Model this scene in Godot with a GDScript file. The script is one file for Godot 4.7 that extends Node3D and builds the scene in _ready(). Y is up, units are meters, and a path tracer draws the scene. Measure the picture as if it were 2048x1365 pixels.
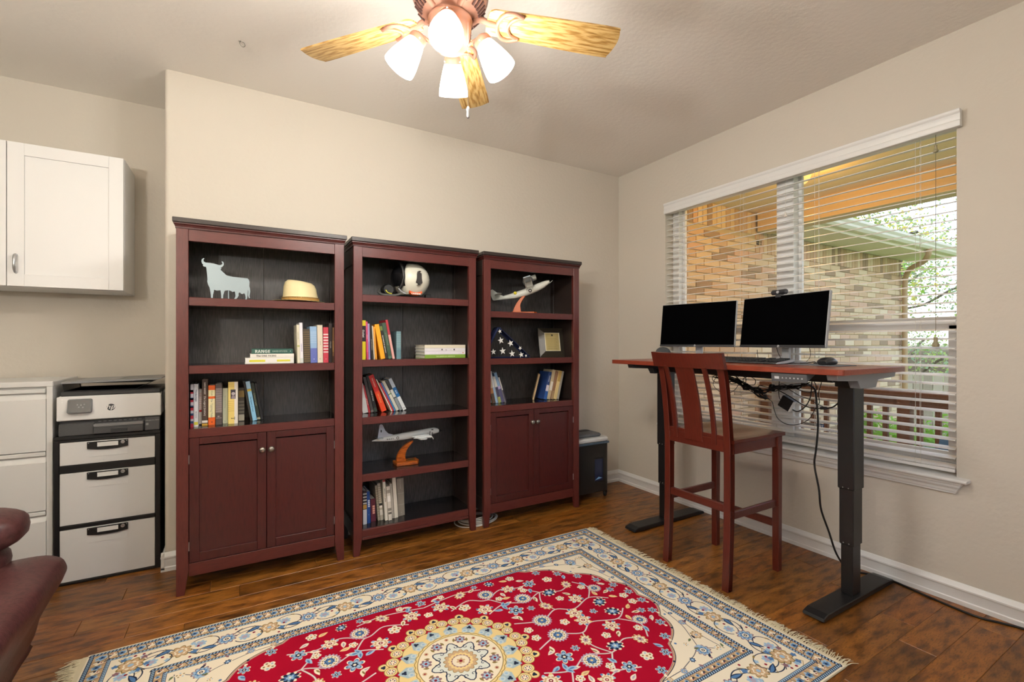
extends Node3D
# A home office: three bookcases, a standing desk at a blind-covered window, a Persian rug and a ceiling fan.
# World: x = 0 is the inner face of the window wall, z = 0 the inner face of the bookcase wall, y = 0 the floor. Metres.

var used := {}
var M := {}
var T := {}
var font: Font
var bold: Font
var serif: Font
var rng := RandomNumberGenerator.new()


class MB:
	var v := PackedVector3Array()
	var n := PackedVector3Array()
	var u := PackedVector2Array()
	var t := Transform3D()

	func tri(a: Vector3, b: Vector3, c: Vector3, na: Vector3, nb: Vector3, nc: Vector3, ua := Vector2.ZERO, ub := Vector2.ZERO, uc := Vector2.ZERO) -> void:
		if (b - a).cross(c - a).dot(na + nb + nc) > 0.0:
			var q := b
			b = c
			c = q
			q = nb
			nb = nc
			nc = q
			var w := ub
			ub = uc
			uc = w
		v.append(t * a)
		v.append(t * b)
		v.append(t * c)
		n.append((t.basis * na).normalized())
		n.append((t.basis * nb).normalized())
		n.append((t.basis * nc).normalized())
		u.append(ua)
		u.append(ub)
		u.append(uc)

	func quad(a: Vector3, b: Vector3, c: Vector3, d: Vector3, nn := Vector3.ZERO, uv := false) -> void:
		if nn == Vector3.ZERO:
			nn = (c - a).cross(b - d).normalized()
		if uv:
			tri(a, b, c, nn, nn, nn, Vector2(0, 1), Vector2(1, 1), Vector2(1, 0))
			tri(a, c, d, nn, nn, nn, Vector2(0, 1), Vector2(1, 0), Vector2(0, 0))
		else:
			tri(a, b, c, nn, nn, nn)
			tri(a, c, d, nn, nn, nn)

	func box(p: Vector3, q: Vector3, c := 0.0) -> MB:
		var m := (p + q) * 0.5
		var h := ((q - p) * 0.5).abs()
		c = minf(c, minf(h.x, minf(h.y, h.z)) * 0.98)
		for ax in 3:
			var b := (ax + 1) % 3
			var d := (ax + 2) % 3
			for s in [-1.0, 1.0]:
				var nn := Vector3()
				nn[ax] = s
				var cs := []
				for k in [[-1, -1], [1, -1], [1, 1], [-1, 1]]:
					var pt := Vector3()
					pt[ax] = s * h[ax]
					pt[b] = k[0] * (h[b] - c)
					pt[d] = k[1] * (h[d] - c)
					cs.append(m + pt)
				quad(cs[0], cs[1], cs[2], cs[3], nn)
		if c > 0.0:
			for ax in 3:
				var b := (ax + 1) % 3
				var d := (ax + 2) % 3
				for sb in [-1.0, 1.0]:
					for sd in [-1.0, 1.0]:
						var p1 := Vector3()
						p1[b] = sb * h[b]
						p1[d] = sd * (h[d] - c)
						var p2 := Vector3()
						p2[b] = sb * (h[b] - c)
						p2[d] = sd * h[d]
						var o := Vector3()
						o[ax] = h[ax] - c
						var nn := Vector3()
						nn[b] = sb
						nn[d] = sd
						quad(m + p1 - o, m + p1 + o, m + p2 + o, m + p2 - o, nn.normalized())
			for sx in [-1.0, 1.0]:
				for sy in [-1.0, 1.0]:
					for sz in [-1.0, 1.0]:
						var nn := Vector3(sx, sy, sz).normalized()
						tri(m + Vector3(sx * h.x, sy * (h.y - c), sz * (h.z - c)), m + Vector3(sx * (h.x - c), sy * h.y, sz * (h.z - c)), m + Vector3(sx * (h.x - c), sy * (h.y - c), sz * h.z), nn, nn, nn)
		return self

	# A polygon in x, y pulled along z; side faces meet smoothly where they turn by less than `soft` degrees; c chamfers the rims.
	func prism(pts: PackedVector2Array, z0: float, z1: float, soft := 0.0, c := 0.0) -> MB:
		var k := pts.size()
		var area := 0.0
		for i in k:
			area += pts[i].cross(pts[(i + 1) % k])
		var sg := signf(area)
		var en := PackedVector2Array()
		for i in k:
			var d := (pts[(i + 1) % k] - pts[i]).normalized()
			en.append(Vector2(d.y, -d.x) * sg)
		var inn := PackedVector2Array()
		for i in k:
			var bi := (en[i] + en[(i + k - 1) % k])
			bi = bi.normalized() if bi.length() > 0.01 else en[i]
			inn.append(pts[i] - bi * c / maxf(0.35, bi.dot(en[i])))
		var cosl := cos(deg_to_rad(soft))
		for i in k:
			var j := (i + 1) % k
			var n0 := en[i]
			var n1 := en[i]
			if soft > 0.0:
				if en[i].dot(en[(i + k - 1) % k]) > cosl:
					n0 = (en[i] + en[(i + k - 1) % k]).normalized()
				if en[i].dot(en[j]) > cosl:
					n1 = (en[i] + en[j]).normalized()
			var a := Vector3(n0.x, n0.y, 0)
			var b := Vector3(n1.x, n1.y, 0)
			var p0 := Vector3(pts[i].x, pts[i].y, z0 + c)
			var p1 := Vector3(pts[j].x, pts[j].y, z0 + c)
			var p2 := Vector3(pts[j].x, pts[j].y, z1 - c)
			var p3 := Vector3(pts[i].x, pts[i].y, z1 - c)
			tri(p0, p1, p2, a, b, b)
			tri(p0, p2, p3, a, b, a)
			if c > 0.0:
				var f := Vector3(0, 0, 1)
				quad(p3, p2, Vector3(inn[j].x, inn[j].y, z1), Vector3(inn[i].x, inn[i].y, z1), (Vector3(en[i].x, en[i].y, 0) + f).normalized())
				quad(p0, p1, Vector3(inn[j].x, inn[j].y, z0), Vector3(inn[i].x, inn[i].y, z0), (Vector3(en[i].x, en[i].y, 0) - f).normalized())
		var cap := inn if c > 0.0 else pts
		var ix := Geometry2D.triangulate_polygon(cap)
		for i in range(0, ix.size(), 3):
			var a := cap[ix[i]]
			var b := cap[ix[i + 1]]
			var d := cap[ix[i + 2]]
			tri(Vector3(a.x, a.y, z1), Vector3(b.x, b.y, z1), Vector3(d.x, d.y, z1), Vector3.BACK, Vector3.BACK, Vector3.BACK, a, b, d)
			tri(Vector3(a.x, a.y, z0), Vector3(b.x, b.y, z0), Vector3(d.x, d.y, z0), Vector3.FORWARD, Vector3.FORWARD, Vector3.FORWARD, a, b, d)
		return self

	# Radius and height pairs turned about y.
	func lathe(p: PackedVector2Array, segs := 24, soft := 40.0) -> MB:
		var k := p.size()
		var sn := PackedVector2Array()
		for i in k - 1:
			var d := (p[i + 1] - p[i])
			sn.append(Vector2(d.y, -d.x).normalized())
		var cosl := cos(deg_to_rad(soft))
		for i in k - 1:
			var n0 := sn[i]
			var n1 := sn[i]
			if i > 0 and sn[i].dot(sn[i - 1]) > cosl:
				n0 = (sn[i] + sn[i - 1]).normalized()
			if i < k - 2 and sn[i].dot(sn[i + 1]) > cosl:
				n1 = (sn[i] + sn[i + 1]).normalized()
			for s in segs:
				var a0 := TAU * s / segs
				var a1 := TAU * (s + 1) / segs
				var c0 := Vector3(cos(a0), 0, sin(a0))
				var c1 := Vector3(cos(a1), 0, sin(a1))
				var up := Vector3.UP
				var q0 := c0 * p[i].x + up * p[i].y
				var q1 := c1 * p[i].x + up * p[i].y
				var q2 := c1 * p[i + 1].x + up * p[i + 1].y
				var q3 := c0 * p[i + 1].x + up * p[i + 1].y
				var m0 := c0 * n0.x + up * n0.y
				var m1 := c1 * n0.x + up * n0.y
				var m2 := c1 * n1.x + up * n1.y
				var m3 := c0 * n1.x + up * n1.y
				if p[i].x > 1e-6:
					tri(q0, q1, q2, m0, m1, m2)
				if p[i + 1].x > 1e-6:
					tri(q0, q2, q3, m0, m2, m3)
		return self

	# A round rod along a path; r is one radius or one for each point.
	func tube(path: PackedVector3Array, r, segs := 8, caps := true) -> MB:
		var k := path.size()
		var rings := []
		var ns := []
		var up := Vector3.UP
		var d0 := (path[1] - path[0]).normalized()
		if absf(d0.dot(up)) > 0.9:
			up = Vector3.RIGHT
		var side := d0.cross(up).normalized()
		for i in k:
			var d: Vector3
			if i == 0:
				d = path[1] - path[0]
			elif i == k - 1:
				d = path[i] - path[i - 1]
			else:
				d = (path[i + 1] - path[i]).normalized() + (path[i] - path[i - 1]).normalized()
			d = d.normalized()
			side = (side - d * side.dot(d)).normalized()
			var oth := d.cross(side)
			var rr: float = r if (r is float or r is int) else r[i]
			var ring := []
			var rn := []
			for s in segs:
				var a := TAU * s / segs
				var nn := side * cos(a) + oth * sin(a)
				rn.append(nn)
				ring.append(path[i] + nn * rr)
			rings.append(ring)
			ns.append(rn)
		for i in k - 1:
			for s in segs:
				var e := (s + 1) % segs
				tri(rings[i][s], rings[i][e], rings[i + 1][e], ns[i][s], ns[i][e], ns[i + 1][e])
				tri(rings[i][s], rings[i + 1][e], rings[i + 1][s], ns[i][s], ns[i + 1][e], ns[i + 1][s])
		if caps:
			var f := (path[0] - path[1]).normalized()
			var g := (path[k - 1] - path[k - 2]).normalized()
			for s in segs:
				var e := (s + 1) % segs
				tri(path[0], rings[0][s], rings[0][e], f, f, f)
				tri(path[k - 1], rings[k - 1][s], rings[k - 1][e], g, g, g)
		return self

	# Rings of points (all of one length) joined into a smooth skin with closed ends.
	func loft(rings: Array, caps := true, open := false) -> MB:
		var k := rings.size()
		var m: int = rings[0].size()
		var cen := []
		for r in rings:
			var c := Vector3()
			for p in r:
				c += p
			cen.append(c / m)
		var ns := []
		for i in k:
			var row := []
			for s in m:
				var du: Vector3 = rings[i][(s + 1) % m] - rings[i][(s + m - 1) % m]
				if open and s == 0:
					du = rings[i][1] - rings[i][0]
				elif open and s == m - 1:
					du = rings[i][m - 1] - rings[i][m - 2]
				var dv: Vector3 = rings[mini(i + 1, k - 1)][s] - rings[maxi(i - 1, 0)][s]
				var nn := du.cross(dv)
				if nn.length() < 1e-12:
					nn = rings[i][s] - cen[i]
				if not open and nn.dot(rings[i][s] - (cen[i] if i > 0 and i < k - 1 else (cen[1] if i == 0 else cen[k - 2]))) < 0.0:
					nn = -nn
				row.append(nn.normalized())
			ns.append(row)
		for i in k - 1:
			for s in (m - 1 if open else m):
				var e := (s + 1) % m
				tri(rings[i][s], rings[i][e], rings[i + 1][e], ns[i][s], ns[i][e], ns[i + 1][e])
				tri(rings[i][s], rings[i + 1][e], rings[i + 1][s], ns[i][s], ns[i + 1][e], ns[i + 1][s])
		if caps and not open:
			for end in [0, k - 1]:
				var f: Vector3 = (cen[end] - cen[1 if end == 0 else k - 2]).normalized()
				for s in m:
					var e := (s + 1) % m
					tri(cen[end], rings[end][s], rings[end][e], f, f, f)
		return self

	func at(x: Transform3D) -> MB:
		t = x
		return self

	func mesh() -> ArrayMesh:
		var a := []
		a.resize(Mesh.ARRAY_MAX)
		a[Mesh.ARRAY_VERTEX] = v
		a[Mesh.ARRAY_NORMAL] = n
		a[Mesh.ARRAY_TEX_UV] = u
		var m := ArrayMesh.new()
		m.add_surface_from_arrays(Mesh.PRIMITIVE_TRIANGLES, a)
		return m


func v2(a: Array) -> PackedVector2Array:
	var o := PackedVector2Array()
	for i in range(0, a.size(), 2):
		o.append(Vector2(a[i], a[i + 1]))
	return o


func v3(a: Array) -> PackedVector3Array:
	var o := PackedVector3Array()
	for i in range(0, a.size(), 3):
		o.append(Vector3(a[i], a[i + 1], a[i + 2]))
	return o


# A smooth line through the given points.
func curve(pts: PackedVector3Array, per := 6) -> PackedVector3Array:
	var o := PackedVector3Array()
	var k := pts.size()
	for i in k - 1:
		for s in per:
			o.append(pts[i].cubic_interpolate(pts[i + 1], pts[maxi(i - 1, 0)], pts[mini(i + 2, k - 1)], float(s) / per))
	o.append(pts[k - 1])
	return o


func curve2(pts: PackedVector2Array, per := 5, closed := false) -> PackedVector2Array:
	var o := PackedVector2Array()
	var k := pts.size()
	for i in (k if closed else k - 1):
		for s in per:
			var a := pts[(i + k - 1) % k] if closed else pts[maxi(i - 1, 0)]
			var d := pts[(i + 2) % k] if closed else pts[mini(i + 2, k - 1)]
			o.append(pts[i].cubic_interpolate(pts[(i + 1) % k], a, d, float(s) / per))
	if not closed:
		o.append(pts[k - 1])
	return o


func rrect(x0: float, y0: float, x1: float, y1: float, r: float, k := 4) -> PackedVector2Array:
	var o := PackedVector2Array()
	for c in [[x1 - r, y1 - r, 0.0], [x0 + r, y1 - r, PI / 2], [x0 + r, y0 + r, PI], [x1 - r, y0 + r, PI * 1.5]]:
		for i in k + 1:
			var a: float = c[2] + PI / 2 * i / k
			o.append(Vector2(c[0] + r * cos(a), c[1] + r * sin(a)))
	return o


func circ(cx: float, cy: float, r: float, k := 20) -> PackedVector2Array:
	var o := PackedVector2Array()
	for i in k:
		o.append(Vector2(cx + r * cos(TAU * i / k), cy + r * sin(TAU * i / k)))
	return o


# Closed ring: a rounded rectangle (superellipse) about a centre, in the plane of two axes.
func ring(c: Vector3, a: Vector3, b: Vector3, p := 2.0, k := 20) -> Array:
	var o := []
	for i in k:
		var w := TAU * i / k
		var x := cos(w)
		var y := sin(w)
		o.append(c + a * signf(x) * pow(absf(x), 2.0 / p) + b * signf(y) * pow(absf(y), 2.0 / p))
	return o


func numbered(called: String) -> String:
	if not used.has(called):
		used[called] = 0
		return called
	used[called] += 1
	return "%s_%03d" % [called, used[called]]


func tag(o: Node, label: String, category: String, group := "", kind := "") -> Node:
	o.set_meta("label", label)
	if category:
		o.set_meta("category", category)
	if group:
		o.set_meta("group", group)
	if kind:
		o.set_meta("kind", kind)
	return o


func thing(called: String, label: String, category: String, at := Vector3.ZERO, turn := 0.0, group := "") -> Node3D:
	var o := Node3D.new()
	o.name = numbered(called)
	add_child(o)
	o.position = at
	o.rotation.y = turn
	tag(o, label, category, group)
	return o


func put(mb: MB, called: String, m: Material, parent: Node = null) -> MeshInstance3D:
	return putm(mb.mesh(), called, m, parent)


func putm(mesh: Mesh, called: String, m: Material, parent: Node = null) -> MeshInstance3D:
	var o := MeshInstance3D.new()
	o.mesh = mesh
	o.material_override = m
	if parent == null:
		o.name = numbered(called)
		add_child(o)
	else:
		o.name = called
		parent.add_child(o, true)
	return o


func struct(mb: MB, called: String, m: Material, label: String) -> MeshInstance3D:
	var o := put(mb, called, m)
	o.set_meta("kind", "structure")
	o.set_meta("label", label)
	return o


func bx(x0: float, y0: float, z0: float, x1: float, y1: float, z1: float, c := 0.0) -> MB:
	return MB.new().box(Vector3(x0, y0, z0), Vector3(x1, y1, z1), c)


func mat(key: String, c: Color, rough := 0.6, metal := 0.0, spec := 0.5) -> StandardMaterial3D:
	if M.has(key):
		return M[key]
	var m := StandardMaterial3D.new()
	m.resource_name = key
	m.albedo_color = c
	m.roughness = rough
	m.metallic = metal
	m.metallic_specular = spec
	M[key] = m
	return m


func hexm(hex: String, rough := 0.6) -> StandardMaterial3D:
	return mat("c" + hex + str(rough), Color(hex), rough)


func noise_tex(key: String, freq: float, ramp: Array, size := 512, oct := 4, kind := FastNoiseLite.TYPE_SIMPLEX_SMOOTH, s := 1) -> NoiseTexture2D:
	if T.has(key):
		return T[key]
	var f := FastNoiseLite.new()
	f.seed = s
	f.noise_type = kind
	f.frequency = freq
	f.fractal_octaves = oct
	var t := NoiseTexture2D.new()
	t.width = size
	t.height = size
	t.seamless = true
	t.noise = f
	if ramp.size():
		var g := Gradient.new()
		var offs := PackedFloat32Array()
		var cols := PackedColorArray()
		for r in ramp:
			offs.append(r[0])
			cols.append(r[1])
		g.offsets = offs
		g.colors = cols
		t.color_ramp = g
	T[key] = t
	return t


func tri_map(m: StandardMaterial3D, scale: Vector3, offset := Vector3.ZERO, world := true) -> StandardMaterial3D:
	m.uv1_triplanar = true
	m.uv1_world_triplanar = world
	m.uv1_scale = scale
	m.uv1_offset = offset
	m.uv1_triplanar_sharpness = 4.0
	return m


func bump(m: StandardMaterial3D, t: Texture2D, cm: float) -> StandardMaterial3D:
	m.heightmap_enabled = true
	m.heightmap_texture = t
	m.heightmap_scale = cm
	return m


# Flat lettering, a fraction of a millimetre thick, centred on the transform's origin in its x, y plane.
func words(s: String, size: float, m: Material, parent: Node, x: Transform3D, called := "lettering", f: Font = null, wide := 0.0) -> MeshInstance3D:
	var t := TextMesh.new()
	t.text = s
	t.font = f if f else font
	t.font_size = 24
	t.pixel_size = size / 24.0
	t.depth = 0.0004
	t.curve_step = 2.0
	t.horizontal_alignment = HORIZONTAL_ALIGNMENT_CENTER
	t.vertical_alignment = VERTICAL_ALIGNMENT_CENTER
	var o := putm(t, called, m, parent)
	if wide > 0.0:
		var w := t.get_aabb().size.x
		if w > wide:
			x = x * Transform3D(Basis.from_scale(Vector3(wide / w, 1, 1)), Vector3.ZERO)
	o.transform = x
	return o


func xf(o: Vector3, e := Vector3.ZERO) -> Transform3D:
	return Transform3D(Basis.from_euler(e), o)


func _ready() -> void:
	rng.seed = 7
	view_and_light()
	fonts()
	materials()
	room()
	planks()
	window()
	blind()
	outside()
	rug()
	bookcases()
	books()
	ornaments()
	fan()
	desk()
	desk_things()
	cables()
	stool()
	office_corner()
	recliner()
	small_things()
	added_uplight()


func view_and_light() -> void:
	var cam := Camera3D.new()
	cam.name = "camera"
	cam.position = Vector3(-2.9694, 1.2434, 3.1571)
	cam.rotation.y = -deg_to_rad(30.418)
	cam.near = 0.05
	cam.far = 200.0
	cam.projection = Camera3D.PROJECTION_FRUSTUM
	cam.size = 0.05 * 2.0 * 682.5 / 935.25
	cam.frustum_offset = Vector2(0, 0.05 * 3.7 / 935.25)
	add_child(cam)
	cam.current = true
	var sky := ProceduralSkyMaterial.new()
	sky.sky_top_color = Color(0.66, 0.76, 0.92)
	sky.sky_horizon_color = Color(0.97, 0.97, 0.96)
	sky.sky_curve = 0.2
	sky.ground_bottom_color = Color(0.42, 0.40, 0.33)
	sky.ground_horizon_color = Color(0.62, 0.61, 0.55)
	sky.sky_energy_multiplier = 1.7
	sky.ground_energy_multiplier = 1.0
	var s := Sky.new()
	s.sky_material = sky
	var e := Environment.new()
	e.background_mode = Environment.BG_SKY
	e.sky = s
	e.tonemap_mode = Environment.TONE_MAPPER_LINEAR
	e.tonemap_exposure = 0.92
	e.sdfgi_enabled = true
	e.ssao_enabled = true
	e.ssil_enabled = true
	var w := WorldEnvironment.new()
	w.name = "world"
	w.environment = e
	add_child(w)
	var sun := DirectionalLight3D.new()
	sun.name = "sun"
	sun.light_energy = 2.0
	sun.light_color = Color(1.0, 0.95, 0.86)
	sun.light_angular_distance = 0.6
	sun.shadow_enabled = true
	sun.sky_mode = DirectionalLight3D.SKY_MODE_LIGHT_ONLY
	add_child(sun)
	sun.look_at_from_position(Vector3(6, 9, -7), Vector3.ZERO)


func fonts() -> void:
	var f := SystemFont.new()
	f.font_names = PackedStringArray(["Droid Sans"])
	font = f
	var b := SystemFont.new()
	b.font_names = PackedStringArray(["Droid Sans"])
	b.font_weight = 700
	bold = b
	var g := SystemFont.new()
	g.font_names = PackedStringArray(["Droid Serif"])
	serif = g


func grey(a: float) -> Color:
	return Color(a, a, a)


func materials() -> void:
	var peel := noise_tex("peel", 0.022, [], 512, 3, FastNoiseLite.TYPE_SIMPLEX_SMOOTH, 3)
	var wall := mat("wall_paint", Color8(206, 199, 187), 0.85, 0.0, 0.35)
	bump(tri_map(wall, Vector3(2.6, 2.6, 2.6)), peel, 0.07)
	var ceil_ := mat("ceiling_paint", Color8(238, 233, 225), 0.9, 0.0, 0.3)
	bump(tri_map(ceil_, Vector3(2.4, 2.4, 2.4)), peel, 0.06)
	mat("trim_white", Color8(226, 226, 224), 0.35)
	mat("vinyl_white", Color8(232, 233, 234), 0.3)
	mat("slat_white", Color8(240, 239, 236), 0.38)
	mat("cord_white", Color8(222, 220, 212), 0.7)
	# Hand-scraped floor boards: eight tints over one stained grain.
	var blot := noise_tex("floor_blot", 0.010, [[0.0, Color8(84, 52, 24)], [0.28, Color8(132, 88, 42)], [0.48, Color8(168, 116, 58)], [0.72, Color8(184, 130, 68)], [1.0, Color8(204, 152, 86)]], 1024, 6, FastNoiseLite.TYPE_SIMPLEX_SMOOTH, 11)
	var fine := noise_tex("floor_fine", 0.030, [[0.0, grey(0.45)], [0.22, grey(0.78)], [0.42, grey(0.96)], [1.0, grey(1.0)]], 512, 5, FastNoiseLite.TYPE_SIMPLEX_SMOOTH, 5)
	var tints := [Color8(200, 186, 156), Color8(220, 204, 170), Color8(190, 172, 140), Color8(228, 208, 168), Color8(206, 188, 152), Color8(214, 186, 146), Color8(182, 166, 136), Color8(218, 194, 148)]
	for i in tints.size():
		var m := mat("floor_%d" % i, tints[i], 0.34, 0.0, 0.5)
		m.albedo_texture = blot
		tri_map(m, Vector3(0.55, 1.5, 2.1), Vector3(0.37 * i, 0.2, 0.53 * i))
		m.detail_enabled = true
		m.detail_albedo = fine
		m.detail_blend_mode = BaseMaterial3D.BLEND_MODE_MUL
		m.detail_uv_layer = BaseMaterial3D.DETAIL_UV_2
		m.uv2_triplanar = true
		m.uv2_world_triplanar = true
		m.uv2_scale = Vector3(1.9, 6.0, 11.0)
		m.uv2_offset = Vector3(0.61 * i, 0.1, 0.29 * i)
		bump(m, fine, 0.03)
	mat("joint_dark", Color8(38, 22, 12), 0.8)
	# Dark cherry stain: a little lighter and darker along the grain.
	var grain := noise_tex("grain", 0.028, [[0.0, grey(0.80)], [0.45, grey(0.94)], [1.0, grey(1.0)]], 512, 5, FastNoiseLite.TYPE_SIMPLEX_SMOOTH, 21)
	var cherry := mat("cherry", Color8(94, 41, 36), 0.36)
	cherry.albedo_texture = grain
	tri_map(cherry, Vector3(7.0, 0.9, 7.0))
	var cherry_h := mat("cherry_across", Color8(92, 40, 35), 0.36)
	cherry_h.albedo_texture = grain
	tri_map(cherry_h, Vector3(0.9, 7.0, 7.0))
	var cd := mat("cherry_door", Color8(72, 27, 25), 0.34)
	cd.albedo_texture = grain
	tri_map(cd, Vector3(6.0, 0.7, 6.0))
	var esp := mat("espresso", Color8(48, 38, 34), 0.40)
	esp.albedo_texture = grain
	tri_map(esp, Vector3(8.0, 0.8, 8.0))
	var shelf := mat("shelf_top", Color8(30, 25, 24), 0.14)
	shelf.metallic_specular = 0.6
	var pores := noise_tex("pores", 0.05, [[0.0, grey(0.50)], [0.42, grey(0.75)], [0.62, grey(1.0)], [1.0, grey(1.0)]], 512, 3, FastNoiseLite.TYPE_SIMPLEX_SMOOTH, 31)
	var bk := mat("back_panel", Color8(70, 66, 64), 0.42, 0.0, 0.6)
	bk.albedo_texture = pores
	bump(tri_map(bk, Vector3(5.5, 0.42, 5.5)), pores, 0.03)
	mat("pewter", Color8(150, 146, 138), 0.32, 0.9)
	mat("steel", Color8(198, 200, 202), 0.3, 0.9)
	mat("brass", Color8(205, 170, 96), 0.3, 0.9)
	# Desk top and stool.
	var dt := mat("desk_top", Color8(146, 66, 46), 0.30)
	dt.albedo_texture = grain
	tri_map(dt, Vector3(5.0, 5.0, 0.8))
	var st := mat("stool_wood", Color8(92, 35, 24), 0.30)
	st.albedo_texture = grain
	tri_map(st, Vector3(6.0, 0.9, 6.0))
	var ss := mat("stool_seat", Color8(92, 35, 24), 0.24)
	ss.albedo_texture = grain
	tri_map(ss, Vector3(0.9, 6.0, 6.0))
	mat("black_metal", Color8(22, 22, 23), 0.42)
	mat("grey_metal", Color8(150, 152, 154), 0.45)
	mat("black_plastic", Color8(20, 20, 21), 0.45)
	mat("dark_plastic", Color8(52, 53, 55), 0.45)
	mat("mid_plastic", Color8(86, 87, 88), 0.45)
	mat("screen_black", Color8(3, 3, 4), 0.9, 0.0, 0.1)
	mat("cable_black", Color8(16, 16, 17), 0.5)
	mat("white_laminate", Color8(231, 231, 230), 0.38)
	mat("white_steel", Color8(222, 222, 219), 0.40)
	mat("drawer_white", Color8(219, 219, 217), 0.36)
	mat("paper", Color8(233, 228, 214), 0.9)
	mat("ink", Color8(24, 24, 26), 0.6)
	mat("white_ink", Color8(238, 238, 234), 0.6)
	mat("gold_ink", Color8(196, 160, 84), 0.45)
	var lea := noise_tex("leather", 0.030, [[0.0, grey(0.66)], [0.5, grey(0.9)], [1.0, grey(1.0)]], 512, 5, FastNoiseLite.TYPE_SIMPLEX_SMOOTH, 41)
	var le := mat("leather", Color8(92, 54, 54), 0.42)
	le.albedo_texture = lea
	bump(tri_map(le, Vector3(3.0, 3.0, 3.0)), noise_tex("leather_grain", 0.09, [], 512, 3, FastNoiseLite.TYPE_CELLULAR, 43), 0.05)
	# Fan.
	mat("copper_bronze", Color8(158, 112, 92), 0.38, 0.55)
	var oak := noise_tex("oak", 0.016, [[0.0, Color8(150, 110, 55)], [0.40, Color8(205, 168, 105)], [0.55, Color8(228, 196, 136)], [1.0, Color8(240, 214, 160)]], 512, 4, FastNoiseLite.TYPE_SIMPLEX_SMOOTH, 51)
	var bl := mat("blade_oak", Color8(214, 204, 186), 0.42)
	bl.albedo_texture = oak
	tri_map(bl, Vector3(1.1, 3.0, 9.0), Vector3.ZERO, false)
	mat("blade_edge", Color8(96, 84, 66), 0.5)
	var lamp := mat("lamp_glass", Color8(250, 248, 242), 0.3)
	lamp.emission_enabled = true
	lamp.emission = Color(1.0, 0.98, 0.94)
	lamp.emission_energy_multiplier = 1.6
	var pane := mat("pane_glass", Color(1, 1, 1, 0.04), 0.02)
	pane.transparency = BaseMaterial3D.TRANSPARENCY_ALPHA


const H := 2.74


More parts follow.
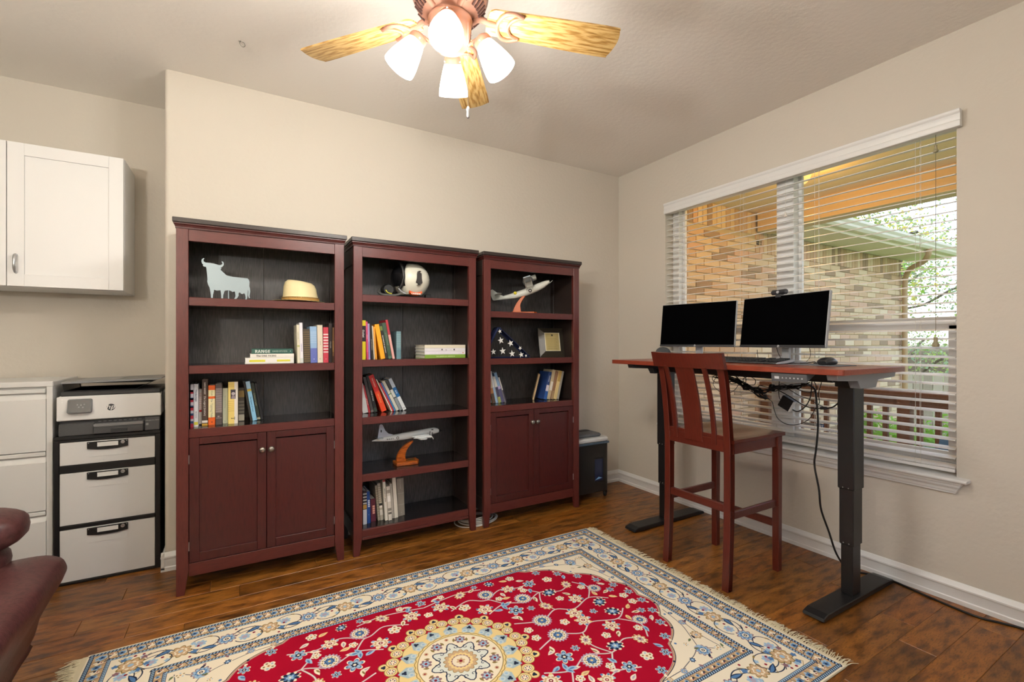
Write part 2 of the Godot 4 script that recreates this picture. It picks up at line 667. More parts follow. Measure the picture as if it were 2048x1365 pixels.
func room() -> void:
	var w: Material = M.wall_paint
	# Bookcase wall with its bullnose end, pulled up from a plan.
	var plan := v2([0.2, 0.0, 0.2, -0.67, -3.312, -0.67, -3.312, -0.022])
	for i in 7:
		var a := PI - PI / 2 * i / 6
		plan.append(Vector2(-3.290 + 0.022 * cos(a), -0.022 + 0.022 * sin(a)))
	var up := Transform3D(Basis(Vector3(1, 0, 0), Vector3(0, 0, 1), Vector3(0, -1, 0)), Vector3.ZERO)
	var mb := MB.new()
	mb.t = Transform3D(Basis(Vector3(1, 0, 0), Vector3(0, 0, 1), Vector3(0, 1, 0)), Vector3.ZERO)
	# plan x -> x, plan y -> z, height -> y (a turned axis pair: wind by hand)
	mb = MB.new()
	var k := plan.size()
	for i in k:
		var j := (i + 1) % k
		var d := plan[j] - plan[i]
		var nn := Vector3(-d.y, 0, d.x).normalized()
		if i >= 3 and i < k - 1:
			var c := Vector2(-3.290, -0.022)
			var n0 := Vector3(plan[i].x - c.x, 0, plan[i].y - c.y).normalized()
			var n1 := Vector3(plan[j].x - c.x, 0, plan[j].y - c.y).normalized()
			mb.tri(Vector3(plan[i].x, 0, plan[i].y), Vector3(plan[j].x, 0, plan[j].y), Vector3(plan[j].x, H, plan[j].y), n0, n1, n1)
			mb.tri(Vector3(plan[i].x, 0, plan[i].y), Vector3(plan[j].x, H, plan[j].y), Vector3(plan[i].x, H, plan[i].y), n0, n1, n0)
		else:
			var mid := (plan[i] + plan[j]) * 0.5 - Vector2(-1.5, -0.3)
			if nn.dot(Vector3(mid.x, 0, mid.y)) < 0.0:
				nn = -nn
			mb.quad(Vector3(plan[i].x, 0, plan[i].y), Vector3(plan[j].x, 0, plan[j].y), Vector3(plan[j].x, H, plan[j].y), Vector3(plan[i].x, H, plan[i].y), nn)
	struct(mb, "wall_back", w, "long beige textured wall behind the three bookcases")
	struct(bx(-4.77, 0, -0.67, -3.312, H, -0.55), "wall_alcove", w, "beige wall of the alcove behind the filing cabinets")
	struct(bx(-4.77, 0, -0.55, -4.65, H, 3.57), "wall_left", w, "beige wall on the recliner's side of the room")
	var fw := CSGBox3D.new()
	fw.name = numbered("wall_front")
	fw.size = Vector3(4.85, H, 0.12)
	fw.position = Vector3(-2.225, H / 2, 3.51)
	fw.material = w
	fw.set_meta("kind", "structure")
	fw.set_meta("label", "beige wall with an added window facing the bookcases")
	add_child(fw)
	var fo := CSGBox3D.new()
	fo.name = "opening"
	fo.operation = CSGShape3D.OPERATION_SUBTRACTION
	fo.size = Vector3(1.50, 1.55, 0.4)
	fo.position = Vector3(-1.60 + 2.225, 1.475 - H / 2, 0)
	fo.material = w
	fw.add_child(fo)
	var w2 := Node3D.new()  # added window out of view: daylight fill, placed to match sheen on shelf backs
	w2.name = numbered("window_2")
	add_child(w2)
	w2.set_meta("kind", "structure")
	w2.set_meta("label", "added white framed window out of view facing the bookcases")
	for q in [[-2.35, -2.30], [-1.625, -1.575], [-0.90, -0.85]]:
		put(bx(q[0], 0.70, 3.47, q[1], 2.25, 3.54, 0.003), "frame_post", M.vinyl_white, w2)
	for q in [[0.70, 0.75], [1.45, 1.50], [2.20, 2.25]]:
		put(bx(-2.30, q[0], 3.475, -0.90, q[1], 3.535, 0.003), "frame_rail", M.vinyl_white, w2)
	put(bx(-2.40, 0.68, 3.40, -0.80, 0.70, 3.57, 0.003), "sill", M.trim_white, w2)
	var gp := MB.new()
	gp.quad(Vector3(-2.30, 0.75, 3.505), Vector3(-0.90, 0.75, 3.505), Vector3(-0.90, 2.20, 3.505), Vector3(-2.30, 2.20, 3.505), Vector3(0, 0, -1))
	put(gp, "pane", M.pane_glass, w2)
	var r := CSGBox3D.new()
	r.name = numbered("wall_right")
	r.size = Vector3(0.2, H, 3.57)
	r.position = Vector3(0.1, H / 2, 1.785)
	r.material = w
	r.set_meta("kind", "structure")
	r.set_meta("label", "beige wall holding the window behind the desk")
	add_child(r)
	var hole := CSGBox3D.new()
	hole.name = "opening"
	hole.operation = CSGShape3D.OPERATION_SUBTRACTION
	hole.size = Vector3(0.6, 1.76, 1.766)
	hole.position = Vector3(0, 1.48 - H / 2, 1.421 - 1.785)
	hole.material = w
	r.add_child(hole)
	struct(bx(-4.77, H, -0.67, 0.2, H + 0.12, 3.57), "ceiling", M.ceiling_paint, "beige textured ceiling around the fan")
	# Baseboards: one moulded profile, run along each wall.
	var prof := v2([0.0, 0.0, 0.016, 0.0, 0.016, 0.020, 0.0125, 0.025, 0.0115, 0.062, 0.0135, 0.068, 0.0165, 0.072, 0.0165, 0.079, 0.012, 0.086, 0.0085, 0.093, 0.005, 0.099, 0.0, 0.101])
	var runs := [["back", Vector3(-3.327, 0, 0), Vector3(0, 0, 0), Vector3(0, 0, 1), "white moulded baseboard under the bookcase wall"], ["right", Vector3(0, 0, 0), Vector3(0, 0, 3.45), Vector3(-1, 0, 0), "white moulded baseboard under the window wall"], ["pillar", Vector3(-3.312, 0, -0.55), Vector3(-3.312, 0, 0.016), Vector3(-1, 0, 0), "short white baseboard turning round the wall's rounded end"], ["alcove", Vector3(-4.65, 0, -0.55), Vector3(-3.312, 0, -0.55), Vector3(0, 0, 1), "white baseboard low in the alcove"], ["front", Vector3(-4.65, 0, 3.45), Vector3(0, 0, 3.45), Vector3(0, 0, -1), "white baseboard under the wall facing the bookcases"], ["left", Vector3(-4.65, 0, -0.55), Vector3(-4.65, 0, 3.45), Vector3(1, 0, 0), "white baseboard behind the recliner"]]
	for q in runs:
		var a: Vector3 = q[1]
		var b: Vector3 = q[2]
		var len := a.distance_to(b)
		var along := (b - a).normalized()
		var out: Vector3 = q[3]
		if out.cross(Vector3.UP).dot(along) < 0.0:
			a = b
			along = -along
		var m := MB.new().at(Transform3D(Basis(out, Vector3.UP, along), a))
		m.prism(prof, 0, len, 25.0)
		struct(m, "baseboard_" + q[0], M.trim_white, q[4])


func planks() -> void:
	var fl := Node3D.new()
	fl.name = numbered("floor")
	add_child(fl)
	fl.set_meta("kind", "structure")
	fl.set_meta("label", "amber hand-scraped hardwood floor of long boards")
	put(bx(-4.77, -0.12, -0.67, 0.2, -0.014, 3.57), "subfloor", M.joint_dark, fl)
	var known := {1: [-3.45], 3: [-3.568, -2.96, -1.2], 4: [-3.38, -2.275], 19: [-0.167], 6: [-0.62]}
	var cache := {}
	for row in range(-5, 28):
		var z0 := row * 0.127 + 0.001
		var z1 := minf(z0 + 0.1262, 3.45)
		if z1 - z0 < 0.02:
			continue
		var left := -4.65 if true else 0.0
		var right := 0.0 if z0 > -0.02 else -3.312
		var cuts := [left]
		if known.has(row):
			for c in known[row]:
				cuts.append(c)
		else:
			var x := left + rng.randf_range(0.15, 1.0)
			while x < right - 0.15:
				cuts.append(x)
				x += rng.randf_range(0.45, 1.22)
		cuts.append(right)
		cuts.sort()
		var full := []
		for i in cuts.size() - 1:
			full.append(cuts[i])
			var gap: float = cuts[i + 1] - cuts[i]
			if gap > 1.4:
				full.append(cuts[i] + gap * rng.randf_range(0.4, 0.6))
		full.append(cuts[cuts.size() - 1])
		for i in full.size() - 1:
			var b := bx(full[i] + 0.0007, -0.014, z0, full[i + 1] - 0.0007, 0.0, z1, 0.0016)
			put(b, "plank", M["floor_%d" % rng.randi_range(0, 7)], fl)


func window() -> void:
	var w := Node3D.new()
	w.name = numbered("window_1")
	add_child(w)
	w.set_meta("kind", "structure")
	w.set_meta("label", "wide white vinyl double window behind the desk")
	var v: Material = M.vinyl_white
	put(bx(0.085, 0.60, 0.539, 0.165, 2.36, 0.600, 0.003), "jamb", v, w)
	put(bx(0.085, 0.60, 2.290, 0.165, 2.36, 2.303, 0.003), "jamb", v, w)
	put(bx(0.085, 2.338, 0.600, 0.165, 2.359, 2.290, 0.003), "head", v, w)
	put(bx(0.085, 0.601, 0.600, 0.165, 0.645, 2.290, 0.003), "sill_frame", v, w)
	put(bx(0.075, 0.645, 1.392, 0.165, 2.338, 1.502, 0.004), "mullion", v, w)
	for u in [[0.600, 1.392], [1.502, 2.290]]:
		var a: float = u[0]
		var b: float = u[1]
		# Upper sash, further out; lower sash nearer the room.
		for s in [[1.325, 2.338, 0.130, 0.155], [0.645, 1.362, 0.098, 0.123]]:
			var sash := put(bx(s[2], s[0], a, s[3], s[0] + (0.052 if s[0] > 1 else 0.055), b, 0.003), "sash_rail", v, w)
			put(bx(s[2], s[1] - (0.028 if s[0] > 1 else 0.056), a, s[3], s[1], b, 0.003), "sash_rail", v, w)
			put(bx(s[2], s[0] + 0.05, a, s[3], s[1] - 0.028, a + 0.022, 0.003), "sash_stile", v, w)
			put(bx(s[2], s[0] + 0.05, b - (0.021 if s[0] > 1 else 0.046), s[3], s[1] - 0.028, b, 0.003), "sash_stile", v, w)
			var x: float = (s[2] + s[3]) * 0.5
			var g := MB.new()
			g.quad(Vector3(x, s[0] + 0.05, a + 0.02), Vector3(x, s[0] + 0.05, b - 0.018), Vector3(x, s[1] - 0.027, b - 0.018), Vector3(x, s[1] - 0.027, a + 0.02), Vector3(-1, 0, 0))
			put(g, "pane", M.pane_glass, w)
	# Stool and apron.
	var st := struct(MB.new().at(Transform3D(Basis(Vector3(1, 0, 0), Vector3(0, 1, 0), Vector3(0, 0, 1)), Vector3(0, 0, 0.492))).prism(v2([0.085, 0.581, 0.085, 0.600, -0.048, 0.600, -0.054, 0.597, -0.056, 0.591, -0.054, 0.584, -0.048, 0.581]), 0.0, 1.862, 50.0, 0.003), "trim_1", M.trim_white, "white rounded window stool along the foot of the blind")
	var ap := MB.new()
	var pr := [[0.0, 0.581], [-0.042, 0.581], [-0.040, 0.571], [-0.034, 0.566], [-0.031, 0.556], [-0.022, 0.545], [-0.018, 0.533], [-0.014, 0.527], [-0.013, 0.521], [0.0, 0.521]]
	var rings := []
	for q in pr:
		rings.append([Vector3(q[0], q[1], 0.535 + (0.581 - q[1]) * 0.4), Vector3(q[0], q[1], 2.335 - (0.581 - q[1]) * 0.55)])
	for i in rings.size() - 1:
		ap.quad(rings[i][0], rings[i][1], rings[i + 1][1], rings[i + 1][0])
	for e in 2:
		for i in range(1, rings.size() - 1):
			var nn := Vector3(0, -0.35, 1.0 if e else -1.0).normalized()
			ap.tri(rings[0][e], rings[i][e], rings[i + 1][e], nn, nn, nn)
	struct(ap, "trim_2", M.trim_white, "white moulded apron under the window stool")
	# Security sticker low on the right-hand pane.
	var sk := thing("window_sticker", "grey alarm sticker with blue shield low on the window pane", "sticker", Vector3(0.108, 0.735, 1.60))
	var base := bx(-0.0006, -0.011, -0.062, 0.0, 0.011, 0.022)
	put(base, "band", hexm("b3b3ae", 0.5), sk)
	var sh := MB.new().at(Transform3D(Basis(Vector3(0, 0, 1), Vector3(0, 1, 0), Vector3(-1, 0, 0)), Vector3(-0.0006, 0, 0.044)))
	sh.prism(v2([-0.021, 0.013, 0.021, 0.013, 0.021, -0.010, 0.012, -0.016, -0.012, -0.016, -0.021, -0.010]), 0, 0.0006)
	put(sh, "shield", hexm("1f4f86", 0.4), sk)
	var face := Basis(Vector3(0, 0, 1), Vector3(0, 1, 0), Vector3(-1, 0, 0))
	words("ADT", 0.020, M.white_ink, sk, Transform3D(face, Vector3(-0.0015, 0, 0.044)), "lettering", bold)
	words("PROTECTED BY", 0.009, M.ink, sk, Transform3D(face, Vector3(-0.0009, 0, -0.02)))


func blind() -> void:
	var b := thing("window_blind", "wide white slatted blind covering the double window", "blind", Vector3(0, 0, 0))
	# Valance, moulded front.
	var pv := v2([-0.012, 2.268, -0.040, 2.268, -0.042, 2.272, -0.042, 2.294, -0.038, 2.298, -0.040, 2.303, -0.040, 2.328, -0.046, 2.336, -0.048, 2.343, -0.046, 2.349, -0.012, 2.349])
	put(MB.new().at(xf(Vector3(0, 0, 0.556))).prism(pv, 0, 1.772, 35.0, 0.001), "valance", M.trim_white, b)
	put(bx(0.004, 2.302, 0.545, 0.056, 2.345, 2.297, 0.002), "headrail", M.slat_white, b)
	# Curved slats, tipped so that the room edge hangs a little lower.
	var arc := PackedVector2Array()
	for i in 9:
		var q := -1.0 + 2.0 * i / 8
		arc.append(Vector2(0.0245 * q, 0.0022 * (1.0 - q * q)))
	for i in range(8, -1, -1):
		arc.append(Vector2(arc[i].x, arc[i].y - 0.0026))
	var sl := MB.new().prism(arc, 0.0, 1.752, 60.0)
	var slat := sl.mesh()
	for i in 38:
		var o := putm(slat, "slat", M.slat_white, b)
		o.position = Vector3(0.030, 2.2830 - 0.0443 * i, 0.545)
		o.rotation.z = deg_to_rad(9.5)
	put(bx(0.006, 0.616, 0.545, 0.056, 0.634, 2.297, 0.004), "bottom_rail", M.slat_white, b)
	var cords := [0.718, 1.184, 1.664, 2.145]
	for z in cords:
		put(MB.new().tube(v3([0.004, 2.302, z, 0.004, 0.63, z]), 0.0008, 5), "ladder_cord", M.cord_white, b)
		put(MB.new().tube(v3([0.057, 2.302, z, 0.057, 0.63, z]), 0.0008, 5), "ladder_cord", M.cord_white, b)
		put(MB.new().tube(v3([0.004, 2.302, z + 0.022, 0.004, 0.63, z + 0.022]), 0.0008, 5), "lift_cord", M.cord_white, b)
	for q in [[2.229, 2.20, 0.9], [2.229, 1.25, 1.25], [1.497, 2.05, 0.8], [0.633, 2.06, 0.8]]:
		put(MB.new().tube(v3([-0.008, 2.268, q[0], -0.008, q[1] + 0.02, q[0]]), 0.0011, 5), "pull_cord", hexm("7c7458", 0.8) if q[2] > 0.85 else M.cord_white, b)
		var k: float = q[2]
		put(MB.new().at(xf(Vector3(-0.008, q[1], q[0]))).lathe(v2([0.0, -0.022 * k, 0.010 * k, -0.021 * k, 0.0125 * k, -0.013 * k, 0.0075 * k, -0.004 * k, 0.0055 * k, 0.008 * k, 0.007 * k, 0.016 * k, 0.0, 0.018 * k]), 14), "tassel", hexm("9a9274", 0.5) if q[2] > 0.85 else M.cord_white, b)


func leaf_mesh(l: float, w: float) -> ArrayMesh:
	var mb := MB.new()
	var a := Vector3(0, 0, 0)
	var b := Vector3(w, l * 0.45, 0.0)
	var c := Vector3(0, l, -0.15 * l)
	var d := Vector3(-w, l * 0.45, 0.0)
	var m := Vector3(0, l * 0.5, -0.12 * l)
	for q in [[a, b, m], [b, c, m], [c, d, m], [d, a, m]]:
		var nn: Vector3 = (q[1] - q[0]).cross(q[2] - q[0]).normalized()
		if nn.z < 0.0:
			nn = -nn
		mb.tri(q[0], q[1], q[2], nn, nn, nn)
	return mb.mesh()


func leaf_mat(key: String, c: Color, b: Color) -> StandardMaterial3D:
	var m := mat(key, c, 0.55)
	m.backlight_enabled = true
	m.backlight = b
	return m


# Leaves in clumps about the given centres (x, y, z, radius).
func leaves(spots: Array, count: int, size: float, m: Material, parent: Node, called: String, s: int) -> void:
	var r := RandomNumberGenerator.new()
	r.seed = s
	var mm := MultiMesh.new()
	mm.transform_format = MultiMesh.TRANSFORM_3D
	mm.mesh = leaf_mesh(size, size * 0.3)
	mm.instance_count = count
	for i in count:
		var q: Array = spots[r.randi_range(0, spots.size() - 1)]
		var d: Vector3 = Vector3(r.randfn(), r.randfn(), r.randfn()).normalized() * pow(r.randf(), 0.45) * q[3]
		var bs := Basis.from_euler(Vector3(r.randf() * TAU, r.randf() * TAU, r.randf() * TAU)) * Basis.from_scale(Vector3.ONE * r.randf_range(0.7, 1.3))
		mm.set_instance_transform(i, Transform3D(bs, Vector3(q[0], q[1], q[2]) + d * Vector3(1, 0.8, 1)))
	var o := MultiMeshInstance3D.new()
	o.name = called
	o.multimesh = mm
	o.material_override = m
	o.set_meta("kind", "stuff")
	parent.add_child(o, true)


func tree(called: String, label: String, at: Vector3, height: float, spread: float, count: int, mats: Array, s: int, low: float) -> void:
	var t := thing(called, label, "tree", at, 0.0, "trees beyond the porch")
	var r := RandomNumberGenerator.new()
	r.seed = s
	var tr := MB.new()
	tr.tube(curve(v3([0, 0, 0, 0.08, height * 0.25, 0.05, -0.05, height * 0.5, 0.1, 0.05, height * 0.9, 0.0]), 5), 0.13, 9)
	put(tr, "trunk", hexm("6d5a48", 0.9), t)
	var spots := []
	for i in 15:
		var a := r.randf() * TAU
		var y := r.randf_range(low, height)
		var d := spread * r.randf_range(0.35, 1.0) * (1.15 - 0.5 * y / height)
		var e := Vector3(cos(a) * d, y, sin(a) * d)
		var y0 := maxf(0.4, y - r.randf_range(0.3, 1.0))
		var br := MB.new().tube(curve(v3([0, y0, 0, e.x * 0.4, y0 + (y - y0) * 0.2, e.z * 0.4, e.x * 0.8, y0 + (y - y0) * 0.8, e.z * 0.8, e.x, y, e.z]), 4), 0.035, 6)
		put(br, "branch", hexm("5f5042", 0.9), t)
		spots.append([e.x, e.y, e.z, spread * r.randf_range(0.3, 0.5)])
		spots.append([e.x * 0.6, e.y + 0.2, e.z * 0.6, spread * r.randf_range(0.25, 0.42)])
	for i in mats.size():
		leaves(spots, count / mats.size(), 0.10, mats[i], t, "foliage", s + i)


func outside() -> void:
	# Wing of the house: brick wall at right angles to the window, in the plane of the bookcase wall.
	var w := Node3D.new()
	w.name = numbered("wall_outside")
	add_child(w)
	w.set_meta("kind", "structure")
	w.set_meta("label", "cream brick wall of the house outside the window")
	var tones := ["d9c09c", "cfae8a", "e0caa9", "d3ad90", "a48a6e", "c8a884"]
	put(bx(0.2, -0.5, -0.30, 5.88, 2.72, -0.036), "mortar", hexm("c2b28f", 0.95), w)
	var rests := []
	for i in tones.size():
		rests.append(MB.new())
	var stretcher := bx(0, 0, -0.040, 0.244, 0.0665, -0.024, 0.003).mesh()
	var half := bx(0, 0, -0.040, 0.117, 0.0665, -0.024, 0.003).mesh()
	var tall := bx(0, 0, -0.040, 0.0665, 0.240, -0.024, 0.003).mesh()
	var n := 0
	for row in range(0, 37):
		var y := -0.245 + row * 0.0765
		var x := 0.205 - (0.127 if row % 2 else 0.0)
		while x < 5.86:
			var top := 2.47 if x < 2.08 else 2.27
			var pick: int = [0, 0, 1, 2, 2, 3, 5, 0, 1, 4][rng.randi_range(0, 9)]
			if y + 0.0665 < top:
				if x >= 0.2 and y > 0.05 and x < 2.6 and n < 300:
					var o := putm(stretcher, "brick", hexm(tones[pick], 0.9), w)
					o.position = Vector3(x, y, 0)
					n += 1
				else:
					var a := maxf(x, 0.201)
					rests[pick].box(Vector3(a, y, -0.040), Vector3(minf(x + 0.244, 5.878), y + 0.0665, -0.024), 0.003)
			x += 0.254
	for i in rests.size():
		put(rests[i], "brickwork", hexm(tones[i], 0.9), w).set_meta("kind", "stuff")
	var xs := 0.205
	while xs < 5.81:
		var y := 2.474 if xs < 2.05 else 2.274
		var o := putm(tall, "soldier_brick", hexm(tones[[0, 1, 2, 5, 4, 0, 3][rng.randi_range(0, 6)]], 0.9), w)
		o.position = Vector3(xs, y, 0)
		xs += 0.0765
	# Eave of the wing.
	var cream := hexm("e9e1c9", 0.7)
	var ev := thing("roof_eave", "cream painted soffit and fascia under the wing's roof edge", "eave", Vector3(0, 0, 0))
	put(bx(2.36, 2.52, -0.024, 6.30, 2.535, 0.42), "soffit", cream, ev)
	put(bx(2.36, 2.505, 0.42, 6.30, 2.665, 0.44, 0.002), "fascia", cream, ev)
	var rp := MB.new()
	rp.t = Transform3D(Basis(Vector3(0, 0, 1), Vector3(0, 1, 0), Vector3(-1, 0, 0)), Vector3(6.32, 0, 0))
	rp.prism(v2([0.46, 2.66, 0.46, 2.675, -3.4, 3.35, -3.4, 3.33]), 0.0, 3.96)
	put(rp, "roof_deck", hexm("8b8178", 0.95), ev)
	var gp := v2([0.44, 2.545, 0.50, 2.545, 0.522, 2.575, 0.526, 2.60, 0.545, 2.63, 0.545, 2.66, 0.535, 2.66, 0.535, 2.635, 0.515, 2.602, 0.512, 2.58, 0.495, 2.556, 0.44, 2.556])
	var gm := MB.new()
	gm.t = Transform3D(Basis(Vector3(0, 0, 1), Vector3(0, 1, 0), Vector3(-1, 0, 0)), Vector3(6.40, 0, 0))
	gm.prism(gp, 0.0, 4.02, 20.0)
	put(gm, "gutter", hexm("e3dcc6", 0.5), ev)
	var ds := thing("downspout", "tan downspout curving from the gutter down the brick corner", "downspout", Vector3(0, 0, 0))
	put(MB.new().tube(curve(v3([5.32, 2.56, 0.49, 5.34, 2.47, 0.47, 5.46, 2.40, 0.38, 5.66, 2.36, 0.18, 5.80, 2.29, 0.07, 5.84, 2.12, 0.03, 5.84, 1.6, 0.03, 5.84, -0.4, 0.03]), 6), 0.036, 10), "pipe", hexm("b89a70", 0.55), ds)
	# Porch: ceiling, beam, deck and lamp.
	struct(bx(0.2, 2.72, -0.30, 2.36, 2.80, 6.5), "ceiling_porch", hexm("ecdfbd", 0.7), "cream porch ceiling outside the window")
	struct(bx(2.10, 2.50, 0.0, 2.35, 2.72, 6.5, 0.004), "beam", hexm("dcc59a", 0.7), "tan porch beam outside the window")
	struct(bx(0.2, -0.30, -0.024, 2.40, -0.10, 6.5), "floor_porch", hexm("a89c8a", 0.9), "grey porch floor outside the window")
	struct(bx(-1, -0.75, -12, 30, -0.55, 14), "ground", hexm("6d8a3c", 0.95), "grassy yard beyond the porch")
	var pl := thing("porch_lamp", "glowing glass porch lamp under the porch ceiling", "lamp", Vector3(1.08, 2.72, 1.02))
	put(MB.new().lathe(v2([0.0, 0.0, 0.07, 0.0, 0.075, -0.015, 0.05, -0.03, 0.0, -0.03]), 20), "base", hexm("6b5230", 0.4), pl)
	var gl := mat("porch_glow", Color8(255, 225, 160), 0.3)
	gl.emission_enabled = true
	gl.emission = Color(1.0, 0.80, 0.45)
	gl.emission_energy_multiplier = 1.2
	put(MB.new().lathe(v2([0.0, -0.155, 0.035, -0.15, 0.06, -0.12, 0.072, -0.08, 0.06, -0.045, 0.045, -0.03]), 20, 60.0), "lamp_globe", gl, pl)
	var ol := OmniLight3D.new()
	ol.name = "porch_bulb"
	ol.position = Vector3(0, -0.095, 0)
	ol.light_color = Color(1.0, 0.74, 0.36)
	ol.light_energy = 0.62
	ol.light_size = 0.05
	ol.omni_range = 14.0
	ol.omni_attenuation = 2.0
	ol.shadow_enabled = true
	pl.add_child(ol)
	# Railing.
	var wood := hexm("6a4326", 0.75)
	var rl := thing("porch_railing", "brown wooden porch railing with square balusters", "railing", Vector3(2.2, -0.10, 0.0))
	put(bx(-0.06, 0.865, 0.0, 0.06, 0.905, 4.6, 0.003), "top_rail", wood, rl)
	put(bx(-0.02, 0.775, 0.0, 0.02, 0.865, 4.6, 0.002), "rail", wood, rl)
	put(bx(-0.02, 0.08, 0.0, 0.02, 0.165, 4.6, 0.002), "rail", wood, rl)
	for z in [0.05, 1.325, 2.6, 3.9]:
		put(bx(-0.047, 0.0, z - 0.047, 0.047, 0.865, z + 0.047, 0.003), "post", wood, rl)
	var bal := bx(-0.019, 0.165, -0.019, 0.019, 0.775, 0.019, 0.002).mesh()
	for i in 34:
		var z := 0.17 + i * 0.126
		if absf(z - 1.325) < 0.07 or absf(z - 2.6) < 0.07 or absf(z - 3.9) < 0.07:
			continue
		var o := putm(bal, "baluster", wood, rl)
		o.position.z = z
	# Blue porch chair, partly in view at the window's corner.
	var ch := thing("porch_chair", "blue slatted porch chair beyond the corner of the blind", "chair", Vector3(1.30, -0.10, 1.98))
	var blue := hexm("3f6f97", 0.5)
	for i in 5:
		var z := -0.20 + i * 0.10
		put(MB.new().at(xf(Vector3(0.26, 0.34, z), Vector3(0, 0, -0.28))).prism(v2([-0.01, 0, 0.01, 0, 0.01, 0.36 - 0.03 * absi(i - 2), -0.01, 0.36 - 0.03 * absi(i - 2)]), -0.042, 0.042), "back_slat", blue, ch)
	put(bx(-0.26, 0.32, -0.25, 0.26, 0.35, 0.25, 0.006), "seat", blue, ch)
	for q in [[-0.24, -0.23], [-0.24, 0.23], [0.22, -0.23], [0.22, 0.23]]:
		put(bx(q[0] - 0.02, 0.0, q[1] - 0.02, q[0] + 0.02, 0.32, q[1] + 0.02, 0.003), "leg", blue, ch)
	for s in [-1, 1]:
		put(bx(-0.28, 0.52, s * 0.28 - 0.05, 0.30, 0.545, s * 0.28 + 0.05, 0.006), "armrest", blue, ch)
		put(bx(-0.26, 0.0, s * 0.27 - 0.02, -0.20, 0.52, s * 0.27 + 0.02, 0.004), "arm_post", blue, ch)
	# Fence and planting.
	var fe := thing("yard_fence", "pale weathered board fence across the yard", "fence", Vector3(8.0, -0.55, -8.0))
	var board := bx(-0.01, 0, 0.0, 0.01, 1.25, 0.135, 0.002).mesh()
	for i in 96:
		var o := putm(board, "fence_board", hexm(["b5a590", "a89884", "c0b19c"][i % 3], 0.9), fe)
		o.position.z = i * 0.145
	put(bx(0.01, 0.25, 0, 0.05, 0.34, 13.9), "rail", hexm("a08f7a", 0.9), fe)
	put(bx(0.01, 0.95, 0, 0.05, 1.04, 13.9), "rail", hexm("a08f7a", 0.9), fe)
	var lit := leaf_mat("leaf_bright", Color8(132, 180, 60), Color8(150, 190, 60))
	var mid := leaf_mat("leaf_mid", Color8(130, 150, 84), Color8(150, 170, 90))
	var yel := leaf_mat("leaf_yellow", Color8(198, 188, 96), Color8(210, 200, 100))
	var dim := leaf_mat("leaf_cool", Color8(140, 158, 134), Color8(140, 160, 120))
	var k := 0
	for q in [[4.2, 0.10, 0.9, 0.55], [4.3, 0.05, 0.0, 0.50], [4.5, 0.15, 1.9, 0.6], [4.9, 0.1, -0.9, 0.5], [4.4, 0.1, 2.9, 0.6]]:
		var bu := thing("garden_bush", ["round bright green bush behind the porch railing post", "low bright green bush nearest the brick wing", "bright green bush beyond the blue porch chair", "small green bush against the yard fence", "bright green bush at the porch's far end"][k], "bush", Vector3(q[0], -0.55, q[2]), 0.0, "bushes behind the railing")
		put(MB.new().tube(v3([0, 0, 0, 0.02, 0.4, 0.02]), 0.03, 6), "stem", hexm("5f5042", 0.9), bu)
		leaves([[0, 0.35, 0, q[3]], [0.1, 0.62, 0.15, q[3] * 0.8], [-0.1, 0.55, -0.25, q[3] * 0.7]], 1500, 0.07, lit, bu, "foliage", 100 + k)
		leaves([[0, 0.30, 0, q[3]], [0.1, 0.5, 0.1, q[3] * 0.8]], 500, 0.07, mid, bu, "foliage", 120 + k)
		k += 1
	tree("yard_tree", "airy tree with pale leaves against the white sky", Vector3(11.5, -0.55, -3.9), 6.8, 3.0, 7000, [mid, dim, yel], 201, 2.2)
	tree("yard_tree", "yellow-green tree low beside the brick corner", Vector3(9.6, -0.55, -2.3), 3.8, 2.0, 8000, [yel, lit, mid], 211, 0.9)
	tree("yard_tree", "cool grey-green tree far behind the yard fence", Vector3(14.5, -0.55, -3.2), 5.0, 2.8, 6000, [dim, mid], 221, 0.6)
	tree("yard_tree", "tall leafy tree right of the others over the fence", Vector3(12.0, -0.55, 3.2), 6.5, 2.4, 5200, [mid, yel, dim], 231, 1.0)


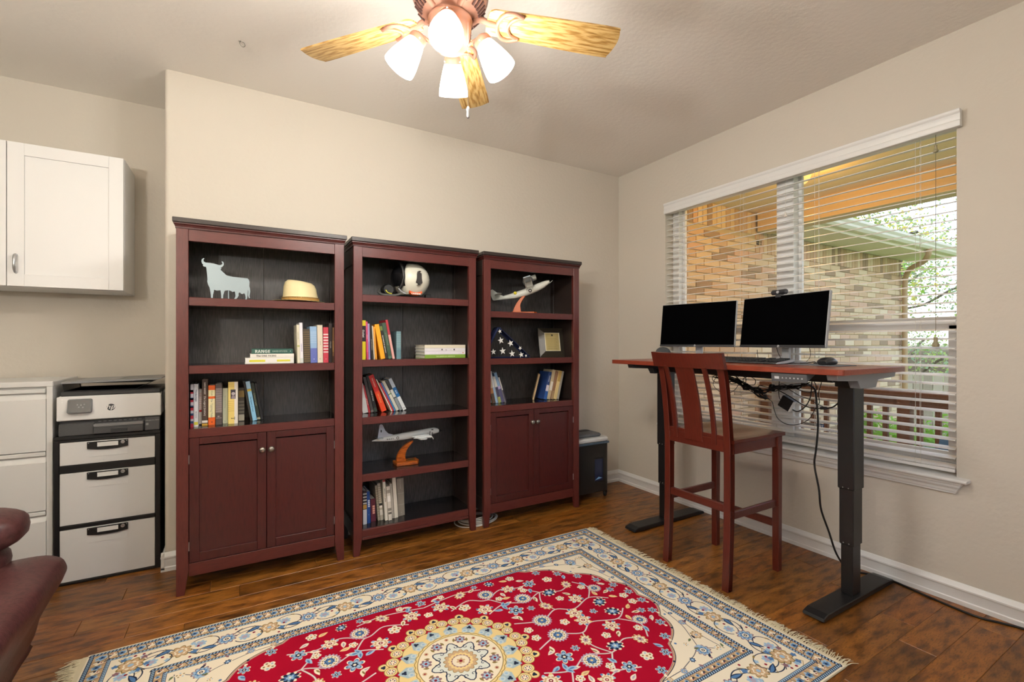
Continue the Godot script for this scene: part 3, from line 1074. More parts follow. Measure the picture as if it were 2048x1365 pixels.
class Loom:
	var im: Image
	var s := 1635.0

	func fill(p: PackedVector2Array, c: Color) -> void:
		var k := p.size()
		var lo := 1e9
		var hi := -1e9
		for q in p:
			lo = minf(lo, q.y)
			hi = maxf(hi, q.y)
		var y0 := maxi(0, int(ceil(lo * s - 0.5)))
		var y1 := mini(im.get_height() - 1, int(floor(hi * s - 0.5)))
		for y in range(y0, y1 + 1):
			var yy := (y + 0.5) / s
			var xs := PackedFloat32Array()
			for i in k:
				var a := p[i]
				var b := p[(i + 1) % k]
				if (a.y <= yy) != (b.y <= yy):
					xs.append(a.x + (yy - a.y) / (b.y - a.y) * (b.x - a.x))
			xs.sort()
			for i in range(0, xs.size() - 1, 2):
				var x0 := maxi(0, int(round(xs[i] * s)))
				var x1 := mini(im.get_width(), int(round(xs[i + 1] * s)))
				if x1 > x0:
					im.fill_rect(Rect2i(x0, y, x1 - x0, 1), c)

	func rect(x0: float, y0: float, x1: float, y1: float, c: Color) -> void:
		im.fill_rect(Rect2i(int(round(x0 * s)), int(round(y0 * s)), int(round(x1 * s)) - int(round(x0 * s)), int(round(y1 * s)) - int(round(y0 * s))), c)

	func disc(o: Vector2, r: float, c: Color, k := 14) -> void:
		var p := PackedVector2Array()
		for i in k:
			p.append(o + Vector2.from_angle(TAU * i / k) * r)
		fill(p, c)

	func line(p: PackedVector2Array, w: float, c: Color) -> void:
		for i in p.size() - 1:
			var d := (p[i + 1] - p[i]).normalized().orthogonal() * w * 0.5
			fill(PackedVector2Array([p[i] + d, p[i + 1] + d, p[i + 1] - d, p[i] - d]), c)
			if i:
				disc(p[i], w * 0.5, c, 6)

	# Petals round a centre: a lobed outline.
	func lobes(o: Vector2, r: float, n: int, deep: float, c: Color, turn := 0.0, squash := 1.0, sq_dir := 0.0, sharp := 1.0) -> void:
		var p := PackedVector2Array()
		var k := n * 10
		for i in k:
			var a := TAU * i / k
			var w := absf(cos(a * n * 0.5))
			var q := Vector2.from_angle(a + turn) * r * (1.0 - deep + deep * pow(w, sharp))
			q = q.rotated(-sq_dir) * Vector2(1.0, squash)
			p.append(o + q.rotated(sq_dir))
		fill(p, c)

	func leaf(o: Vector2, d: Vector2, w: float, c: Color, bend := 0.0) -> void:
		var nrm := d.orthogonal().normalized()
		var p := PackedVector2Array()
		for i in 9:
			var q := i / 8.0
			p.append(o + d * q + nrm * (w * sin(PI * pow(q, 0.8)) + bend * q * q))
		for i in range(7, 0, -1):
			var q := i / 8.0
			p.append(o + d * q + nrm * (-w * sin(PI * pow(q, 0.8)) + bend * q * q))
		fill(p, c)


const RED := Color8(163, 12, 42)
const CREAM := Color8(238, 228, 204)
const TAN := Color8(204, 171, 132)
const NAVY := Color8(34, 44, 66)
const BLUE := Color8(84, 124, 172)
const SKYB := Color8(158, 190, 214)
const LILAC := Color8(178, 166, 184)
const OLIVE := Color8(140, 120, 72)
const WINE := Color8(128, 28, 46)
const GOLD := Color8(232, 208, 146)
const MAUVE := Color8(140, 104, 110)


func bloom(l: Loom, o: Vector2, r: float, kind: int, turn := 0.0) -> void:
	match kind:
		0:  # fringed round rosette
			l.lobes(o, r, 18, 0.22, LILAC, turn)
			l.lobes(o, r * 0.78, 14, 0.10, CREAM, turn)
			l.lobes(o, r * 0.66, 12, 0.25, OLIVE, turn)
			l.disc(o, r * 0.56, CREAM)
			l.lobes(o, r * 0.50, 8, 0.35, BLUE, turn)
			for i in 8:
				l.disc(o + Vector2.from_angle(turn + TAU * (i + 0.5) / 8) * r * 0.34, r * 0.07, NAVY, 6)
			l.disc(o, r * 0.14, GOLD, 8)
		1:  # cream palmette with blue tips
			l.lobes(o, r, 7, 0.42, CREAM, turn, 0.82, turn)
			for i in 7:
				l.disc(o + Vector2.from_angle(turn + TAU * i / 7) * r * 0.80, r * 0.15, [BLUE, SKYB, GOLD][i % 3], 7)
			l.lobes(o, r * 0.62, 9, 0.25, TAN, turn, 0.85, turn)
			l.lobes(o, r * 0.44, 7, 0.2, CREAM, turn, 0.85, turn)
			l.disc(o, r * 0.2, WINE, 8)
			l.disc(o, r * 0.10, CREAM, 6)
		2:  # blue star flower
			l.lobes(o, r, 6, 0.5, CREAM, turn)
			l.lobes(o, r * 0.84, 6, 0.5, BLUE, turn)
			l.lobes(o, r * 0.66, 6, 0.5, SKYB, turn)
			l.lobes(o, r * 0.36, 6, 0.3, NAVY, turn + 0.3)
			l.disc(o, r * 0.16, CREAM, 7)
		3:  # small cream cluster
			for i in 5:
				var q := o + Vector2.from_angle(turn + TAU * i / 5) * r * 0.58
				l.disc(q, r * 0.42, CREAM, 9)
			for i in 5:
				var q := o + Vector2.from_angle(turn + TAU * i / 5) * r * 0.58
				l.disc(q, r * 0.17, [OLIVE, SKYB][i % 2], 6)
			l.disc(o, r * 0.24, GOLD, 7)
			l.disc(o, r * 0.12, WINE, 6)
		4:  # navy and white blossom
			l.lobes(o, r, 9, 0.35, CREAM, turn, 0.8, turn)
			l.lobes(o, r * 0.85, 7, 0.45, NAVY, turn, 0.8, turn)
			l.lobes(o, r * 0.60, 7, 0.45, BLUE, turn + 0.4, 0.85, turn)
			l.lobes(o, r * 0.36, 5, 0.4, SKYB, turn)
			l.disc(o, r * 0.12, CREAM, 6)
		5:  # gold acanthus palmette
			l.lobes(o, r, 9, 0.34, GOLD, turn, 0.72, turn)
			l.lobes(o, r * 0.86, 9, 0.30, OLIVE, turn, 0.72, turn)
			l.lobes(o, r * 0.79, 9, 0.30, CREAM, turn, 0.72, turn)
			l.lobes(o, r * 0.52, 7, 0.3, TAN, turn, 0.7, turn)
			l.lobes(o, r * 0.36, 5, 0.35, LILAC, turn, 0.8, turn)
			l.disc(o, r * 0.12, WINE, 7)
		6:  # blue rosette on cream ground
			l.lobes(o, r, 10, 0.28, MAUVE, turn)
			l.lobes(o, r * 0.86, 10, 0.28, SKYB, turn)
			l.lobes(o, r * 0.62, 8, 0.32, BLUE, turn)
			l.lobes(o, r * 0.40, 8, 0.2, CREAM, turn)
			l.disc(o, r * 0.2, NAVY, 8)
			l.disc(o, r * 0.10, CREAM, 6)
		7:  # tan palmette on cream ground
			l.lobes(o, r, 8, 0.30, OLIVE, turn)
			l.lobes(o, r * 0.88, 8, 0.30, TAN, turn)
			l.lobes(o, r * 0.58, 8, 0.2, CREAM, turn)
			l.lobes(o, r * 0.46, 6, 0.3, TAN, turn)
			l.disc(o, r * 0.22, SKYB, 8)


# A narrow guard stripe from a to b (distance in from the rug's edge), rope lines on both sides.
func guard(l: Loom, hx: float, hy: float, a: float, b: float) -> void:
	l.rect(0, 0, hx - a, hy - a, NAVY)
	l.rect(0, 0, hx - a - 0.0022, hy - a - 0.0022, SKYB)
	var st := 0.0115
	for k in 2:
		var off := a + 0.0022 if k == 0 else b - 0.0125
		if k == 1:
			l.rect(0, 0, hx - a - 0.0125, hy - a - 0.0125, NAVY)
			l.rect(0, 0, hx - a - 0.0145, hy - a - 0.0145, TAN)
			l.rect(0, 0, hx - b + 0.0125, hy - b + 0.0125, NAVY)
			l.rect(0, 0, hx - b + 0.0105, hy - b + 0.0105, SKYB)
		var x := 0.0
		while x < hx - off:
			l.fill(PackedVector2Array([Vector2(x, hy - off), Vector2(x + 0.005, hy - off), Vector2(x + 0.009, hy - off - 0.0098), Vector2(x + 0.004, hy - off - 0.0098)]), NAVY if k == 0 else Color8(66, 70, 86))
			x += st
		var y := 0.0
		while y < hy - off:
			l.fill(PackedVector2Array([Vector2(hx - off, y), Vector2(hx - off, y + 0.005), Vector2(hx - off - 0.0098, y + 0.009), Vector2(hx - off - 0.0098, y + 0.004)]), NAVY if k == 0 else Color8(66, 70, 86))
			y += st
	l.rect(0, 0, hx - b, hy - b, NAVY)
	l.rect(0, 0, hx - b - 0.002, hy - b - 0.002, CREAM)
	# little flowers and lattice on the tan stripe
	var c := (a + b) * 0.5
	var r := (b - a - 0.029) * 0.5
	var sides := [[hx - c, false], [hy - c, true]]
	for sd in sides:
		var most: float = (hx - c) if sd[1] else (hy - c)
		var q := 0.0
		var i := 0
		while q < most:
			var o := Vector2(q, sd[0]) if sd[1] else Vector2(sd[0], q)
			var al := Vector2(1, 0) if sd[1] else Vector2(0, 1)
			var pr := al.orthogonal()
			l.line(PackedVector2Array([o - al * 0.021 + pr * r, o - al * 0.009 - pr * r]), 0.0022, NAVY)
			l.line(PackedVector2Array([o - al * 0.021 - pr * r, o - al * 0.009 + pr * r]), 0.0016, OLIVE)
			if i % 2 == 0:
				l.lobes(o + al * 0.004, r * 0.80, 6, 0.4, SKYB, 0.3)
				l.lobes(o + al * 0.004, r * 0.52, 5, 0.3, BLUE, 0.1)
				l.disc(o + al * 0.004, r * 0.22, NAVY, 6)
			else:
				l.lobes(o + al * 0.004, r * 0.72, 4, 0.5, CREAM, 0.3)
				l.leaf(o + al * 0.004, al * 0.014, 0.004, NAVY)
				l.disc(o + al * 0.004 - pr * r * 0.4, 0.0032, WINE, 6)
			q += 0.030
			i += 1


func rug_image() -> Image:
	var hx := 1.2525
	var hy := 0.77
	var l := Loom.new()
	l.im = Image.create(2048, 1260, false, Image.FORMAT_RGB8)
	l.im.fill(CREAM)
	guard(l, hx, hy, 0.006, 0.080)
	# Main border: a scrolling stem with cartouches, blue and tan palmettes.
	for sd in 2:
		var most := hx - 0.1525 if sd == 0 else hy - 0.1525
		var base := hy - 0.1525 if sd == 0 else hx - 0.1525
		var pl := func(a: float, b: float) -> Vector2: return Vector2(a, base + b) if sd == 0 else Vector2(base + b, a)
		var step: float = most / (7.0 if sd == 0 else 4.0)
		var pts := PackedVector2Array()
		var q := -0.05
		while q < most + 0.03:
			pts.append(pl.call(q, 0.046 * sin(q / step * PI)))
			q += 0.008
		l.line(pts, 0.0042, NAVY)
		for i in 9:
			var a: float = step * i
			if a > most + 0.02:
				break
			var o: Vector2 = pl.call(a, 0.0)
			if i % 2 == 0:
				bloom(l, o, 0.040, 7, 0.2)
				for e in [-1, 1]:
					l.lobes(pl.call(a + e * 0.046, e * 0.026), 0.014, 5, 0.4, BLUE, 0.4)
					l.lobes(pl.call(a + e * 0.040, -e * 0.034), 0.011, 5, 0.4, SKYB, 0.1)
					l.disc(pl.call(a + e * 0.058, -e * 0.006), 0.006, WINE, 6)
					l.line(PackedVector2Array([pl.call(a + e * 0.03, e * 0.03), pl.call(a + e * 0.055, e * 0.045), pl.call(a + e * 0.07, e * 0.02)]), 0.002, OLIVE)
			else:
				bloom(l, o, 0.037, 6, 0.4)
			# bird-like leaf and open cartouche between the palmettes
			var h: float = a + step * 0.5
			if h < most:
				var sgn := 1.0 if i % 2 == 0 else -1.0
				var ov := PackedVector2Array()
				for z in 23:
					var an := TAU * z / 22.0 * 0.86 + 0.5
					ov.append(pl.call(h + 0.052 * cos(an), sgn * -0.018 + 0.040 * sin(an) * sgn))
				l.line(ov, 0.0034, NAVY)
				l.lobes(pl.call(h + 0.014, sgn * -0.020), 0.023, 7, 0.35, SKYB, 0.2)
				l.lobes(pl.call(h + 0.014, sgn * -0.020), 0.012, 5, 0.35, LILAC, 0.2)
				var o1: Vector2 = pl.call(h - 0.045, sgn * 0.030)
				var d1: Vector2 = pl.call(h + 0.012, sgn * 0.012) - o1
				l.leaf(o1, d1, 0.012, NAVY, 0.008)
				l.leaf(o1, d1 * 0.9, 0.007, BLUE, 0.008)
				l.line(PackedVector2Array([pl.call(h + 0.02, sgn * 0.05), pl.call(h + 0.042, sgn * 0.034), pl.call(h + 0.030, sgn * 0.022)]), 0.003, NAVY)
				l.disc(pl.call(h + 0.045, sgn * 0.056), 0.0055, WINE, 6)
				l.leaf(pl.call(h - 0.03, sgn * -0.05), pl.call(h - 0.01, sgn * -0.062) - pl.call(h - 0.03, sgn * -0.05), 0.004, OLIVE)
	bloom(l, Vector2(hx - 0.1525, hy - 0.1525), 0.046, 7, 0.4)
	for e in 6:
		l.lobes(Vector2(hx - 0.1525, hy - 0.1525) + Vector2.from_angle(e * TAU / 6 + 0.3) * 0.052, 0.012, 5, 0.4, [BLUE, SKYB, MAUVE][e % 3], 0.2)
	# keep the border's drawing inside its stripe
	var inner := l.im.get_region(Rect2i(0, 0, 10, 10))
	guard(l, hx, hy, 0.225, 0.277)
	# Corner fields: cream ground with blue blossoms on stems.
	var stems := [[[0.93, 0.46], [0.86, 0.42], [0.80, 0.44], [0.70, 0.47]], [[0.86, 0.42], [0.90, 0.34], [0.93, 0.27], [0.95, 0.15]], [[0.95, 0.47], [0.94, 0.36], [0.955, 0.25]], [[0.72, 0.47], [0.60, 0.475], [0.45, 0.485]]]
	for p in stems:
		var q := PackedVector2Array()
		for a in p:
			q.append(Vector2(a[0], a[1]))
		l.line(curve2(q, 6), 0.003, Color8(86, 86, 92))
	for a in [[0.865, 0.435, 0.034, 6], [0.78, 0.452, 0.018, 4], [0.925, 0.355, 0.026, 7], [0.945, 0.265, 0.018, 6], [0.70, 0.478, 0.015, 6], [0.955, 0.19, 0.014, 4], [0.62, 0.482, 0.012, 7], [0.93, 0.455, 0.020, 3], [0.55, 0.486, 0.010, 6], [0.962, 0.11, 0.012, 6], [0.835, 0.375, 0.014, 3]]:
		bloom(l, Vector2(a[0], a[1]), a[2], a[3], a[0] * 7.0)
	var r2 := RandomNumberGenerator.new()
	r2.seed = 5
	for i in 46:
		var u := r2.randf_range(0.5, 0.968)
		var vv := r2.randf_range(0.06, 0.487)
		if pow(u / 1.02, 2) + pow(vv / 0.66, 2) > 1.0:
			l.leaf(Vector2(u, vv), Vector2.from_angle(r2.randf() * TAU) * 0.024, 0.005, [Color8(96, 110, 76), BLUE, NAVY, SKYB, MAUVE][i % 5], 0.004)
	# Red field: a scalloped oval running into the inner guard along the long sides.
	var ea := 0.955
	var eb := 0.605
	var sc := 42
	for lay in [[0.012, NAVY], [0.009, TAN], [0.004, MAUVE], [0.0015, CREAM], [0.0, RED]]:
		var p := PackedVector2Array([Vector2(-0.1, -0.1)])
		for i in 241:
			var a := -0.15 + (PI / 2 + 0.3) * i / 240.0
			var g := 1.0 + 0.030 * absf(sin(a * sc * 0.25)) - 0.018
			var q := Vector2(cos(a) * (ea * g + lay[0]), sin(a) * (eb * g + lay[0]))
			p.append(Vector2(q.x, minf(q.y, hy - 0.279)))
		l.fill(p, lay[1])
	for i in 11:
		var a := (i + 0.5) * TAU / sc / 0.5 * 0.5 * 1.0
		a = (i + 0.5) * (TAU / (sc * 0.5)) * 0.5
		var o := Vector2(cos(a) * ea * 0.972, sin(a) * eb * 0.972)
		if o.y < hy - 0.30:
			bloom(l, o, 0.024, 2, a)
			l.disc(o + Vector2.from_angle(a + 1.1) * 0.030, 0.007, CREAM, 7)
			l.disc(Vector2(cos(a + 0.075) * (ea + 0.016), sin(a + 0.075) * (eb + 0.016)), 0.006, [NAVY, BLUE][i % 2], 6)
	# Vines and blossoms on the red.
	var vines := [[[0.30, 0.10], [0.42, 0.06], [0.52, 0.10], [0.60, 0.06], [0.72, 0.10], [0.80, 0.05]], [[0.24, 0.22], [0.34, 0.26], [0.44, 0.22], [0.54, 0.26], [0.64, 0.22], [0.72, 0.26]], [[0.10, 0.33], [0.20, 0.37], [0.28, 0.33], [0.38, 0.38], [0.48, 0.35], [0.58, 0.38]], [[0.0, 0.42], [0.10, 0.44], [0.20, 0.45], [0.30, 0.43]], [[0.52, 0.10], [0.50, 0.18], [0.54, 0.26]], [[0.34, 0.26], [0.30, 0.32], [0.28, 0.33]], [[0.72, 0.10], [0.78, 0.18], [0.74, 0.26]], [[0.54, 0.26], [0.50, 0.31], [0.48, 0.35]]]
	for p in vines:
		var q := PackedVector2Array()
		for a in p:
			q.append(Vector2(a[0], a[1]))
		l.line(curve2(q, 7), 0.0075, LILAC)
		l.line(curve2(q, 7), 0.0032, CREAM)
	var spots := [[0.42, 0.06, 0.046, 0], [0.58, 0.03, 0.044, 1], [0.74, 0.045, 0.040, 4], [0.88, 0.03, 0.024, 3], [0.50, 0.145, 0.036, 5], [0.66, 0.125, 0.042, 1], [0.80, 0.155, 0.036, 0], [0.36, 0.185, 0.040, 2], [0.24, 0.265, 0.044, 1], [0.44, 0.255, 0.044, 0], [0.58, 0.235, 0.040, 4], [0.70, 0.255, 0.036, 5], [0.07, 0.385, 0.044, 1], [0.165, 0.325, 0.030, 3], [0.30, 0.375, 0.042, 0], [0.42, 0.365, 0.038, 1], [0.54, 0.355, 0.034, 2], [0.645, 0.345, 0.028, 3], [0.19, 0.435, 0.036, 5], [0.36, 0.455, 0.028, 4], [0.0, 0.46, 0.026, 2], [0.48, 0.45, 0.024, 3], [0.10, 0.465, 0.020, 3], [0.28, 0.465, 0.018, 2], [0.75, 0.195, 0.022, 3], [0.86, 0.105, 0.022, 2], [0.33, 0.03, 0.022, 3], [0.50, 0.0, 0.024, 3], [0.665, 0.0, 0.020, 2], [0.595, 0.165, 0.022, 3], [0.43, 0.165, 0.020, 2], [0.34, 0.31, 0.020, 3], [0.48, 0.315, 0.020, 3], [0.0, 0.355, 0.022, 3]]
	for a in spots:
		bloom(l, Vector2(a[0], a[1]), a[2], a[3], a[0] * 9.0 + a[1] * 5.0)
	var r3 := RandomNumberGenerator.new()
	r3.seed = 9
	for i in 66:
		var o := Vector2(r3.randf_range(0.0, 0.86), r3.randf_range(0.0, 0.475))
		var ok := pow(o.x / 0.90, 2) + pow(o.y / 0.56, 2) < 1.0 and o.length() > 0.34
		for a in spots:
			if o.distance_to(Vector2(a[0], a[1])) < a[2] + 0.008:
				ok = false
		if ok:
			var d := Vector2.from_angle(r3.randf() * TAU)
			l.leaf(o - d * 0.02, d * 0.044, 0.0105, [CREAM, SKYB, GOLD, CREAM][i % 4], r3.randf_range(-0.016, 0.016))
			l.leaf(o - d * 0.01, d * 0.026, 0.004, [OLIVE, BLUE, TAN, LILAC][i % 4], r3.randf_range(-0.006, 0.006))
	# Medallion.
	for k in 16:
		var a := TAU * k / 16.0
		var d := Vector2.from_angle(a)
		l.disc(d * 0.292, 0.021, OLIVE, 14)
		l.disc(d * 0.292, 0.0185, GOLD, 14)
		l.lobes(d * 0.292, 0.010, 3, 0.4, NAVY, a)
		for e in [-1, 1]:
			var d2 := Vector2.from_angle(a + e * 0.098)
			l.disc(d2 * 0.262, 0.0265, OLIVE, 14)
			l.disc(d2 * 0.262, 0.0240, GOLD, 14)
			l.lobes(d2 * 0.262, 0.0175, 7, 0.12, OLIVE, a)
			l.lobes(d2 * 0.262, 0.0155, 7, 0.12, CREAM, a)
			for m in 6:
				l.disc(d2 * 0.262 + Vector2.from_angle(TAU * m / 6 + a) * 0.009, 0.003, [WINE, NAVY][m % 2], 5)
	l.lobes(Vector2.ZERO, 0.243, 16, 0.05, OLIVE)
	l.lobes(Vector2.ZERO, 0.240, 16, 0.05, GOLD)
	for k in 16:
		var a := TAU * (k + 0.5) / 16.0
		var d := Vector2.from_angle(a)
		var o := d.orthogonal()
		l.fill(PackedVector2Array([d * 0.240, d * 0.205 + o * 0.030, d * 0.178 + o * 0.026, d * 0.178 - o * 0.026, d * 0.205 - o * 0.030]), Color8(166, 188, 198))
		l.lobes(d * 0.214, 0.011, 3, 0.5, NAVY, a)
		for e in [-1, 1]:
			l.disc(d * 0.190 + o * 0.016 * e, 0.0125, Color8(196, 210, 212), 12)
			l.disc(d * 0.190 + o * 0.016 * e, 0.0060, SKYB, 8)
	l.lobes(Vector2.ZERO, 0.178, 32, 0.03, OLIVE)
	l.lobes(Vector2.ZERO, 0.175, 32, 0.03, GOLD)
	l.disc(Vector2.ZERO, 0.166, OLIVE, 48)
	l.disc(Vector2.ZERO, 0.163, CREAM, 48)
	for k in 8:
		var a := TAU * (k + 0.5) / 8.0
		var d := Vector2.from_angle(a)
		l.lobes(d * 0.133, 0.024, 7, 0.35, MAUVE, a)
		l.lobes(d * 0.133, 0.016, 6, 0.4, SKYB, a)
		l.disc(d * 0.133, 0.006, WINE, 7)
		var d2 := Vector2.from_angle(a + TAU / 16)
		l.disc(d2 * 0.146, 0.009, TAN, 8)
		l.disc(d2 * 0.146, 0.004, WINE, 6)
		for e in [-1, 1]:
			l.leaf(Vector2.from_angle(a + e * 0.22) * 0.122, d * 0.024, 0.005, OLIVE)
	var star := PackedVector2Array()
	for k in 65:
		var a := TAU * k / 64.0
		star.append(Vector2.from_angle(a) * (0.078 + 0.040 * pow(absf(cos(a * 4.0)), 2.0)))
	l.fill(star, Color8(222, 226, 216))
	l.line(star, 0.0042, NAVY)
	for k in 8:
		var a := TAU * k / 8.0
		for e in [-1, 1]:
			var o := Vector2.from_angle(a + e * 0.16) * 0.088
			var sp := PackedVector2Array()
			for m in 12:
				sp.append(o + Vector2.from_angle(a + e * (m * 0.5 + 0.5)) * 0.012 * (1.0 - m / 14.0))
			l.line(sp, 0.0025, NAVY)
	l.lobes(Vector2.ZERO, 0.068, 16, 0.16, OLIVE)
	l.lobes(Vector2.ZERO, 0.065, 16, 0.16, TAN)
	l.lobes(Vector2.ZERO, 0.050, 16, 0.12, GOLD)
	l.lobes(Vector2.ZERO, 0.038, 16, 0.12, MAUVE)
	l.disc(Vector2.ZERO, 0.033, CREAM, 20)
	l.lobes(Vector2.ZERO, 0.018, 6, 0.4, TAN)
	l.disc(Vector2.ZERO, 0.007, WINE, 8)
	l.im.resize(1024, 630, Image.INTERPOLATE_BILINEAR)
	var out := Image.create(2048, 1260, false, Image.FORMAT_RGB8)
	out.blit_rect(l.im, Rect2i(0, 0, 1024, 630), Vector2i(1024, 630))
	l.im.flip_x()
	out.blit_rect(l.im, Rect2i(0, 0, 1024, 630), Vector2i(0, 630))
	l.im.flip_y()
	out.blit_rect(l.im, Rect2i(0, 0, 1024, 630), Vector2i(0, 0))
	l.im.flip_x()
	out.blit_rect(l.im, Rect2i(0, 0, 1024, 630), Vector2i(1024, 0))
	return out


func rug() -> void:
	var r := thing("persian_rug", "red and cream Persian rug with a round medallion and fringed ends", "rug", Vector3(-2.222, 0, 1.492))
	var m := mat("rug_pile", Color(1, 1, 1), 0.95, 0.0, 0.2)
	m.albedo_texture = ImageTexture.create_from_image(rug_image())
	var hx := 1.2525
	var hz := 0.77
	var top := MB.new()
	var h := 0.009
	for i in 24:
		for j in 12:
			var p := []
			for q in [[0, 0], [1, 0], [1, 1], [0, 1]]:
				var a: float = (i + q[0]) / 24.0
				var b: float = (j + q[1]) / 12.0
				p.append([Vector3((a * 2 - 1) * hx, h, (b * 2 - 1) * hz), Vector2(a, b)])
			var up := Vector3.UP
			top.tri(p[0][0], p[1][0], p[2][0], up, up, up, p[0][1], p[1][1], p[2][1])
			top.tri(p[0][0], p[2][0], p[3][0], up, up, up, p[0][1], p[2][1], p[3][1])
	put(top, "pile", m, r)
	put(bx(-hx - 0.002, 0.0008, -hz - 0.002, hx + 0.002, h - 0.0006, hz + 0.002, 0.003), "backing", hexm("cfc3a4", 0.95), r)
	# Woven end strips and knotted fringe.
	var fr := hexm("ded2b0", 0.95)
	for s in [-1, 1]:
		put(bx(s * hx, 0.001, -hz, s * (hx + 0.018), 0.006, hz, 0.001), "end_strip", fr, r)
		var f := MB.new()
		var rr := RandomNumberGenerator.new()
		rr.seed = 3 + s
		for i in 520:
			var z := -hz + 2.0 * hz * (i + rr.randf()) / 520.0
			var ln := rr.randf_range(0.028, 0.060) * (1.25 if s < 0 else 1.0)
			var dz := rr.randfn(0.0, 0.013) + 0.010 * sin(i * 0.11)
			var y := rr.randf_range(0.002, 0.006)
			var x0 := hx + 0.014
			var p0 := Vector3(s * x0, 0.004, z)
			var p1 := Vector3(s * (x0 + ln * 0.5), y + 0.003, z + dz * 0.4)
			var p2 := Vector3(s * (x0 + ln), 0.0022, z + dz)
			f.tube(PackedVector3Array([p0, p1, p2]), [0.0017, 0.0016, 0.0008], 4, false)
		var fo := put(f, "fringe", fr, r)
		fo.set_meta("kind", "stuff")


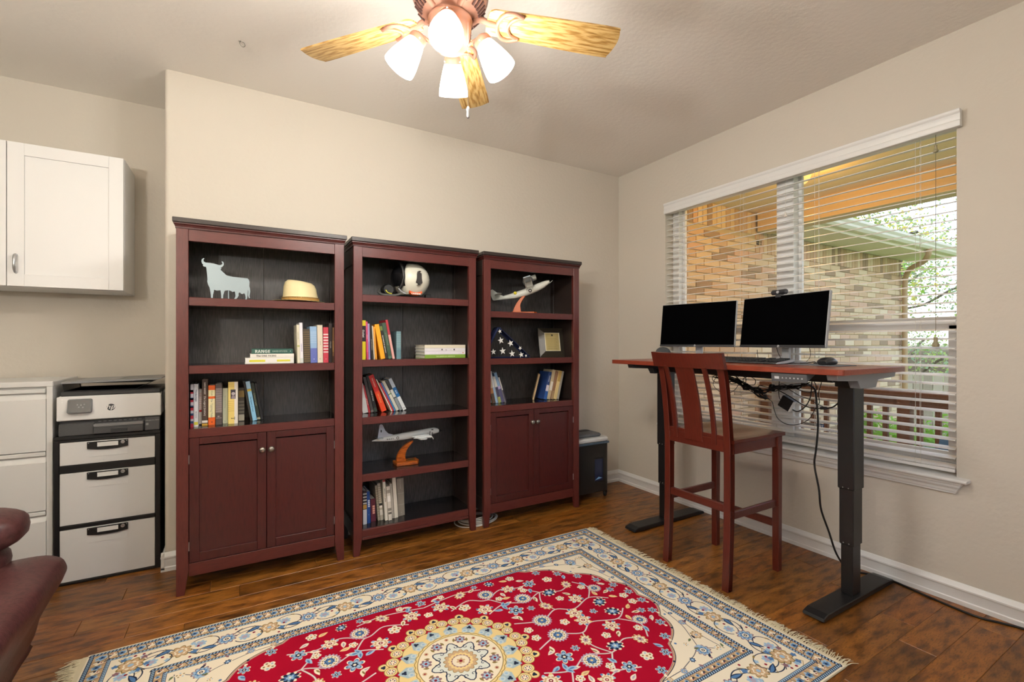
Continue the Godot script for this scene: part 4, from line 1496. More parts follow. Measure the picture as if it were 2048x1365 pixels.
func bookcase(x0: float, x1: float, shelves: Array, doors: bool, label: String) -> void:
	var w := x1 - x0
	var b := thing("bookcase", label, "bookcase", Vector3(x0, 0, 0.02), 0.0, "three cherry bookcases along the wall")
	var ch: Material = M.cherry
	for s in 2:
		var leg := v2([0.0, 0.0, 0.034, 0.0, 0.050, 0.115, 0.050, 1.806, 0.0, 1.806])
		var m := MB.new()
		if s:
			for i in leg.size():
				leg[i].x = w - leg[i].x
		put(m.prism(leg, 0.312, 0.340, 0.0, 0.0012), "stile", ch, b)
		var xa := 0.0 if s == 0 else w - 0.028
		put(bx(xa, 0.0, 0.0, xa + 0.028, 1.806, 0.045, 0.001), "rear_post", M.espresso, b)
		var xp := 0.007 if s == 0 else w - 0.021
		put(bx(xp, 0.10, 0.045, xp + 0.014, 1.806, 0.312), "side_panel", M.espresso, b)
		var xr := 0.0 if s == 0 else w - 0.007
		put(bx(xr, 1.705, 0.045, xr + 0.007, 1.806, 0.312, 0.001), "side_rail", M.espresso, b)
		put(bx(xr, 0.10, 0.045, xr + 0.007, 0.19, 0.312, 0.001), "side_rail", M.espresso, b)
	put(bx(-0.014, 1.833, -0.005, w + 0.014, 1.856, 0.358, 0.002), "top", M.espresso, b)
	# Cove moulding under the top, on the front and both sides.
	var pr := [[0.0, 1.806], [0.003, 1.806], [0.0035, 1.813], [0.006, 1.821], [0.010, 1.827], [0.010, 1.833], [0.0, 1.833]]
	var cm := MB.new()
	for i in pr.size() - 1:
		var p: Array = pr[i]
		var q: Array = pr[i + 1]
		var z0: float = 0.34 + p[0]
		var z1: float = 0.34 + q[0]
		cm.quad(Vector3(-p[0], p[1], z0), Vector3(w + p[0], p[1], z0), Vector3(w + q[0], q[1], z1), Vector3(-q[0], q[1], z1))
		cm.quad(Vector3(-p[0], p[1], 0), Vector3(-p[0], p[1], z0), Vector3(-q[0], q[1], z1), Vector3(-q[0], q[1], 0))
		cm.quad(Vector3(w + p[0], p[1], z0), Vector3(w + p[0], p[1], 0), Vector3(w + q[0], q[1], 0), Vector3(w + q[0], q[1], z1))
	put(cm, "crown_moulding", M.cherry_door, b)
	put(bx(0.028, 1.806, 0.0, w - 0.028, 1.832, 0.338), "top_board", M.espresso, b)
	put(bx(0.050, 1.748, 0.314, w - 0.050, 1.806, 0.336, 0.001), "frieze_rail", M.cherry_across, b)
	for i in shelves.size():
		var y: float = shelves[i]
		var sh := put(bx(0.0212, y - 0.040, 0.014, w - 0.0212, y, 0.311, 0.001), "shelf", M.shelf_top, b)
		put(bx(0.0505, y - 0.041, 0.311, w - 0.0505, y + 0.0003, 0.332, 0.0015), "shelf_edge", M.cherry_across, sh)
	if doors:
		put(bx(0.0212, 0.115, 0.014, w - 0.0212, 0.148, 0.309), "floor_board", M.espresso, b)
	put(bx(0.0505, 0.086, 0.308, w - 0.0505, 0.149 if doors else 0.101, 0.334, 0.001), "bottom_rail", M.cherry_across, b)
	# The back is two boards that meet in a shallow fold.
	var lo := 0.10
	for s in 2:
		var m := MB.new()
		var xa := 0.022 if s == 0 else w * 0.5 + 0.001
		var xb := w * 0.5 - 0.001 if s == 0 else w - 0.022
		var za := 0.005 if s == 0 else 0.0105
		var zb := 0.0105 if s == 0 else 0.005
		m.quad(Vector3(xa, lo, za), Vector3(xb, lo, zb), Vector3(xb, 1.806, zb), Vector3(xa, 1.806, za))
		m.quad(Vector3(xa, lo, za - 0.004), Vector3(xb, lo, zb - 0.004), Vector3(xb, 1.806, zb - 0.004), Vector3(xa, 1.806, za - 0.004), Vector3(0, 0, -1))
		m.quad(Vector3(xb if s == 0 else xa, lo, 0.0065), Vector3(xb if s == 0 else xa, lo, 0.0105), Vector3(xb if s == 0 else xa, 1.806, 0.0105), Vector3(xb if s == 0 else xa, 1.806, 0.0065), Vector3(1 if s == 0 else -1, 0, 0))
		put(m, "back_panel", M.back_panel, b)
	if doors:
		var mid := w * 0.5
		for s in 2:
			var a := 0.0525 if s == 0 else mid + 0.0012
			var c := mid - 0.0012 if s == 0 else w - 0.0525
			var y0 := 0.152
			var y1 := 0.769
			var d := put(bx(a + 0.04, y0 + 0.04, 0.313, c - 0.04, y1 - 0.04, 0.324), "door", M.cherry_door, b)
			put(bx(a, y0, 0.310, a + 0.042, y1, 0.334, 0.0012), "door_stile", M.cherry_door, d)
			put(bx(c - 0.042, y0, 0.310, c, y1, 0.334, 0.0012), "door_stile", M.cherry_door, d)
			put(bx(a + 0.042, y0, 0.310, c - 0.042, y0 + 0.045, 0.334, 0.0012), "door_rail", M.cherry_door, d)
			put(bx(a + 0.042, y1 - 0.033, 0.310, c - 0.042, y1, 0.334, 0.0012), "door_rail", M.cherry_door, d)
			var kx := mid - 0.0215 if s == 0 else mid + 0.0215
			var kn := MB.new().at(Transform3D(Basis(Vector3(1, 0, 0), Vector3(0, 0, 1), Vector3(0, -1, 0)), Vector3(kx, 0.680, 0.334)))
			kn.lathe(v2([0.009, 0.0, 0.0065, 0.006, 0.007, 0.010, 0.013, 0.014, 0.0155, 0.020, 0.013, 0.026, 0.006, 0.029, 0.0, 0.0295]), 18, 50.0)
			put(kn, "knob", M.pewter, d)
			for hy in [0.235, 0.665]:
				var hx := a - 0.0015 if s == 0 else c + 0.0015
				put(MB.new().tube(v3([hx, hy - 0.022, 0.334, hx, hy + 0.022, 0.334]), 0.0028, 8), "hinge", M.steel, d)


func bookcases() -> void:
	bookcase(-3.228, -2.443, [1.470, 1.130, 0.812], true, "dark cherry bookcase with two doors beside the filing cabinets")
	bookcase(-2.390, -1.604, [1.527, 1.143, 0.803, 0.467, 0.143], false, "dark cherry open bookcase with five shelves and no doors")
	bookcase(-1.543, -0.738, [1.458, 1.135, 0.812], true, "dark cherry bookcase with two doors nearest the window")


# One upright book: spine at z = zf facing the room, left foot at x, leaning (degrees) to the left when positive.
# print: [text, ink, size share, centre share] ; bands: [from, to, colour] in shares of the height.
func book(label: String, group: String, x: float, y: float, zf: float, th: float, h: float, d: float, lean: float, hex: String, bands := [], prints := [], turn := 0.0) -> Node3D:
	var l := deg_to_rad(lean)
	var o := thing("book", label, "book", Vector3(x, y + (th * sin(-l) if l < 0.0 else 0.0), zf), turn, group)
	o.rotation = Vector3(0, turn, l)
	var c := minf(0.0022, th * 0.2)
	var m := MB.new().at(Transform3D(Basis(Vector3(1, 0, 0), Vector3(0, 0, -1), Vector3(0, 1, 0)), Vector3.ZERO))
	# cover: a U in plan, pulled up
	m.prism(v2([0, d, 0, c * 0.6, c * 0.6, 0, th - c * 0.6, 0, th, c * 0.6, th, d, th - c, d, th - c, c, c, c, c, d]), 0.0, h)
	put(m, "cover", hexm(hex, 0.45), o)
	put(bx(c, 0.003, -d + 0.004, th - c, h - 0.003, -c), "pages", M.paper, o)
	for q in bands:
		put(bx(0.0004, q[0] * h, -0.0002, th - 0.0004, q[1] * h, 0.0005), "spine_band", hexm(q[2], 0.5), o)
	for q in prints:
		var f: Font = bold if q.size() > 4 and q[4] == 1 else (serif if q.size() > 4 else font)
		words(q[0], th * q[2], hexm(q[1], 0.6), o, Transform3D(Basis(Vector3(0, -1, 0), Vector3(1, 0, 0), Vector3(0, 0, 1)), Vector3(th * 0.5, h * q[3], 0.0008)), "title", f, h * 0.5)
	return o


# A book lying flat: spine to the room, from x over len.
func flat_book(label: String, group: String, x: float, y: float, zf: float, len: float, th: float, d: float, hex: String, prints := [], bands := [], turn := 0.0) -> void:
	var o := thing("book", label, "book", Vector3(x, y, zf), turn, group)
	var c := 0.0022
	var m := MB.new().at(Transform3D(Basis(Vector3(0, 0, -1), Vector3(0, 1, 0), Vector3(1, 0, 0)), Vector3.ZERO))
	m.prism(v2([d, 0, c * 0.6, 0, 0, c * 0.6, 0, th - c * 0.6, c * 0.6, th, d, th, d, th - c, c, th - c, c, c, d, c]), 0.0, len)
	put(m, "cover", hexm(hex, 0.45), o)
	put(bx(0.003, c, -d + 0.004, len - 0.003, th - c, -c), "pages", M.paper, o)
	for q in bands:
		put(bx(q[0] * len, th * q[3], -0.0002, q[1] * len, th * q[4], 0.0005), "spine_band", hexm(q[2], 0.5), o)
	for q in prints:
		words(q[0], th * q[2], hexm(q[1], 0.6), o, Transform3D(Basis(), Vector3(len * q[3], th * 0.5, 0.0008)), "title", bold if q.size() > 4 else font, len * 0.6)


func lines(n: int, a: float, b: float, hex: String, share := 0.5) -> Array:
	var o := []
	for i in n:
		var q := a + (b - a) * i / n
		o.append([q, q + (b - a) / n * share, hex])
	return o


func books() -> void:
	var p := "above the doors beside the printer"
	var g := "books above the doors beside the printer"
	var y := 0.8123
	book("slim red, blue and white patterned paperback, leftmost " + p, g, -3.1760, y, 0.277, 0.0135, 0.219, 0.15, 0, "c9c6cf", lines(5, 0.0, 0.98, "b3243a", 0.45) + lines(5, 0.09, 1.0, "27436e", 0.3))
	book("white paperback with yellow foot label " + p, g, -3.1615, y, 0.262, 0.0175, 0.219, 0.15, 0, "e6e8ec", [[0.04, 0.11, "d6d34a"]], [["Thinkertoys", "44506a", 0.62, 0.73, 1], ["MICHALKO", "6a6f7a", 0.4, 0.28]])
	book("short white paperback with red square " + p, g, -3.1432, y, 0.212, 0.0125, 0.189, 0.13, 0, "e3ded5", [[0.36, 0.42, "c52b2f"], [0.0, 0.03, "3a2b2b"]] + lines(9, 0.46, 0.92, "d9a9a0", 0.4))
	book("tall brown book with yellow foot " + p, g, -3.1298, y, 0.229, 0.0265, 0.240, 0.155, 0, "4c3a30", [[0.0, 0.03, "d8a93a"], [0.05, 0.10, "e8e4dc"]], [["DAVE RAMSEY", "efe9df", 0.36, 0.80, 1], ["The Legacy Journey", "efe9df", 0.42, 0.42, 2]])
	book("orange book with cream title panels " + p, g, -3.1012, y, 0.238, 0.031, 0.208, 0.14, 0, "e8661c", [[0.72, 0.88, "efe6b4"], [0.19, 0.66, "efe6b4"]], [["FOUR", "6a7a4a", 0.34, 0.80], ["The Tipping Point", "5a6a66", 0.40, 0.42, 2], ["•", "7a2a12", 0.9, 0.07]])
	book("charcoal book with many fine white lines " + p, g, -3.0685, y, 0.250, 0.029, 0.216, 0.15, 0, "554a49", lines(22, 0.32, 0.90, "b7adab", 0.35) + [[0.16, 0.165, "d2cac8"], [0.30, 0.305, "d2cac8"]], [["o", "d2cac8", 0.5, 0.20]])
	book("pale green short paperback " + p, g, -3.0378, y, 0.222, 0.024, 0.188, 0.135, 0, "d7dcc4", [], [["The Art of Living", "a8b898", 0.35, 0.62, 2], ["o", "7fa88e", 0.5, 0.06]])
	var yb := book("thick yellow and white book with portrait photo " + p, g, -3.0120, y, 0.252, 0.045, 0.222, 0.16, 0, "ead27a", lines(6, 0.30, 0.58, "c9ab52", 0.25) + lines(4, 0.88, 0.98, "c9ab52", 0.3), [["T", "26221c", 0.55, 0.13, 2]])
	put(bx(0.0285, 0.0, -0.0002, 0.0446, 0.222, 0.0006), "spine_band", hexm("e9e4da", 0.5), yb)
	put(bx(0.011, 0.132, 0.0, 0.034, 0.182, 0.0011), "photo", hexm("3b333c", 0.5), yb)
	put(MB.new().at(xf(Vector3(0.0235, 0.160, 0.0011))).prism(circ(0, 0, 0.0085, 14), 0, 0.0003), "photo_face", hexm("b9adb0", 0.6), yb)
	put(MB.new().at(xf(Vector3(0.0235, 0.141, 0.0011))).prism(v2([-0.0095, -0.008, 0.0095, -0.008, 0.006, 0.009, -0.006, 0.009]), 0, 0.0003), "photo_coat", hexm("8f848c", 0.6), yb)
	book("short dark mottled book with gold label " + p, g, -2.9640, y, 0.185, 0.0275, 0.183, 0.13, 0, "4a4640", [[0.72, 0.92, "a38a52"], [0.02, 0.20, "b7b1a0"]] + lines(4, 0.25, 0.66, "6f6a60", 0.5))
	book("thin black book leaning beside the light blue one " + p, g, -2.9080, y, 0.200, 0.010, 0.224, 0.14, 9.2, "23211f", [[0.0, 0.9, "2d2a27"]])
	book("light blue leaning book with blue title " + p, g, -2.8965, y, 0.205, 0.021, 0.220, 0.14, 9.2, "8cc4e4", [[0.80, 0.99, "a9cfe8"], [0.75, 0.81, "e3c84f"]], [["The Speed of Trust", "3f6f9c", 0.45, 0.42, 1]])
	book("dark green leaning book with pale lettering " + p, g, -2.8740, y, 0.192, 0.0165, 0.209, 0.135, 9.2, "2c3428", [[0.02, 0.07, "a8a48c"]], [["The Road Less Traveled", "b3b69a", 0.42, 0.56]])
	book("black leaning book, rightmost " + p, g, -2.8560, y, 0.185, 0.013, 0.207, 0.135, 9.2, "1d1d1f")
	# Second shelf of the same bookcase.
	p = "on the second shelf beside the printer"
	g = "books on the second shelf beside the printer"
	y = 1.1303
	var z := 0.295
	flat_book("yellow-striped white book, lowest of the flat stack " + p, g, -2.934, y, z, 0.236, 0.032, 0.16, "eae8e2", [], [[0.08, 0.40, "d8d23a", 0.32, 0.68], [0.64, 0.92, "d8d23a", 0.34, 0.66]])
	flat_book("white book in the middle of the flat stack " + p, g, -2.911, y + 0.0323, z, 0.213, 0.021, 0.15, "ece9e0", [["The ONE THING", "3a3a36", 0.62, 0.36, 1]])
	flat_book("dark green book on top of the flat stack " + p, g, -2.904, y + 0.0536, z, 0.200, 0.027, 0.15, "2f5a50", [["RANGE", "dfe6df", 0.82, 0.26, 1], ["DAVID EPSTEIN", "c3d2c8", 0.40, 0.68], ["•", "e6eae4", 0.6, 0.94]])
	book("thin cream paperback touching the flat stack " + p, g, -2.6800, y, z, 0.0140, 0.214, 0.15, 1.4, "ded9c2", [[0.42, 0.47, "b9bd7a"]], [["Good to Great", "8f8a6c", 0.45, 0.72, 2]])
	book("tall white paperback with purple lettering " + p, g, -2.6655, y, z, 0.0165, 0.226, 0.16, 1.4, "e9e8ee", [[0.0, 0.12, "d7dbd6"]], [["LEADERSHIP", "7b72a8", 0.5, 0.38]])
	book("dark brown book with gold filigree " + p, g, -2.6470, y, z, 0.0345, 0.191, 0.14, 1.4, "43382a", lines(14, 0.04, 0.96, "6d5c3c", 0.4))
	book("blue paperback with an indigo foot " + p, g, -2.6115, y, z, 0.036, 0.206, 0.15, 1.4, "8fb1d4", [[0.0, 0.40, "5f6cb4"]] + lines(7, 0.55, 0.88, "a9c4de", 0.4), [["•", "e3e6f0", 0.5, 0.10]])
	book("cream paperback with small black ornament " + p, g, -2.5740, y, z, 0.0285, 0.215, 0.15, 1.0, "d9cfba", [], [["* * *", "4a463e", 0.35, 0.52], ["o", "8d7f60", 0.5, 0.10]])
	book("red paperback with white ribs " + p, g, -2.5440, y, z, 0.0280, 0.203, 0.15, 0.4, "c0394a", lines(7, 0.28, 0.86, "e4d6d2", 0.42), [["•", "e9dcd8", 0.5, 0.10]])
	book("tall black book with tiny white title " + p, g, -2.5150, y, z, 0.0195, 0.226, 0.15, 0.0, "2a1f1e", [], [["STEVE JOBS", "d2c8c4", 0.40, 0.45]])
	book("brown book at the end of the row " + p, g, -2.4945, y, 0.292, 0.0200, 0.202, 0.15, 0.0, "8d6a49", [[0.30, 0.62, "b58a58"], [0.0, 0.18, "5b4130"]])
	# Open bookcase, second shelf.
	p = "on the doorless case, second shelf"
	g = "books on the second shelf of the open bookcase"
	y = 1.1433
	book("yellow and black paperback at the left end " + p, g, -2.3370, y, 0.30, 0.0300, 0.235, 0.15, 0.0, "efdf1e", [[0.46, 0.86, "26222a"]], [["Quiet", "f2f0ea", 0.58, 0.66, 1]])
	book("thin pink paperback " + p, g, -2.3020, y, 0.30, 0.0115, 0.228, 0.15, 1.6, "d4527c", [[0.0, 0.2, "c03a66"]], [["PRESENCE", "f0dfe6", 0.5, 0.6]])
	book("thin lilac paperback " + p, g, -2.2900, y, 0.30, 0.0110, 0.216, 0.15, 1.6, "a69ac4", [[0.05, 0.5, "8f86bc"]])
	book("thin black paperback with white lettering " + p, g, -2.2740, y, 0.30, 0.0130, 0.211, 0.15, 3.0, "24211f", [], [["THE FOUR AGREEMENTS", "d9d4c8", 0.48, 0.42]])
	book("very thin cream booklet " + p, g, -2.2590, y, 0.30, 0.0065, 0.203, 0.15, 3.4, "cfc8b4")
	book("thin orange paperback " + p, g, -2.2510, y, 0.30, 0.0115, 0.197, 0.14, 3.8, "e39a2e")
	book("plain amber leaning book " + p, g, -2.2160, y, 0.30, 0.0270, 0.214, 0.15, 10.6, "f2a51c")
	book("black leaning book with white title " + p, g, -2.1880, y, 0.30, 0.0165, 0.221, 0.15, 10.6, "211d1c", [[0.80, 0.92, "6a7a3a"]], [["THE PURSUIT OF HAPPYNESS", "e6e2d8", 0.50, 0.42, 1]])
	book("dark green leaning book " + p, g, -2.1705, y, 0.30, 0.0245, 0.224, 0.15, 10.6, "39513f", [[0.02, 0.08, "54705c"]], [["EXTREME OWNERSHIP", "8fa48e", 0.32, 0.55]])
	book("tall red leaning book with pale edge " + p, g, -2.1450, y, 0.30, 0.0150, 0.244, 0.15, 10.6, "b23440", [[0.0, 0.62, "d7a39c"]])
	book("short upright teal book " + p, g, -2.1160, y, 0.285, 0.0280, 0.172, 0.12, 0.0, "6d9098", [[0.0, 0.33, "5d828c"]] + lines(8, 0.42, 0.94, "86a6ac", 0.45))
	flat_book("green edged book, lowest of the flat pile " + p, g, -1.938, y, 0.30, 0.284, 0.0235, 0.19, "7da23c", [["THE BIRDS OF AMERICA", "c9dc9a", 0.5, 0.5, 1]])
	flat_book("white book second from the bottom of the flat pile " + p, g, -1.938, y + 0.0238, 0.30, 0.284, 0.0215, 0.19, "e6e3ea", [["- - - - - - -", "b9a9a0", 0.5, 0.4]], [[0.93, 0.95, "c98a4a", 0.3, 0.7]])
	flat_book("white book with black figures in the flat pile " + p, g, -1.938, y + 0.0456, 0.30, 0.284, 0.0205, 0.19, "e2e1e4", [], [[0.40, 0.43, "3c3a44", 0.3, 0.75], [0.50, 0.53, "b9b0b8", 0.2, 0.6], [0.70, 0.73, "4a4650", 0.25, 0.75], [0.62, 0.65, "c9c0c8", 0.4, 0.6]])
	flat_book("cream book on top of the flat pile " + p, g, -1.938, y + 0.0664, 0.30, 0.284, 0.0205, 0.19, "e0dac4")
	# Third shelf: everything leans to the left.
	p = "on the doorless case, third shelf"
	g = "leaning books on the third shelf"
	y = 0.8033
	z = 0.178
	book("white leaning book at the left end " + p, g, -2.2960, y, z, 0.0330, 0.185, 0.13, 10.0, "e2e0da", [[0.0, 0.5, "e9e7e2"]])
	book("thin red leaning book with pale title " + p, g, -2.2610, y, z, 0.0130, 0.178, 0.13, 12.5, "c22f36", [], [["THE MOTHERS", "f0c9c0", 0.5, 0.4, 1]])
	book("dark grey leaning book " + p, g, -2.2460, y, z, 0.0180, 0.230, 0.13, 12.5, "4d4745", [[0.02, 0.07, "7d7672"]], [["RISE", "6d6664", 0.6, 0.8]])
	book("black leaning book with white title " + p, g, -2.2260, y, z, 0.0205, 0.239, 0.13, 12.5, "1e1e1c", [[0.03, 0.12, "3b4a3c"]], [["THE ART OF WAR", "e6e4dc", 0.42, 0.45, 1]])
	book("thick red and orange leaning book " + p, g, -2.1790, y, z, 0.0330, 0.246, 0.13, 20.0, "f0491c", [[0.55, 1.0, "dc2a24"]], [["THE LIVES OF", "f4c77a", 0.30, 0.36, 1], ["THE STOICS", "f6dcc8", 0.34, 0.80, 1]])
	book("thin white leaning booklet right of the red one " + p, g, -2.1170, y, z, 0.0060, 0.230, 0.12, 25.5, "ece2cf")
	book("thin crimson leaning paperback " + p, g, -2.1090, y, z, 0.0085, 0.203, 0.12, 25.5, "c9343c")
	book("thin blue and purple leaning paperback " + p, g, -2.0980, y, z, 0.0100, 0.202, 0.12, 25.5, "5a74b4", [[0.0, 0.35, "3f7db0"]])
	book("cream leaning paperback " + p, g, -2.0850, y, z, 0.0180, 0.211, 0.12, 25.5, "d8d6c8", [[0.55, 0.58, "6a9a5a"]])
	book("grey and black leaning paperback " + p, g, -2.0630, y, z, 0.0185, 0.214, 0.12, 25.5, "33383a", [[0.0, 0.42, "8a9296"], [0.45, 0.7, "cfd2cc"]])
	book("blue and white leaning book at the right end " + p, g, -2.0400, y, z, 0.0225, 0.228, 0.12, 25.5, "c6d4e2", [[0.42, 0.72, "1f6aa8"], [0.0, 0.42, "e2e6e8"]], [["Grit", "dfe9f2", 0.6, 0.58, 1], ["S", "4a4e54", 0.6, 0.06, 1]])
	# Bottom shelf.
	p = "on the doorless case, bottom shelf"
	g = "books on the bottom shelf"
	y = 0.1433
	book("very thin bright blue booklet at the left end " + p, g, -2.3230, y, 0.250, 0.0060, 0.250, 0.17, 0.2, "2f5aa6")
	book("black and white patterned book " + p, g, -2.3150, y, 0.265, 0.0230, 0.205, 0.15, 0.2, "22242a", [[0.0, 0.44, "dfe2e6"], [0.46, 0.58, "c99a4a"]] + lines(4, 0.60, 0.97, "c9ccc6", 0.45))
	book("blue book with white characters " + p, g, -2.2880, y, 0.260, 0.0200, 0.195, 0.14, 1.6, "1d4f9a", [], [["■ ■ ■ ■", "d6dde8", 0.45, 0.62], ["•", "e6eaf0", 0.6, 0.27]])
	book("short maroon book with pale characters " + p, g, -2.2620, y, 0.245, 0.0300, 0.141, 0.11, 1.8, "5d2436", [], [["■ ■ ■ ■", "d9a08c", 0.36, 0.52]])
	book("thin grey paperback left of the pair of grey books " + p, g, -2.2200, y, 0.245, 0.0135, 0.220, 0.16, 5.0, "a39b88", lines(12, 0.1, 0.95, "8a8270", 0.4))
	book("grey paperback with a black and white emblem " + p, g, -2.2060, y, 0.250, 0.0190, 0.232, 0.16, 5.0, "b3ac9c", [[0.40, 0.46, "2c2c2a"], [0.34, 0.39, "e2dfd6"], [0.14, 0.28, "dcd8cc"]] + lines(8, 0.5, 0.96, "8f8878", 0.4))
	book("tall white paperback with black lettering " + p, g, -2.1810, y, 0.268, 0.0170, 0.255, 0.17, 4.0, "e2ded2", [[0.95, 1.0, "b0483c"]], [["HISTORY OF JAPAN", "4a4844", 0.55, 0.62, 1]])
	book("white paperback with grey blotches " + p, g, -2.1630, y, 0.278, 0.0215, 0.212, 0.15, 4.0, "dad6ca", [[0.55, 0.72, "f0eee6"], [0.80, 0.90, "9a958a"], [0.28, 0.36, "8a857a"], [0.18, 0.24, "6a665e"]])
	book("spiral bound notebook with dotted wire " + p, g, -2.1380, y, 0.260, 0.0150, 0.225, 0.16, 4.0, "8d8778", lines(34, 0.02, 0.98, "dcd8cc", 0.5))
	book("tall plain cream book " + p, g, -2.1200, y, 0.256, 0.0235, 0.254, 0.17, 3.6, "ddd8ca")
	book("thick grey cloth book at the right end " + p, g, -2.0930, y, 0.240, 0.0450, 0.239, 0.16, 2.4, "8b857b", [[0.60, 0.605, "b8b3a8"], [0.30, 0.305, "b8b3a8"]], [["ENCYCLOPEDIA", "c0bbae", 0.2, 0.85], ["•", "c8c3b6", 0.3, 0.09]])
	# Window bookcase.
	p = "above the doors nearest the window"
	g = "books above the doors nearest the window"
	y = 0.8123
	z = 0.222
	book("thin grey and white booklet, leftmost " + p, g, -1.4700, y, z, 0.0110, 0.195, 0.13, 9.0, "c9cdd2")
	book("teal leaning book " + p, g, -1.4450, y, z, 0.0330, 0.168, 0.13, 11.5, "7f9e9e")
	book("orange and tan leaning book " + p, g, -1.4060, y, z, 0.0240, 0.177, 0.13, 11.5, "c98f5a", [[0.0, 0.4, "6a5646"], [0.62, 1.0, "e0cdb0"]])
	book("tall white and blue leaning book " + p, g, -1.3790, y, z, 0.0175, 0.232, 0.13, 13.5, "a9c6e2", [[0.5, 1.0, "e9ecec"]])
	book("white and olive leaning book " + p, g, -1.3560, y, z, 0.0210, 0.195, 0.13, 14.5, "e3e0d6", [[0.0, 0.22, "a5a860"], [0.22, 0.6, "4a4660"]])
	book("blue to violet leaning book " + p, g, -1.3300, y, z, 0.0230, 0.225, 0.13, 17.0, "8fb0d0", [[0.0, 0.45, "5a5878"], [0.45, 0.55, "b9a9d0"]])
	book("thin pale booklet at the end of the left row " + p, g, -1.2990, y, z, 0.0095, 0.190, 0.13, 18.5, "ccc8c4", [[0.0, 0.5, "4a4450"]])
	book("plain tan book turned so its cover shows " + p, g, -1.0560, y, 0.200, 0.0130, 0.200, 0.13, -13.5, "b59a72", [], [], -0.55)
	book("navy blue leaning book with silver title " + p, g, -0.9720, y, 0.230, 0.0260, 0.212, 0.13, -13.5, "24407a", [[0.30, 0.52, "d6d2dc"], [0.0, 0.3, "2c5ca4"]], [["TITANIC", "c6d0e0", 0.5, 0.75, 1]])
	book("tall cream leaning paperback " + p, g, -0.9430, y, 0.238, 0.0230, 0.228, 0.13, -13.5, "c3b491", [[0.3, 0.6, "e0dccf"]])
	book("brown leaning paperback " + p, g, -0.9180, y, 0.246, 0.0215, 0.218, 0.13, -13.5, "8f6a50", [[0.0, 0.3, "a58a66"]])
	book("yellowish cream leaning paperback " + p, g, -0.8940, y, 0.252, 0.0260, 0.220, 0.13, -13.5, "d9c38a", [[0.62, 1.0, "b89a58"]])
	book("thin grey leaning paperback at the right end " + p, g, -0.8660, y, 0.255, 0.0165, 0.216, 0.13, -13.5, "9a958a")


func star(o: Vector2, r: float, turn: float) -> PackedVector2Array:
	var p := PackedVector2Array()
	for i in 10:
		p.append(o + Vector2.from_angle(turn + PI / 2 + TAU * i / 10) * (r if i % 2 == 0 else r * 0.40))
	return p


